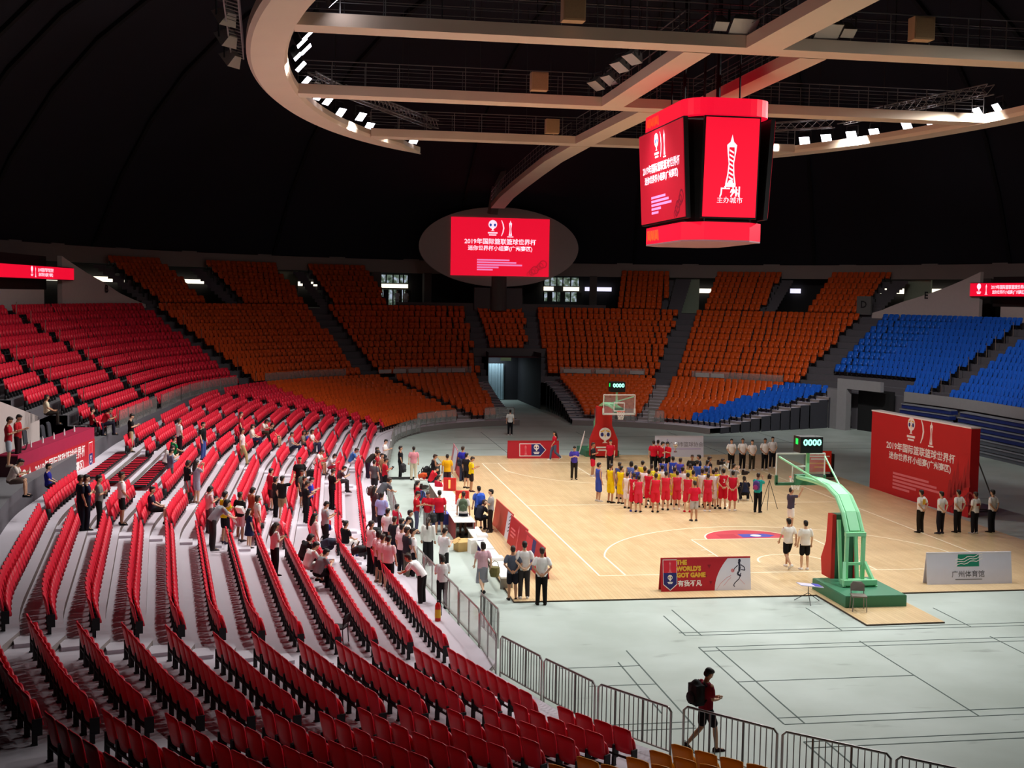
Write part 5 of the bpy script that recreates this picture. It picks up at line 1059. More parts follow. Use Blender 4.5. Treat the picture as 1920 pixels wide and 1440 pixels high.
(-19.83, 4.56, 3.235, 1.74, 80, 'ph', 'short', 'tee', 'b0202c', 'shorts', 'a8b0bc', '8a7a70', 'person in red T-shirt and pale shorts behind the banner table'),
(-19.79, 5.8, 3.235, 1.7, 100, 'ph', 'short', 'tee', 'b8222c', 'trousers', '301c20', '1a1a1e', 'person in red T-shirt reaching over the banner table end'),
(-20.36, 13.69, 3.72, 1.24, 80, 'si', 'bob', 'tee', 'd0c4a8', 'trousers', '2a2420', '1a1a1e', 'person with big dark hair seated above the banner table'),
(-19.28, 18.22, 2.75, 1.26, 80, 'si', 'short', 'tee', 'b01c2c', 'trousers', '201c2c', '1a1a1e', 'left of two red-shirted people seated behind the glass rail'),
(-18.85, 18.48, 2.75, 1.26, 80, 'sp', 'short', 'tee', 'a81c2c', 'trousers', '201c2c', '1a1a1e', 'right of two red-shirted people seated behind the glass rail'),
(-9.87, -1.53, 0.654, 1.24, 60, 'sp', 'bob', 'tee', '2a282a', 'trousers', '2a282a', '1a1a1e', 'person in black seated in front of the pink shirted woman'),
(-9.73, -2.81, 0.654, 1.24, 60, 'sp', 'short', 'tee', 'ece8e8', 'shorts', 'd8d4d0', '1a1a1e', 'person in white T-shirt seated among front rows'),
(-9.41, -3.04, 0.486, 1.26, 55, 'sp', 'short', 'tee', '8a8a90', 'trousers', '1c1a1e', '1a1a1e', 'person in grey T-shirt and black trousers hunched on a seat'),
(-1.59, -15.87, 0.0, 1.78, 75, 'wkh', 'short', 'tee', '8c1c30', 'shorts', '16141a', '2c1418', 'person in dark red polo with black backpack walking by barrier'),
]
# ------------------------------------------------------------------ people
def V3(*a): return Vector(a)
def pose(nm):
    J = dict(pelvis=V3(0, 0, .93), waist=V3(0, .01, 1.08), chest=V3(0, 0, 1.30), neck=V3(0, -.015, 1.46), head=V3(0, .012, 1.615), look=V3(0, 1, -.08))
    for s, k in ((-1, 'L'), (1, 'R')):
        J['sh'+k] = V3(s*.185, -.01, 1.405); J['el'+k] = V3(s*.235, -.03, 1.13); J['wr'+k] = V3(s*.245, .05, .90); J['hd'+k] = V3(s*.02, .12, -1)
        J['hip'+k] = V3(s*.09, 0, .90); J['kn'+k] = V3(s*.10, .02, .49); J['an'+k] = V3(s*.11, -.01, .085); J['toe'+k] = V3(s*.15, 1, 0)
    def arms(e, w_, h):
        for s, k in ((-1, 'L'), (1, 'R')):
            J['el'+k] = V3(s*e[0], e[1], e[2]); J['wr'+k] = V3(s*w_[0], w_[1], w_[2]); J['hd'+k] = V3(s*h[0], h[1], h[2])
    def down(a=-.5):
        J['look'] = V3(0, 1, a); J['head'] = J['head']+V3(0, .04, -.015)
    if nm == 'bh': arms((.27, -.11, 1.16), (.07, -.175, .95), (-1, -.05, -.35))
    elif nm == 'fr': arms((.25, .0, 1.14), (.07, .18, .93), (-1, .1, -.5))
    elif nm == 'ac': arms((.25, .05, 1.15), (-.02, .2, 1.19), (-1, .02, .12))
    elif nm == 'ph': arms((.22, .02, 1.14), (.07, .27, 1.2), (-.3, .6, .35)); down()
    elif nm == 'cam': arms((.22, .15, 1.27), (.09, .27, 1.5), (-.3, .3, .8))
    elif nm == 'up':
        J['elR'] = V3(.3, .17, 1.42); J['wrR'] = V3(.31, .3, 1.66); J['hdR'] = V3(0, .25, 1)
        J['elL'] = V3(-.24, .03, 1.14); J['wrL'] = V3(-.2, .22, 1.03); J['hdL'] = V3(.2, .8, -.2)
    elif nm in ('wk', 'wkh'):
        J['knR'] = V3(.095, .17, .51); J['anR'] = V3(.095, .22, .085); J['knL'] = V3(-.095, -.02, .49); J['anL'] = V3(-.095, -.36, .19); J['toeL'] = V3(-.1, 1, -.75)
        J['elR'] = V3(.24, -.13, 1.15); J['wrR'] = V3(.24, -.12, .90); J['elL'] = V3(-.23, .07, 1.14); J['wrL'] = V3(-.21, .22, .95)
        if nm == 'wkh': arms((.23, .01, 1.14), (.09, .24, 1.08), (-.5, .6, .1)); down(-.7)
    elif nm == 'ln':
        J.update(waist=V3(0, .08, 1.05), chest=V3(0, .24, 1.20), neck=V3(0, .36, 1.28), head=V3(0, .46, 1.38), look=V3(0, 1, -.3))
        for s, k in ((-1, 'L'), (1, 'R')): J['sh'+k] = V3(s*.185, .30, 1.26)
        arms((.22, .42, 1.05), (.15, .58, .96), (-.2, .8, -.2))
    elif nm in ('si', 'sp'):
        J.update(pelvis=V3(0, 0, .52), waist=V3(0, .0, .66), chest=V3(0, -.02, .88), neck=V3(0, -.02, 1.03), head=V3(0, .02, 1.18))
        for s, k in ((-1, 'L'), (1, 'R')):
            J['sh'+k] = V3(s*.185, -.02, .985); J['hip'+k] = V3(s*.09, .03, .50); J['kn'+k] = V3(s*.13, .43, .52); J['an'+k] = V3(s*.13, .45, .085)
        arms((.24, .06, .74), (.14, .28, .62), (-.1, 1, -.15))
        if nm == 'sp':
            J.update(waist=V3(0, .05, .65), chest=V3(0, .14, .85), neck=V3(0, .22, .97), head=V3(0, .31, 1.08), look=V3(0, 1, -.6))
            for s, k in ((-1, 'L'), (1, 'R')): J['sh'+k] = V3(s*.185, .16, .95)
            arms((.23, .28, .72), (.06, .47, .76), (-.3, .6, .3))
    elif nm == 'sq':
        J.update(pelvis=V3(0, -.12, .34), waist=V3(0, -.03, .46), chest=V3(0, .10, .65), neck=V3(0, .16, .80), head=V3(0, .21, .94))
        for s, k in ((-1, 'L'), (1, 'R')):
            J['sh'+k] = V3(s*.185, .12, .76); J['hip'+k] = V3(s*.09, -.1, .33); J['kn'+k] = V3(s*.2, .30, .50); J['an'+k] = V3(s*.16, .02, .085)
        arms((.24, .25, .58), (.12, .36, .68), (-.3, .5, .4))
    return J
def loft(mb, rings, n=14):
    """closed elliptical loft: (centre, rx, ry), rings square to the spine"""
    v = []
    for i, (c, rx, ry) in enumerate(rings):
        d = (rings[min(i+1, len(rings)-1)][0]-rings[max(i-1, 0)][0]).normalized(); y = V3(0, 1, 0)-d*d.y
        if y.length < .2: y = V3(0, 0, -1)-d*(-d.z)
        y.normalize(); x = y.cross(d)
        v += [c+x*(rx*math.cos(2*PI*k/n))+y*(ry*math.sin(2*PI*k/n)) for k in range(n)]
    m = len(rings); f = [(i*n+k, i*n+(k+1) % n, (i+1)*n+(k+1) % n, (i+1)*n+k) for i in range(m-1) for k in range(n)]
    f += [tuple(range(n-1, -1, -1)), tuple((m-1)*n+k for k in range(n))]
    mb.add(v, f)
def limb(mb, pts, rad):
    mb.tube(pts, rad, 10)
    for p, r in zip(pts, rad): mb.ball(p, r, 10, 6)
def remesh(mb, vox, smooth=3):
    me = bpy.data.meshes.new('m'); me.from_pydata(mb.v, [], mb.f); me.update()
    o = bpy.data.objects.new('m', me); COL.objects.link(o)
    r = o.modifiers.new('r', 'REMESH'); r.mode = 'VOXEL'; r.voxel_size = vox; r.use_smooth_shade = True
    if smooth: s = o.modifiers.new('s', 'SMOOTH'); s.iterations = smooth; s.factor = .5
    dg = bpy.context.evaluated_depsgraph_get(); out = bpy.data.meshes.new_from_object(o.evaluated_get(dg))
    bpy.data.objects.remove(o); bpy.data.meshes.remove(me); return out
def head_frame(J):
    f = J['look'].normalized(); x = V3(1, 0, 0); u = x.cross(f).normalized(); f = u.cross(x)
    return Matrix((x, f, u)).transposed()           # columns: right, forward, up
def merge_extra(me, mb, mats_n):
    """append simple geometry (fingers, eyes, lips) to a remeshed body"""
    n0 = len(me.vertices); co = np.empty(n0*3); me.vertices.foreach_get('co', co); vs = [tuple(c) for c in co.reshape(-1, 3)]
    fs = [tuple(p.vertices) for p in me.polygons]; m = MB(); m.add(vs, fs, 0); m.add(mb.v, mb.f, 0); m.m[len(fs):] = mb.m
    out = m.mesh('body', mats_n, True); bpy.data.meshes.remove(me); return out
SKIN0 = M('skin', 'c99a7c', .55, 0, .04, 12); EYE = M('eye_dark', '18120f', .4, 0, 0); LIP = M('lip', 'a8605a', .5, 0, 0)
MESHC = {}
def body_mesh(nm):
    k = ('body', nm)
    if k in MESHC: return MESHC[k]
    J = pose(nm); mb = MB(); H = head_frame(J); hc = J['head']
    loft(mb, [(J['pelvis']-(J['waist']-J['pelvis'])*.5, .12, .09), (J['pelvis'], .155, .11), (J['waist'], .132, .095), (J['chest'], .165, .11), (J['chest'].lerp(J['neck'], .55), .15, .085), (J['neck'], .06, .058)])
    limb(mb, [J['neck']-(J['neck']-J['chest'])*.25, J['neck'].lerp(hc, .55)], [.062, .052])
    for s in 'LR':
        limb(mb, [J['hip'+s], J['hip'+s].lerp(J['kn'+s], .4), J['kn'+s], J['kn'+s].lerp(J['an'+s], .35), J['an'+s]], [.085, .078, .053, .054, .036])
        limb(mb, [J['sh'+s], J['el'+s], J['el'+s].lerp(J['wr'+s], .3), J['wr'+s]], [.05, .037, .037, .024])
        t = J['toe'+s].normalized(); a = J['an'+s]; limb(mb, [a+V3(0, 0, -.03)-t*.03, a+t*.12+V3(0, 0, -.05)], [.035, .03])
        d = J['hd'+s].normalized(); limb(mb, [J['wr'+s], J['wr'+s]+d*.045, J['wr'+s]+d*.085], [.024, .034, .034])
    Rm = H
    mb.ball(hc+H @ V3(0, -.005, .02), (.076, .094, .098), 18, 12, 0, Rm); mb.ball(hc+H @ V3(0, .022, -.045), (.056, .066, .066), 14, 8, 0, Rm)
    limb(mb, [hc+H @ V3(0, .085, .012), hc+H @ V3(0, .104, -.02)], [.011, .016])
    for s in (-1, 1): mb.ball(hc+H @ V3(s*.078, -.008, -.005), (.012, .02, .031), 8, 6, 0, Rm)
    me = remesh(mb, .0125, 2); ex = MB()
    for s in (-1, 1):
        ex.ball(hc+H @ V3(s*.031, .082, .012), (.013, .009, .007), 8, 5, 1, Rm); ex.seg(hc+H @ V3(s*.016, .087, .034), hc+H @ V3(s*.046, .079, .036), .008, .008, 1)
    ex.seg(hc+H @ V3(-.02, .086, -.055), hc+H @ V3(.02, .086, -.055), .01, .01, 2)
    for k_, sg in (('L', -1), ('R', 1)):                 # five fingers, unequal and bent
        d = J['hd'+k_].normalized(); fa = (J['wr'+k_]-J['el'+k_]).normalized()
        side = d.cross(V3(0, 1, 0) if abs(d.y) < .8 else V3(0, 0, 1)).normalized(); palm = side.cross(d).normalized(); c0 = J['wr'+k_]+d*.075
        for i, (off, L) in enumerate(((-.027, .066), (-.009, .076), (.009, .072), (.026, .056))):
            p = c0+side*off; q = p+d*(L*.5)+palm*.006; r = q+d*(L*.32)+palm*.02; e = r+d*(L*.14)+palm*.022
            ex.tube([p, q, r, e], [.0095, .0088, .008, .006], 6, 0)
        p = J['wr'+k_]+d*.03-side*.025*1; q = p+d*.025-side*.026+palm*.012; r = q+d*.03-side*.006+palm*.018; ex.tube([p, q, r], [.012, .0105, .008], 6, 0)
    me = merge_extra(me, ex, [SKIN0, EYE, LIP]); MESHC[k] = me; return me
def clothes_mesh(nm, kind):
    k = (kind, nm)
    if k in MESHC: return MESHC[k]
    J = pose(nm); mb = MB(); g = .018
    sit = nm in ('si', 'sp', 'sq')
    if kind in ('tee', 'jersey', 'long', 'dress'):
        hem = J['pelvis']-(J['waist']-J['pelvis'])*(.12 if sit else .45)
        w_ = 1.0 if kind != 'jersey' else .97
        loft(mb, [(hem, .185*w_, .135*w_), (J['pelvis'].lerp(J['waist'], .3), .18*w_, .13*w_), (J['waist'], .17*w_, .125*w_), (J['chest'], .195*w_, .138), (J['chest'].lerp(J['neck'], .55), .178*w_, .108), (J['chest'].lerp(J['neck'], .93), .075, .072)])
        for s in 'LR':
            e, w2 = J['el'+s], J['wr'+s]; sh = J['sh'+s]
            if kind in ('tee', 'dress'): limb(mb, [sh.lerp(J['chest'], .08), sh.lerp(e, .3), sh.lerp(e, .66)], [.064, .068, .064])
            elif kind == 'long': limb(mb, [sh, e, w2.lerp(e, .08)], [.07, .054, .042])
            else: mb.ball(sh.lerp(J['chest'], .12), .066, 10, 6)
        if kind == 'dress':
            kn = (J['knL']+J['knR'])/2; loft(mb, [(J['waist'], .16, .12), (J['pelvis'], .19, .15), (J['pelvis'].lerp(kn, .85), .26, .2)])
    else:
        top = J['pelvis'].lerp(J['waist'], .35); hips = (J['hipL']+J['hipR'])/2
        loft(mb, [(top, .158, .115), (J['pelvis'], .178, .132), (J['pelvis'].lerp(hips, .5)-V3(0, 0, .06 if not sit else .02), .172, .128)])
        for s in 'LR':
            h, kn, an = J['hip'+s], J['kn'+s], J['an'+s]
            if kind in ('shorts', 'pshorts'):
                f = .78 if kind == 'shorts' else .93; r = (.098, .092) if kind == 'shorts' else (.105, .108)
                limb(mb, [h, h.lerp(kn, .5), h.lerp(kn, f)], [r[0], r[0], r[1]])
            elif kind == 'skirt': pass
            else:
                m = {'trousers': (.105, .08, .066), 'wide': (.1, .1, .1), 'baggy': (.115, .1, .05)}[kind]
                limb(mb, [h, h.lerp(kn, .5), kn, kn.lerp(an, .5), an+V3(0, 0, .0)], [m[0], (m[0]+m[1])/2, m[1], (m[1]+m[2])/2, m[2]])
        if kind == 'skirt':
            kn = (J['knL']+J['knR'])/2; an = (J['anL']+J['anR'])/2; loft(mb, [(top, .155, .115), (J['pelvis'], .18, .14), (kn, .2, .17), (kn.lerp(an, .35), .22, .19)])
    me = remesh(mb, .017, 2); me.name = kind; MESHC[k] = me; me.materials.clear(); me.materials.append(SKIN0); return me
def hair_mesh(nm, kind):
    k = ('hair', nm, kind)
    if k in MESHC: return MESHC[k]
    J = pose(nm); H = head_frame(J); hc = J['head']; mb = MB(); B_ = lambda p, r: mb.ball(hc+H @ V3(*p), r, 12, 8, 0, H)
    B_((0, -.026, .042), (.085, .098, .092)); B_((0, .02, .082), (.07, .075, .05)); B_((0, -.055, -.01), (.074, .062, .075))
    if kind == 'bob': B_((0, -.04, .0), (.1, .085, .12)); B_((0, -.05, -.06), (.095, .07, .075))
    if kind == 'long':
        B_((0, -.045, .0), (.095, .08, .12)); limb(mb, [hc+H @ V3(0, -.07, -.03), J['neck']+V3(0, -.09, -.05), J['chest'].lerp(J['neck'], .3)+V3(0, -.135, 0)], [.085, .09, .06])
    if kind == 'ponytail': limb(mb, [hc+H @ V3(0, -.11, .05), hc+H @ V3(0, -.17, -.05), J['neck']+V3(0, -.14, -.08), J['chest'].lerp(J['neck'], .2)+V3(0, -.15, 0)], [.03, .042, .04, .02])
    if kind == 'bun': B_((0, -.12, .09), (.06, .06, .06))
    if kind == 'cap': mb.ball(hc+H @ V3(0, .1, .06), (.07, .075, .012), 12, 6, 0, H); B_((0, -.01, .06), (.092, .108, .075))
    me = remesh(mb, .012, 2); me.name = 'hair'; me.materials.clear(); me.materials.append(SKIN0); MESHC[k] = me; return me
def shoe_mesh(nm, s):
    k = ('shoe', nm, s)
    if k in MESHC: return MESHC[k]
    J = pose(nm); a = J['an'+s]; t = J['toe'+s].normalized(); up = V3(0, 0, 1); side = t.cross(up).normalized(); up2 = side.cross(t); mb = MB()
    base = a-up2*.045; sole = []
    prof = [(-.075, .034, .0), (-.05, .042, .0), (.03, .04, .0), (.12, .048, .0), (.17, .04, .0), (.195, .02, .0)]
    rows = []
    for y, w_, _ in prof:
        h = {-.075: .07, -.05: .085, .03: .082, .12: .05, .17: .036, .195: .022}[y]
        rows.append([base+t*y+side*(w_*c)+up2*(h*e-.04) for c, e in ((-1, 0), (-1, .45), (-.6, 1), (.6, 1), (1, .45), (1, 0))])
    v = [p for r in rows for p in r]; n = 6
    f = [(i*n+j, i*n+(j+1) % n, (i+1)*n+(j+1) % n, (i+1)*n+j) for i in range(len(rows)-1) for j in range(n)]+[tuple(range(n-1, -1, -1)), tuple((len(rows)-1)*n+j for j in range(n))]
    mb.add(v, f); me = mb.mesh('shoe', [SKIN0], True); MESHC[k] = me; return me
SKINS = [M('skin'), M('skin_tan', 'b98768', .55, 0, .04, 12), M('skin_light', 'dcb294', .55, 0, .04, 12)]
HAIRM = M('black_hair', '1d1614', .55, 0, .15, 30); HAIRB = M('brown_hair', '33231c', .55, 0, .15, 30)
def part(name, me, root, mats):
    o = bpy.data.objects.new(name, me); COL.objects.link(o); o.parent = root
    for i, m in enumerate(mats):
        if i < len(o.material_slots): o.material_slots[i].link = 'OBJECT'; o.material_slots[i].material = m
    return o
WHO = {}
def person(x, y, z, H, face, ps, hair, top, tc, bot, bc, sc, label, group=None, skin=0):
    base = {'si': 1.29, 'sp': 1.21, 'sq': 1.06, 'ln': 1.50}.get(ps, 1.745)
    if ps in ('sp',): H = min(H, 1.24)
    k = H/base; k = max(.72, min(1.08, k))
    r = tag(empty('person', (x, y, z), -math.radians(face)), label, 'person', group); r.scale = (k, k, k)
    part('body', body_mesh(ps), r, [SKINS[skin], EYE, LIP])
    part('cap' if hair == 'cap' else 'hair', hair_mesh(ps, hair), r, [HAIRM if skin != 1 else HAIRB])
    cm = lambda h: M('cloth_'+h, h, .85, 0, .08, 9, spec=.15)
    tn = {'tee': 'shirt', 'jersey': 'jersey', 'long': 'shirt', 'dress': 'dress'}[top]
    part(tn, clothes_mesh(ps, top), r, [cm(tc)])
    if top != 'dress': part({'trousers': 'trousers', 'wide': 'trousers', 'baggy': 'trousers', 'shorts': 'shorts', 'pshorts': 'shorts', 'skirt': 'skirt'}[bot], clothes_mesh(ps, bot), r, [cm(bc)])
    for s in 'LR': part('shoe', shoe_mesh(ps, s), r, [cm(sc)])
    WHO[label] = r; return r
for i, p in enumerate(PEOPLE):
    lb = p[12]; grp = None
    if 'jersey player' in lb: grp = 'players lined up on the court'
    elif 'five' in lb: grp = 'volunteers in white T-shirts'
    person(*p, group=grp, skin=(i*7+i//3) % 3)
def back_print(root, s, size, col, zc=1.22, y=-.145, front=False, bold=.006):
    if front: T = lambda a, b, d: (-a, -y+d, zc+b)
    else: T = lambda a, b, d: (a, y-d, zc+b)
    return text(s, size, M('print_'+col, col, .7, 0, 0), root, T, 'jersey_number', bold=bold)
for key, s in (('wearing number 5', '5'), ('wearing number 3', '3')):
    r = [WHO[l] for l in WHO if key in l][0]; back_print(r, s, .24, 'fff4f0')
r = [WHO[l] for l in WHO if 'wearing number 14' in l][0]; back_print(r, '14', .22, 'f4f4ff')
def shirt_print(key, col, w_, h, zc):
    r = [WHO[l] for l in WHO if key in l][0]; mb = MB()
    mb.plate([(-w_, -h), (w_, -h), (w_, h), (-w_, h)], lambda a, b, d: (a, -.147-d, zc+b), 0, .004); mb.build('shirt_print', M('print_'+col, col, .8, 0, .3, 40), r)
shirt_print('yellow print on white', 'e8b030', .09, .11, 1.27); shirt_print('red print on white', 'a03428', .1, .05, 1.22)
# ------------------------------------------------------------------ boards, backdrop, tables, barriers, bags
def a_board(label, p0, p1, h, face, back_off, art=None, name='advertising_board', backcol=None, lean=.16, grp='advertising boards round the court'):
    """folding A-board; p0->p1 is the lower front edge, front faces to the right-hand side of travel reversed (toward -normal)"""
    p0 = Vector((p0[0], p0[1], 0)); p1 = Vector((p1[0], p1[1], 0)); L = (p1-p0).length; ax = (p1-p0)/L; nn = Vector((ax.y, -ax.x, 0))
    o = thing(name, label, 'advertising board', (p0.x, p0.y, .04), 0, grp)
    T = lambda a, b, d: tuple(ax*a+nn*(d-lean*b/h)+Vector((0, 0, b)))
    mb = MB(); mb.plate([(0, 0), (L, 0), (L, h), (0, h)], T, -.02, 0); fp = mb.build('front_panel', face, o)
    T2 = lambda a, b, d: tuple(ax*a+nn*(-lean*2-d+lean*b/h)+Vector((0, 0, b)))
    mb = MB(); mb.plate([(0, 0), (L, 0), (L, h), (0, h)], T2, -.02, 0); mb.build('back_panel', backcol or face, o)
    if art: art(fp, lambda a, b, d: T(a, b, d+.001), L, h)
    return o
def badge(fp, T, cx, cy, h, side=False):
    mb = MB(); w_ = h*.24
    def shape(k):
        return [(cx-w_*k, cy+h*.5*k), (cx+w_*k, cy+h*.5*k), (cx+w_*k, cy-h*.32*k), (cx, cy-h*.52*k), (cx-w_*k, cy-h*.32*k)]
    mb.plate(shape(1), T, 0, .003, 0); mb.plate(shape(.93), T, .003, .005, 1)
    mb.plate([(cx-w_*.93, cy+h*.06), (cx+w_*.93, cy+h*.06), (cx+w_*.93, cy-h*.3), (cx, cy-h*.485), (cx-w_*.93, cy-h*.3)], T, .005, .007, 2)
    b = mb.build('badge', [PW_, M('badge_red', 'd8283c', .5, 0, 0), PN]); b.parent = fp
    tower_emblem(fp, lambda a, b_, d: T(a, b_, d+.007), cx, cy+h*.27, h*.34, PP, M('badge_red')); trophy_emblem(fp, lambda a, b_, d: T(a, b_, d+.007), cx, cy-h*.15, h*.3, PW_, PN, PY)
def art_world(fp, T, L, h):
    badge(fp, T, .30, h*.5, h*.92)
    for i, s in enumerate(('THE', "WORLD'S", 'GOT GAME')):
        text(s, h*.185, PY, fp, lambda a, b, d, i=i: T(a+.52, h*(.85-.19*i)+b, d), 'slogan_lettering', 'LEFT', bold=.012, sx=.95)
    text('有我不凡', h*.19, PW_, fp, lambda a, b, d: T(a+.55, h*.22+b, d), 'slogan_lettering', 'LEFT', bold=.006)
    mb = MB(); P_ = [(1.75+ .62*(1-math.sqrt(max(0, 1-(i/12)**2))) if False else 1.78+.5*(i/12)**2, h*i/12) for i in range(13)]
    mb.plate(P_+[(L, h), (L, 0)], T, 0, .003, 0); mb.build('white_panel', M('print_pale', 'e6e4f2', .55, 0, .03), fp)
    mb = MB()
    for x, y, s in ((1.55, .82, .12), (1.45, .5, .09), (1.6, .3, .11)): mb.plate([(x, y), (x+s, y), (x+s*.5, y-s)], T, 0, .002)
    mb.build('triangle_print', PD, fp)
    mb = MB(); K = lambda pts: [(1.78+(x-1050)*.00198, h*(1-(y-170)/530)) for x, y in pts]
    for pts, w_ in (([(1470, 250), (1480, 330), (1470, 410)], .075), ([(1500, 300), (1560, 340), (1570, 390), (1500, 380)], .03), ([(1450, 310), (1400, 350), (1370, 395)], .03), ([(1460, 410), (1440, 450), (1500, 480)], .06), ([(1500, 430), (1470, 520), (1400, 580), (1370, 620), (1390, 650)], .03)):
        q = K(pts)
        for a, b in zip(q, q[1:]):
            d = Vector((b[0]-a[0], b[1]-a[1])); n = Vector((-d.y, d.x)).normalized()*w_/2
            mb.plate([(a[0]+n.x, a[1]+n.y), (b[0]+n.x*.8, b[1]+n.y*.8), (b[0]-n.x*.8, b[1]-n.y*.8), (a[0]-n.x, a[1]-n.y)], T, .004, .006, 0)
    c = K([(1480, 235)])[0]; mb.plate(arc_pts(c[0], c[1], .045, .055, 0, 2*PI, 14)[:-1], T, .004, .007, 0)
    c = K([(1360, 390)])[0]; mb.plate(arc_pts(c[0], c[1], .06, .06, 0, 2*PI, 14)[:-1], T, .004, .006, 1)
    for pts in ([(1080, 690), (1150, 590), (1260, 500), (1330, 470)], [(1200, 630), (1280, 540), (1330, 500)], [(1480, 530), (1560, 610)]):
        q = K(pts)
        for a, b in zip(q, q[1:]): mb.plate([(a[0], a[1]+.008), (b[0], b[1]+.008), (b[0], b[1]-.008), (a[0], a[1]-.008)], T, .004, .005, 1)
    mb.build('runner_print', [M('print_ink', '26243c', .6, 0, 0), M('print_rose', 'd88890', .6, 0, 0)], fp)
a_board('dark red slogan board with gold capitals and a running figure at the near baseline', (1.44, -2.38), (4.44, -2.38), 1.06, PR, .3, art_world)
def art_gym(fp, T, L, h):
    mb = MB(); mb.plate([(1.08, h*.55), (1.86, h*.55), (1.86, h*.93), (1.12, h*.93)], T, 0, .003, 0)
    for y in (.58, .66, .74):
        P_ = [(1.0+.11*i, h*(y+.03*math.sin(i*1.7+y*9)+.022*i)) for i in range(10)]
        for a, b in zip(P_, P_[1:]): mb.plate([(a[0], a[1]+.012), (b[0], b[1]+.012), (b[0], b[1]-.012), (a[0], a[1]-.012)], T, .003, .005, 1)
    mb.build('hall_emblem', [M('print_green', '1c8468', .55, 0, .05), PW_], fp)
    text('广州体育馆', h*.23, M('print_black', '34343c', .6, 0, 0), fp, lambda a, b, d: T(a+1.46, b+h*.3, d), 'hall_lettering', sx=.98)
    mb = MB(); mb.plate([(1.0, h*.135), (1.95, h*.135), (1.95, h*.165), (1.0, h*.165)], T, 0, .003); mb.build('small_print', PG, fp)
a_board('white board with green emblem and black Chinese lettering at the near right baseline', (10.6, -2.3), (13.62, -2.38), 1.05, M('board_white', 'dcdcec', .55, 0, .03), .3, art_gym)
def art_far(fp, T, L, h):
    T3_ = lambda a, b, d: T(L*.5+b*1.25+.0, h*.5-a*1.0*.9, d)
    mb = MB(); x0, x1, y0, y1 = .68, 2.25, h*.12, h*.84
    mb.plate([(x0, y0), (x1-.35, y0), (x1, (y0+y1)/2), (x1-.35, y1), (x0, y1)], T, 0, .003, 0); k = .04
    mb.plate([(x0+k, y0+k), (1.38, y0+k), (1.38, y1-k), (x0+k, y1-k)], T, .003, .005, 1); mb.plate([(1.38, y0+k), (x1-.35, y0+k), (x1-.05, (y0+y1)/2), (x1-.35, y1-k), (1.38, y1-k)], T, .003, .005, 2)
    mb.build('badge', [PW_, M('badge_red'), PN], fp)
    tower_emblem(fp, lambda a, b, d: T(a, b, d+.006), 1.05, h*.5, h*.55, PP, M('badge_red')); trophy_emblem(fp, lambda a, b, d: T(a, b, d+.006), 1.68, h*.52, h*.56, PW_, PN, PY)
a_board('dark red board with badge on the far baseline, beside a walking woman', (1.77, 29.9), (4.78, 29.85), 1.02, PR, .3, art_far)
def art_assoc(fp, T, L, h):
    text('广州市篮球协会', h*.24, PG, fp, lambda a, b, d: T(a+1.9, b+h*.58, d), 'association_lettering')
    mb = MB(); mb.plate([(1.0, h*.36), (2.8, h*.36), (2.8, h*.4), (1.0, h*.4)], T, 0, .003); mb.plate([(.72, h*.45), (.78, h*.45), (.78, h*.85), (.72, h*.85)], T, 0, .003); mb.build('small_print', M('print_lilac', 'b8a8d8', .6, 0, 0), fp)
a_board('white association board on the far baseline behind the red-shirted officials', (10.64, 30.2), (13.6, 30.15), 1.25, M('board_white'), .3, art_assoc)
def art_side1(fp, T, L, h):
    mb = MB(); mb.plate([(L*.72, 0), (L*.98, 0), (L*.98, h), (L*.72, h)], T, 0, .003, 0)
    for i in range(5): y = h*(.25+.13*i); mb.plate([(L*.84, y), (L*.9, y+.08), (L*.9, y+.12), (L*.84, y+.05)], T, .003, .005, 1)
    mb.build('white_patch', [M('board_white'), M('print_ink')], fp)
def art_side2(fp, T, L, h):
    tower_emblem(fp, T, L*.55, h*.48, h*.8, PP, PR); mb = MB()
    for y, w_ in ((.62, .5), (.5, .6), (.38, .45)): mb.plate([(L*.12, h*y), (L*(.12+w_*.5), h*y), (L*(.12+w_*.5), h*(y-.06)), (L*.12, h*(y-.06))], T, 0, .003)
    mb.build('small_print', PP, fp)
def art_side3(fp, T, L, h):
    mb = MB(); mb.plate([(L*.42, 0), (L*.58, 0), (L*.58, h), (L*.42, h)], T, 0, .003, 0); mb.plate([(L*.1, 0), (L*.42, 0), (L*.42, h*.9), (L*.1, h*.9)], T, 0, .003, 1); mb.build('stripe_print', [PN, M('badge_red')], fp)
PR2 = M('print_brick', 'c4483c', .55, 0, .12, .6)
for y1, y0, art, lb in ((9.6, 6.0, art_side1, 'brick-red sideline board with a white patch behind the bench'), (5.9, 2.9, art_side2, 'red sideline board with pink tower emblem behind the long white bench'), (2.8, -.3, art_side3, 'red sideline board with navy stripe behind the three people at the near corner')):
    a_board(lb, (-2.2, y1), (-2.1, y0), 1.05, PR2 if art is art_side1 else PR, .3, art)
def art_pink(fp, T, L, h):
    mb = MB(); mb.plate([(L*.35, 0), (L*.95, 0), (L*.95, h), (L*.35, h)], T, 0, .003); mb.build('white_patch', M('board_white'), fp)
PKB = M('print_faded_pink', 'c88088', .6, 0, .06, .8)
a_board('faded pink sideline board with white patch at the far left of the court', (-1.75, 28.2), (-1.9, 25.0), 1.1, PKB, .3, art_pink)
a_board('red sideline board half hidden behind the yellow-vested person', (-1.9, 24.6), (-2.0, 21.6), 1.0, PR, .3, None)

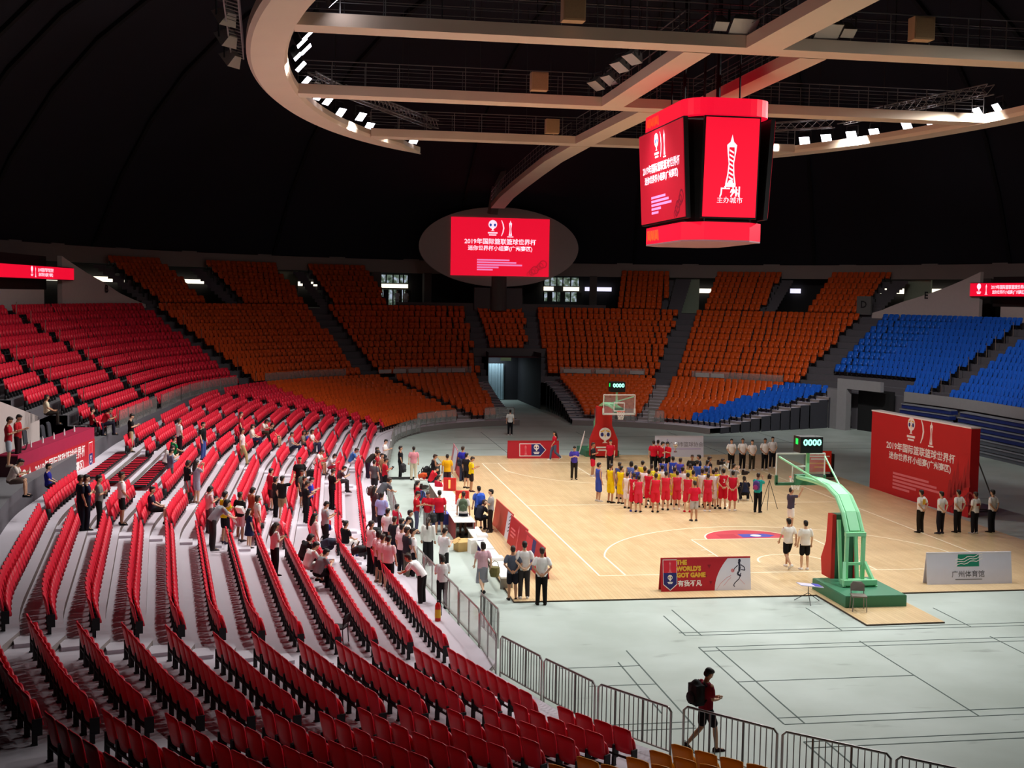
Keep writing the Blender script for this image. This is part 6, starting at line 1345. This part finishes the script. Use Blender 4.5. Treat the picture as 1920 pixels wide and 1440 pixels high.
# big backdrop wall
bp0, bp1 = Vector((18.33, 18.1, 0)), Vector((18.93, 9.75, 0)); L = (bp1-bp0).length; ax = (bp1-bp0)/L; nn = Vector((ax.y, -ax.x, 0))
bd = thing('backdrop_wall', 'large red event backdrop wall with white lettering at the right of the court', 'backdrop', (bp0.x, bp0.y, .0))
T = lambda a, b, d: tuple(ax*a+nn*d+Vector((0, 0, b)))
BH_ = 3.92; mb = MB(); mb.plate([(0, 0), (L, 0), (L, BH_), (0, BH_)], T, -.45, 0); bw = mb.build('backdrop_panel', M('backdrop_red', 'c41c22', .55, 0, .1, .25), bd)
mb = MB(); mb.plate([(-.02, BH_), (L+.02, BH_), (L+.02, BH_+.06), (-.02, BH_+.06)], T, -.47, .03); mb.build('top_trim', PW_, bd)
event_art(bw, lambda a, b, d: T(L*.52+a, BH_*.52+b, d+.002), L*1.12, BH_*1.05, PW_, PP, M('backdrop_red'), PN, PY, 1.12, True, PD)
mb = MB()
for i in range(6):
    a0 = L*.80+.25*i; hgt = .9+.35*(i % 3); mb.plate([(a0, .5+.15*i), (a0+.5, .6+.15*i), (a0+.3, .6+hgt+.1*i), (a0+.15, .9+hgt*.6)], T, .001, .003)
mb.build('faded_print', M('backdrop_dark_red', 'a81a22', .55, 0, .1), bw)  # print shapes in a slightly darker red than the panel
mb = MB()
for a in (1.0, 4.3, 7.6):
    for b in (.3, 3.4): mb.tube([T(a, b, -.45), T(a, .1, -2.0)], .03, 6)
    mb.tube([T(a, .1, -.45), T(a, .1, -2.0)], .03, 6)
mb.build('support_strut', STEEL, bd)
# red digital board behind the near backboard
o = thing('display_cart', 'red and orange notice board on a black frame seen past the near backboard', 'notice board', (16.85, 21.0, .04), -.1)
mb = MB(); mb.box((0, 0, .95), (1.3, .1, 1.1)); f_ = mb.build('panel', M('notice_red', 'e03020', .5, 0, .06), o)
mb = MB()
for z, w_, m_ in ((1.22, 1.1, 0), (1.08, .9, 0), (.85, 1.15, 1), (.65, .5, 1)): mb.box((0, -.056, z), (w_, .006, .07), m=m_)
mb.box((-.1, -.056, 1.38), (.18, .006, .12), m=0); mb.build('notice_print', [PW_, M('notice_yellow', 'f8a020', .5, 0, 0)], f_)
mb = MB(); mb.box((.72, 0, .75), (.12, .3, 1.2)); mb.box((-.72, 0, .75), (.08, .3, 1.2)); mb.box((0, 0, .2), (1.4, .5, .1)); mb.build('frame', BLKM, o)

# benches, tables
WB = M('white_bench', 'f6f4f0', .5, 0, .02)
for i, (y0, y1, lb) in enumerate(((2.75, 6.9, 'white team bench, far half, with papers'), (-1.7, 2.6, 'white team bench, half nearest the court corner'))):
    o = thing('team_bench', lb, 'bench', (-3.4, (y0+y1)/2, 0), 0, 'white team benches'); mb = MB(); L_ = y1-y0; mb.box((0, 0, .44), (.46, L_, .05)); mb.build('bench_top', WB, o)
    for y in (-L_*.42, 0, L_*.42):
        mb = MB(); mb.box((0, y, .21), (.4, .06, .42)); mb.build('leg', STEEL, o)
for i, (x, y, lb) in enumerate(((-3.3, 4.9, 'white box lying on the far half of the bench'), (-3.35, .9, 'white folded box on the near half of the bench'))):
    mb = MB(); mb.box((0, 0, .05), (.38, .5, .1)); mb.box((.02, 0, .105), (.3, .42, .012)); tag(mb.build('box', WB, loc=(x, y, .466)), lb, 'box')
TABW = M('table_cloth_white', 'f0ece6', .7, 0, .03); TABB = M('table_brown', '6a4434', .6, 0, .1)
for i in range(4):
    y = 7.6+2.5*i; o = thing('scoring_table', 'white-topped scoring table, %s from the camera in the row' % ORD[i], 'table', (-3.75, y, 0), -.0, 'scoring tables'); mb = MB(); mb.box((0, 0, .735), (.8, 2.4, .03)); mb.build('table_top', TABW, o)
    mb = MB(); mb.box((-.37, 0, .37), (.03, 2.36, .7)); mb.box((.37, 0, .37), (.03, 2.36, .7)); mb.build('table_skirt', M('table_red_skirt', '8c2a2a', .7, 0, .1) if i == 0 else TABB, o)
    for x in (-.34, .34):
        mb = MB(); mb.seg((x, -1.1, 0), (x, -1.1, .72), .04, .04); mb.build('leg', STEEL, o)
for i, (x, y, s) in enumerate(((-3.35, 10.4, '0'), (-3.45, 14.0, '1'))):
    o = thing('digit_display', 'red digital display on the %s' % ('corner end of the scoring tables' if i == 0 else 'scoring table before the seated pair'), 'display', (x, y, .75), -.3); mb = MB(); mb.box((0, 0, .28), (.55, .18, .56)); mb.build('case', M('red_case', 'd02820', .5), o)
    text(s, .5, M('digit_orange', 'ffb060', .5, 0, 0, emit=.9, hexe='ff9a50'), o, lambda a, b, d: (a, -.095-d, .28+b), 'digit', bold=.02)
for i, (x, y) in enumerate(((-3.8, 9.2), (-3.7, 9.9), (-3.85, 11.2), (-3.6, 12.3), (-3.8, 13.2))):
    mb = MB(); mb.box((0, 0, .01), (.24, .32, .02), .3*i); mb.box((.03, .02, .024), (.2, .28, .008), .3*i+.4); tag(mb.build('paper_stack', PW_, loc=(x, y, .752)), 'stack of papers on the scoring tables, %s from the near end' % ORD[i], 'papers')
def chair(name, label, loc, rz, m_, fm, h=.95, grp=None):
    o = thing(name, label, 'chair', loc, rz, grp); mb = MB(); mb.box((0, 0, .45), (.44, .42, .04)); mb.build('seat', m_, o)
    mb = MB(); P_ = [(-.21, .55), (.21, .55), (.21, h-.08), (.13, h), (-.13, h), (-.21, h-.08)]; mb.plate(P_, lambda a, b, d: (a, -.2-.12*(b-.5)+d-.05*(1-(a/.21)**2), b), -.02, .015); mb.build('backrest', m_, o)
    for x in (-.19, .19):
        for y in (-.19, .19):
            mb = MB(); mb.tube([(x*1.12, y*1.15, 0), (x, y, .44)], .014, 6); mb.build('leg', fm, o)
    mb = MB()
    for x in (-.19, .19): mb.tube([(x, -.19, .44), (x, -.25, h-.1)], .013, 6)
    mb.build('back_post', fm, o); return o
chair('folding_chair', 'grey-brown plastic chair standing behind the near hoop base', (6.78, -5.25, .04), 2.9, M('grey_plastic', '7c746c', .5), STEEL, .82)
chair('banquet_chair', 'blue banquet chair behind the scoring tables', (-4.55, 12.6, 0), -1.2, M('blue_fabric', '3450a0', .8), M('pale_metal', 'c8ccd8', .4, .5), 1.0)
chair('banquet_chair', 'second blue banquet chair, half hidden by the red shirts', (-4.3, 10.6, 0), -1.2, M('blue_fabric'), M('pale_metal'), .95)
chair('folding_chair', 'small black folding chair at the aisle head in the front rows', (-8.95, -8.7, .46), 1.2, M('black_plastic', '202024', .6), DSTEEL, .8)
for x, y, z, lb in ((-19.9, 11.8, 2.76, 'dark office chair behind the banner table, right one'), (-20.3, 10.4, 2.76, 'dark office chair behind the banner table, left one'), (-19.9, 13.0, 2.76, 'dark office chair behind the banner table, nearest the rows')):
    chair('office_chair', lb, (x, y, z), -1.7, M('dark_fabric', '303038', .8), DSTEEL, 1.15)
o = thing('side_table', 'small blue-clothed table beside the seated red-shirted person', 'table', (-6.0+1.4, 8.6, 0)); mb = MB(); mb.box((0, 0, .72), (.9, .6, .03)); mb.build('table_top', M('lilac_blue_cloth', '6a74c8', .8), o); mb = MB(); mb.box((-.43, 0, .5), (.02, .6, .42)); mb.box((0, -.29, .5), (.88, .02, .42)); mb.build('table_cloth', M('navy_cloth', '2c3070', .8), o)
for x in (-.4, .4):
    for y in (-.26, .26): mb = MB(); mb.seg((x, y, 0), (x, y, .71), .03, .03); mb.build('leg', STEEL, o)
# banner table on the left platform
o = thing('banner_table', 'long table under crimson cloth with event banner in the left stand', 'table', (-19.5, 9.9, UZ0)); tx = Vector((.12, 1, 0)).normalized(); tn = Vector((tx.y, -tx.x, 0))
T = lambda a, b, d: tuple(tx*a+tn*d+Vector((0, 0, b)))
mb = MB(); mb.plate([(-4.6, -.35), (4.6, -.35), (4.6, .35), (-4.6, .35)], lambda a, b, d: T(a, .76+d, b), -.03, .02); mb.plate([(-4.6, .3), (4.6, .3), (4.6, .78), (-4.6, .78)], T, .34, .37); mb.build('table_cloth', M('crimson_cloth', 'a01440', .8, 0, .1), o)
mb = MB(); mb.plate([(-4.6, 0), (4.6, 0), (4.6, .74), (-4.6, .74)], T, -.35, -.3); mb.plate([(-.35, 0), (.35, 0), (.35, .74), (-.35, .74)], lambda a, b, d: T(-4.58+d, b, a), 0, .04); mb.build('table_end', M('dark_maroon', '3a1420', .85), o)
mb = MB(); mb.plate([(-4.55, -.95), (4.55, -.95), (4.55, .32), (-4.55, .32)], T, .38, .40); bn = mb.build('event_banner', PR, o)
Tb = lambda a, b, d: T(a, b-.31, d+.402)
text(LINE1, .5, PW_, bn, lambda a, b, d: Tb(a+.1, b+.27, d), 'banner_lettering', bold=.008, sx=1.02); text(LINE2, .46, PW_, bn, lambda a, b, d: Tb(a+.1, b-.29, d), 'banner_lettering', bold=.008, sx=1.0)
trophy_emblem(bn, Tb, -4.1, .05, 1.0, PW_, PN, PY); tower_emblem(bn, Tb, -3.5, .05, 1.0, PW_, PR); badge(bn, lambda a, b, d: Tb(a, b, d), 3.95, 0, 1.1)
for i in range(6):
    p = T(-3.6+1.3*i, .78, .05); mb = MB(); mb.tube([(0, 0, 0), (0, 0, .2)], [.035, .03], 8); mb.tube([(0, 0, .2), (0, 0, .26)], .014, 6)
    tag(mb.build('water_bottle', M('bottle_white', 'e8e4e8', .3), loc=(o.location.x+p[0], o.location.y+p[1], o.location.z+p[2])), 'white bottle on the crimson banner table, %s from the left end' % ORD[i], 'bottle', 'bottles on the banner table')
for i, a in enumerate((-3.9, -3.0)):
    p = T(a, .78, -.02); l_ = thing('laptop', 'open laptop at the left end of the banner table, %s one' % ('left' if i == 0 else 'right'), 'laptop', (o.location.x+p[0], o.location.y+p[1], o.location.z+p[2]), -1.5)
    mb = MB(); mb.box((0, 0, .012), (.34, .24, .02)); mb.build('keyboard_base', DSTEEL, l_); mb = MB(); mb.box((0, .14, .13), (.34, .015, .23), rx=-.25); mb.build('laptop_screen', BLKM, l_)

# folded-flat seat banks in the left stand
for i, k in enumerate((9, 10, 11)):
    s = LT0+LTR*k+.45; u0, u1 = 38.9, 46.4; pa, pb = pos(u0, s), pos(u1, s); L_ = math.hypot(pb[0]-pa[0], pb[1]-pa[1]); z = lz0(40)+LR*k
    o = thing('folded_seat_bank', 'bank of red seats folded flat, %s from the banner table' % ORD[2-i], 'folded seats', (pa[0], pa[1], z), math.atan2(pb[1]-pa[1], pb[0]-pa[0]), 'folded seat banks')
    n_ = int(L_/.5); mb = MB()
    for j in range(n_): mb.box((.25+.5*j, .0, .17), (.46, .5, .05))
    mb.build('folded_backrest', SEATM['red'], o, loc=None); mb = MB(); mb.box((L_/2, -.3, .2), (L_, .06, .06)); mb.box((L_/2, .3, .08), (L_, .06, .14))
    for j in range(n_+1): mb.box((.5*j, .0, .19), (.045, .5, .08))
    mb.build('folding_frame', BRK, o)

# barriers
def barrier(u0, u1, kind, label, s=-.05, z=0.0, h=1.05):
    pa, pb = pos(u0, s), pos(u1, s); L_ = math.hypot(pb[0]-pa[0], pb[1]-pa[1])
    o = thing('barrier_panel', label, 'barrier', (pa[0], pa[1], z), math.atan2(pb[1]-pa[1], pb[0]-pa[0]), 'arena edge barriers')
    mb = MB(); L_ -= .07; mb.tube([(.02, 0, 0), (.02, 0, h-.08), (.1, 0, h), (L_-.1, 0, h), (L_-.02, 0, h-.08), (L_-.02, 0, 0)], .026, 6); mb.seg((.02, 0, .14), (L_, 0, .14), .03, .03); mb.build('frame', M('bright_steel', 'b4b2b0', .3, .7), o)
    if kind == 'bars':
        mb = MB(); n_ = int(L_/.125)
        for j in range(1, n_): mb.seg((L_*j/n_, 0, .14), (L_*j/n_, 0, h-.02), .016 if j % 6 else .035, .016 if j % 6 else .035)
        mb.build('bar', M('bar_steel', '6e6c6a', .4, .6), o)
    else:
        mb = MB(); mb.box((L_/2, 0, h/2+.07), (L_-.06, .012, h-.2)); mb.build('glass_panel', glassM('smoky_glass', 'c8ccc8', .28), o)
        mb = MB(); mb.seg((L_/2, 0, 0), (L_/2, 0, h), .035, .035); mb.build('post', M('bright_steel'), o)
us = [UZA+v for v in (-13.6, -11.4, -9.2, -7.0, -4.9, -2.8, -.7)]
for i in range(6): barrier(us[i], us[i+1], 'bars', 'steel barred crowd barrier, %s from the picture bottom' % ORD[i], -.12 if i > 2 else -.4)
i = 0; u = UZA-.7
while u < 74:
    barrier(u, min(u+2.4, 74), 'glass', 'glass barrier panel along the left rows, %s from the barred barriers' % ordn(i)); u += 2.4; i += 1
for i, (u0, u1) in enumerate(((74, 76.2), (76.2, 78.4), (80.8, 83.2), (89, 90.6), (90.6, 92.0), (92.9, 94.2))):
    barrier(u0, u1, 'glass', 'glass front panel of the far stand, %s counted from the left' % ORD[i], .2, .38, .95)
barrier(UZA+1.6, UZA+3.6, 'bars', 'spare barred barrier standing outside the glass panels', -.55)
GR = glassM('rail_glass', 'a8a4a0', .3); i = 0
for a, b in ((48.5, 49.6), (50.8, 59), (60.3, 66), (66, 72.4), (74.2, 78.2), (80.4, 83.6), (87, 90.8), (92.6, 96.2)):
    mb = MB(); vwall(mb, a, b, UT0+.03, UZ0, UZ0+.8, 0, .02); p = pos(a, UT0)
    o = mb.build('glass_railing', GR); tag(o, 'glass railing before the upper tier, %s section from the left' % ORD[i], 'railing', 'upper tier railings'); i += 1
    mb = MB(); n_ = max(1, int((b-a)/1.5))
    for j in range(n_+1): q = pos(a+(b-a)*j/n_, UT0+.04); mb.seg((q[0], q[1], UZ0), (q[0], q[1], UZ0+.85), .04, .04)
    tag(mb.build('post', STEEL, o), kind='stuff')
i = 0
for us_ in ((79.95, 80.55, 81.15, 81.75, 82.35, 82.95), (87.5, 88.1, 88.9, 90.4), (93.0, 93.6)):
    for u in us_:
        p = pos(u, UT0-.05); nx, ny = nrm(u); mb = MB(); mb.box((0, 0, 0), (1.15, .02, .34 if i % 3 else .3)); mb.box((0, -.012, .0), (1.0, .004, .2))
        o = mb.build('paper_sheet', M('dull_paper', 'b0a8a4', .8, 0, .05), loc=(p[0], p[1], UZ0+.5), rz=math.atan2(ny, nx)-PI/2); tag(o, 'pale sheet hung on the upper tier rail, %s from the left' % ORD[i], 'paper sheet', 'sheets on the far rail'); i += 1
# handrail posts in the aisles
i = 0
for f, ks, wh in ((AISLE_U[1][0], range(0, 11), 'left stand lower aisle'), (AISLE_U[2][0], range(1, 11), 'left stand upper aisle'), (AISLE_U[3][0], range(0, 11, 2), 'aisle between red and orange'), (AISLE_U[9][0], range(0, 10), 'blue stand aisle')):
    for k in ks:
        s = UT0+UTR*k+.1; u = f(s)+.0; p = pos(u+(.45 if wh != 'blue stand aisle' else -.7), s); z = UZ0+UR*k; mb = MB()
        mb.tube([(0, 0, 0), (0, 0, .95), (0, .0, 1.0)], .022, 6); mb.tube([(0, 0, .98), (0, .12, 1.0)], .02, 6)
        tag(mb.build('handrail_post', M('brass_steel', '8a7c70', .35, .6), loc=(p[0], p[1], z)), 'handrail post in the %s, %s from the bottom' % (wh, ordn(list(ks).index(k))), 'handrail', 'aisle handrail posts')
# retracted blue bleachers on the right
for i, (u0, u1) in enumerate(((103.3, 107.0), (107.5, 118.0))):
    p = pos(u0, 11.4); o = thing('retracted_bleacher', 'stack of folded dark blue bleacher rows, %s' % ('left of the gap' if i == 0 else 'right of the gap'), 'bleacher', (p[0], p[1], 0), 0, 'retracted bleachers')
    for k in range(7):
        mb = MB(); vwall(mb, u0, u1, UT0-1.0-.14*(6-k), .35*k, .35*k+.24, 0, .5); q = mb.build('folded_row', M('navy_plastic', '1c2c6c', .5, 0, .06) if k > 2 else M('grey_board', '5a6068', .7, 0, .05), o); q.location = (-p[0], -p[1], 0)
        mb = MB(); vwall(mb, u0, u1, UT0-1.06-.14*(6-k), .35*k+.24, .35*k+.3, 0, .5); q = mb.build('row_edge', M('edge_alu', '9498a0', .4, .3), o); q.location = (-p[0], -p[1], 0)
o = thing('chair_trolley', 'trolley of folded chairs standing against the stand end wall', 'trolley', (30.0, 46.3, 0), .35); mb = MB(); mb.box((0, 0, .12), (1.6, .7, .06))
for x in (-.8, .8): mb.seg((x, 0, .1), (x, 0, 1.35), .05, .05)
mb.build('trolley_frame', DSTEEL, o)
for j in range(7): mb = MB(); mb.box((-.65+.2*j, 0, .75), (.05, .45, 1.1), ry=.12); mb.build('folded_chair', M('pale_frame', 'a8a8a6', .5), o)

# bags and small things
def backpack(name, label, loc, rz, col, s=1.0, lying=False, grp=None, cat='bag', trim=None):
    o = thing(name, label, cat, loc, rz, grp); m_ = M('bag_'+col, col, .8, 0, .12, 12); mb = MB()
    R = Matrix.Rotation(1.25, 3, 'X') if lying else None
    mb.ball((0, 0, .22*s), (.16*s, .11*s, .23*s), 12, 8, 0, R); mb.box((0, 0, .2*s), (.26*s, .17*s, .34*s), rx=1.25 if lying else 0); me = remesh(mb, .02, 4); me.materials.clear(); me.materials.append(m_)
    b = bpy.data.objects.new('bag_body', me); COL.objects.link(b); b.parent = o
    mb = MB(); mb.ball((0, -.11*s, .15*s), (.11*s, .05*s, .11*s), 10, 6); mb.build('front_pocket', M('bag_'+(trim or col)), o) if trim is None else mb.build('front_pocket', M('bag_'+trim, trim, .8, 0, .1, 12), o)
    mb = MB()
    for x in (-.09, .09): mb.tube([(x*s, .09*s, .4*s), (x*s*1.1, .17*s, .3*s), (x*s*1.1, .15*s, .12*s), (x*s, .09*s, .05*s)], .016*s, 6)
    mb.build('strap', M('bag_strap', '1c1c20', .8), o); return o
def worn(label, key, col, trim=None, s=1.0, dz=.93, dy=-.24):
    r = WHO[[l for l in WHO if key in l][0]]; k = r.scale.x; a = r.rotation_euler.z; off = Matrix.Rotation(a, 3, 'Z') @ Vector((0, dy*k, dz*k))
    return backpack('backpack', label, tuple(r.location+off), a, col, s, cat='backpack', trim=trim)
worn('black backpack worn by the dark red polo walker at the front', 'dark red polo', '16161a', '24242a', 1.25, .98)
worn('green backpack worn at the corner of the scoring table', 'green backpack', '4a5a44', None, 1.15, .98)
worn('bright blue backpack worn beside the bench', 'bright blue backpack', '2858c8', '1c3c98', 1.2, .96)
worn('purple backpack on the turquoise camera operator', 'turquoise T-shirt', '503c88', 'a03880', 1.0, 1.0)
worn('navy shoulder bag on the bright blue T-shirt person', 'bright blue T-shirt', '1e2238', None, .95, .75)
for lb, x, y, z, col, tr, s, ly in (
    ('grey backpack on the terrace beside the red rows, middle block', -12.9, 17.6, 1.1, '4c4648', None, 1.1, False),
    ('navy and black backpack on the tread beside the phone-reading girl', -9.0, 1.6, .72, '22263c', None, 1.35, True),
    ('red and blue school bag hung over the row behind the phone-reading girl', -9.0, 4.6, .8, 'c8303c', '3048a0', 1.1, False),
    ('pink patterned bag on the tread near the yellow T-shirt', -10.6, 3.4, .9, 'e08890', 'b83848', 1.2, False),
    ('black and red bag behind the yellow T-shirt person', -11.4, 3.4, 1.0, '201c20', 'a02038', 1.2, True),
    ('heap of dark bags below the grey T-shirt phone user', -8.0, 1.2, .55, '1e1e22', '58686c', 1.3, True),
    ('black bag on the tread below the seated white T-shirt', -9.5, 18.4, .66, '1c1a1c', None, 1.4, True),
    ('dark jacket draped on the front row of seats', -7.4, 3.2, .75, '141416', None, 1.4, True),
    ('dark bag on the seat end with pink tag, upper middle', -13.0, 4.2, 1.3, '2a2428', 'b83060', 1.2, False),
    ('black trolley bag at the glass rail beside two red shirts', -19.2, 20.8, 2.1, '242024', None, 1.6, False),
    ('black backpack in the heap left of the amber T-shirt', -3.95, 19.3, .5, '1c1c1e', None, 1.4, False),
    ('tall black bag in the heap left of the amber T-shirt', -3.5, 19.6, .6, '202022', None, 1.5, False),
    ('orange and red ball bag in the heap by the far table end', -4.2, 18.8, .5, 'e05828', 'c83028', 1.1, True),
    ('round black bag hanging behind the pink T-shirt person', -5.0, 20.6, .6, '242226', None, 1.1, False),
    ('brown handbag by the woman in dark top at barrier', -7.0, 12.4, .8, '4a3a36', None, 1.0, False),
    ('dark shoulder bag on a white T-shirt person inside barrier', -5.0, 6.2, .75, '1c1c1e', None, .95, False)):
    backpack('bag', lb, (x, y, z), .6, col, s, ly, 'bags lying about', trim=tr)
o = thing('bag_table', 'low table under the heap of bags by the far table end', 'table', (-3.9, 19.2, 0)); mb = MB(); mb.box((0, 0, .48), (1.3, .6, .03)); mb.build('table_top', TABW, o)
for x in (-.6, .6):
    for y in (-.25, .25): mb = MB(); mb.seg((x, y, 0), (x, y, .47), .03, .03); mb.build('leg', BRK, o)
r = WHO['woman in pink shirt and long grey skirt walking beside white benches']; o = thing('basket_bag', 'olive basket bag on the arm of the grey-skirted woman', 'bag', tuple(r.location+Vector((.38, -.02, .55))), .3)
mb = MB(); mb.tube([(0, 0, 0), (0, 0, .14), (0, 0, .3)], [.13, .17, .16], 12); mb.build('basket', M('olive_weave', '70683c', .9, 0, .2, 40), o); mb = MB(); mb.tube([(-.14, 0, .29), (-.1, 0, .44), (0, 0, .5), (.1, 0, .44), (.14, 0, .29)], .012, 6); mb.build('handle', M('olive_weave'), o)
for lb, x, y, rz, d in (('open cardboard carton on the floor beside the bench', -4.0, 4.75, .3, (.62, .45, .34)), ('smaller cardboard carton behind the open one', -3.85, 5.35, .1, (.5, .35, .3))):
    o = thing('cardboard_box', lb, 'box', (x, y, 0), rz); mb = MB(); mb.box((0, 0, d[2]/2), d); mb.build('carton', M('cardboard', 'c8a468', .8, 0, .06), o); mb = MB(); mb.box((-d[0]*.6, 0, d[2]+.02), (d[0]*.35, d[1], .01), ry=-.4); mb.box((d[0]*.6, 0, d[2]+.02), (d[0]*.35, d[1], .01), ry=.4); mb.build('flap', M('cardboard'), o)
o = thing('printed_carton', 'white and navy printed carton by the bench', 'box', (-3.62, 4.3, 0), .25); mb = MB(); mb.box((0, 0, .25), (.5, .35, .5)); mb.build('carton', WB, o); mb = MB(); mb.box((.12, -.178, .25), (.24, .006, .46)); mb.build('navy_print', PN, o)
o = thing('fire_extinguisher', 'red fire extinguisher with yellow label beside the glass barrier', 'fire extinguisher', (-6.05, -5.5, .13)); mb = MB(); mb.tube([(0, 0, 0), (0, 0, .42), (0, 0, .5), (0, 0, .54)], [.085, .085, .06, .03], 14); mb.build('cylinder', M('extinguisher_red', 'c81818', .4), o)
mb = MB(); mb.tube([(0, 0, .1), (0, 0, .34)], .087, 14, cap=False); mb.build('label', M('label_yellow', 'e0b020', .6), o); mb = MB(); mb.box((0, .02, .57), (.05, .14, .04)); mb.tube([(.04, 0, .52), (.11, 0, .4), (.1, 0, .15)], .012, 6); mb.build('valve', BRK, o)
o = thing('music_stand', 'low stand with blue and white sheets left of the near hoop base', 'stand', (5.7, -4.0, 0)); mb = MB()
for a in (.3, 2.4, 4.5): mb.tube([(0, 0, .3), (.45*math.cos(a), .45*math.sin(a), 0)], .012, 6)
mb.tube([(0, 0, .28), (0, 0, .5)], .012, 6); mb.build('tripod', DSTEEL, o); mb = MB(); mb.box((.05, 0, .54), (.75, .4, .02), ry=.12, m=0); mb.box((-.1, 0, .56), (.3, .36, .01), ry=.12, m=1); mb.box((.28, .02, .53), (.22, .34, .012), ry=.12, m=1); mb.build('sheet', [M('pale_lilac_sheet', 'd8d4f0', .6), M('blue_sheet', '4a4ab8', .6)], o)
def tripod_cam(label, loc, rz, h=1.45):
    o = thing('tripod_camera', label, 'camera', loc, rz); mb = MB()
    for a in (.5, 2.6, 4.7): mb.tube([(0, 0, h-.15), (.42*math.cos(a), .42*math.sin(a), 0)], .014, 6)
    mb.build('tripod', DSTEEL, o); mb = MB(); mb.box((0, 0, h), (.14, .3, .16)); mb.box((0, -.12, h+.12), (.05, .12, .08)); mb.build('camera_body', BLKM, o); mb = MB(); mb.tube([(0, .15, h), (0, .3, h)], [.05, .06], 10); mb.build('camera_lens', BLKM, o); return o
tripod_cam('video camera on tripod in front of the turquoise operator', (10.75, 12.35, .04), -.5); tripod_cam('video camera rig filmed by the pale-shirted operator', (9.9, 16.6, .04), -1.2, 1.5); tripod_cam('camera rig held beside the red number 3 player', (10.3, 14.3, .04), -1.0, 1.35)
tripod_cam('black camera and lamp rig behind the red-shirted crew', (-4.9, 11.2, 0), -.8, 1.35)
o = thing('trophy', 'silver trophy held between the red-shirted officials', 'trophy', (9.95, 24.0, 1.12)); mb = MB(); mb.tube([(0, 0, 0), (0, 0, .06), (0, 0, .1), (0, 0, .22), (0, 0, .3)], [.09, .08, .025, .03, .1], 14); mb.build('cup', M('silver', 'd8d8d8', .2, .9, 0), o); mb = MB(); mb.ball((0, 0, .42), .14, 14, 10); mb.build('ball_top', M('silver_ball', 'e8e8e6', .25, .6, .03), o)
for key, dz, lb in (('phone out, near front rows', 1.24, 'phone held by the person in black near the front rows'), ('reading a phone beside', 1.24, 'phone read by the person in black beside the blue T-shirt'), ('using a phone on the second row', 1.24, 'phone held by the grey T-shirt person'), ('looking at her phone', 1.24, 'phone held by the long-haired girl in white'), ('stretching a tablet', 1.24, 'tablet held by the red polo person at the barrier')):
    r = WHO[[l for l in WHO if key in l][0]]; k = r.scale.x; a = r.rotation_euler.z; p = r.location+Matrix.Rotation(a, 3, 'Z') @ Vector((0, .36*k, dz*k)); w_ = .09 if 'tablet' not in lb else .26
    o = thing('tablet' if 'tablet' in lb else 'phone', lb, 'phone' if 'phone' in lb else 'tablet', tuple(p), a); mb = MB(); mb.box((0, 0, 0), (w_, .012, w_*1.9 if w_ < .2 else .18), rx=-.7); mb.build('case', BLKM, o); mb = MB(); mb.box((0, -.008, .002), (w_*.9, .004, w_*1.6 if w_ < .2 else .15), rx=-.7); mb.build('glass', M('phone_glass', '3c4450', .2), o)
for i, (key, dx, dz, d, lb) in enumerate((('leaning down with white papers', .0, .95, (.3, .02, .4), 'white papers held by the leaning grey T-shirt person'), ('youth in black T-shirt holding', 0, 1.2, (.26, .02, .3), 'white papers held by the youth in black'), ('black T-shirt and pink shorts', .16, 1.15, (.3, .1, .26), 'yellow-white bag under the arm of the black T-shirt person'))):
    r = WHO[[l for l in WHO if key in l][0]]; k = r.scale.x; a = r.rotation_euler.z; p = r.location+Matrix.Rotation(a, 3, 'Z') @ Vector((dx, (.62 if i == 0 else .36 if i == 1 else -.16)*k, dz*k)); mb = MB(); mb.box((0, 0, 0), d, rx=.5); mb.box((.02, -.012, .01), (d[0]*.9, d[1], d[2]*.9), rx=.6); tag(mb.build('paper_sheet' if i < 2 else 'cloth_bag', M('paper_white', 'f4f0d8' if i == 2 else 'f6f6f4', .7, 0, .02), loc=tuple(p), rz=a), lb, 'papers' if i < 2 else 'bag')
o = thing('umbrella', 'folded orange umbrella lying on the tread below the pink bag', 'umbrella', (-10.1, .6, .72), -.9); mb = MB(); mb.tube([(0, 0, .04), (.0, .3, .05), (0, .75, .04)], [.012, .05, .012], 8); mb.build('canopy', M('umbrella_orange', 'd0703c', .8, 0, .1), o); mb = MB(); mb.tube([(0, .75, .04), (0, 1.0, .03)], .012, 6); mb.build('handle', M('umbrella_handle', '8a3028', .6), o)
o = thing('low_divider', 'low dark divider rail with one post on the floor behind the table crew', 'divider', (-4.9, 22.35, 0)); mb = MB(); mb.box((0, 0, .08), (1.5, .06, .12)); mb.seg((-.72, 0, 0), (-.72, 0, .95), .05, .05); mb.build('rail', DSTEEL, o)
o = thing('umbrella', 'half-folded white umbrella standing by the far hoop base', 'umbrella', (6.1, 30.6, .04), .4); mb = MB(); mb.tube([(0, 0, .1), (.25, 0, .9), (.42, 0, 1.5)], [.012, .06, .02], 8); mb.build('canopy', PW_, o); mb = MB(); mb.tube([(0, 0, .0), (0, 0, .12)], .015, 6); mb.build('handle', BRK, o)
for i, (x, y) in enumerate(((3.4, 62.5),)):
    pass
for i, (u, s, col) in enumerate(((82.65, 28.6, 'e8e4f0'), (82.95, 28.6, 'f0ecf4'))):
    p = pos(u, s); person(p[0], p[1], CZ, 1.7, 190, 'st', 'short', 'tee', col, 'trousers', 'c8c4d0', '3a3a3e', ['left', 'right'][i]+' of two pale-dressed people standing at the lit doorway far behind', 'people at the far doorway')
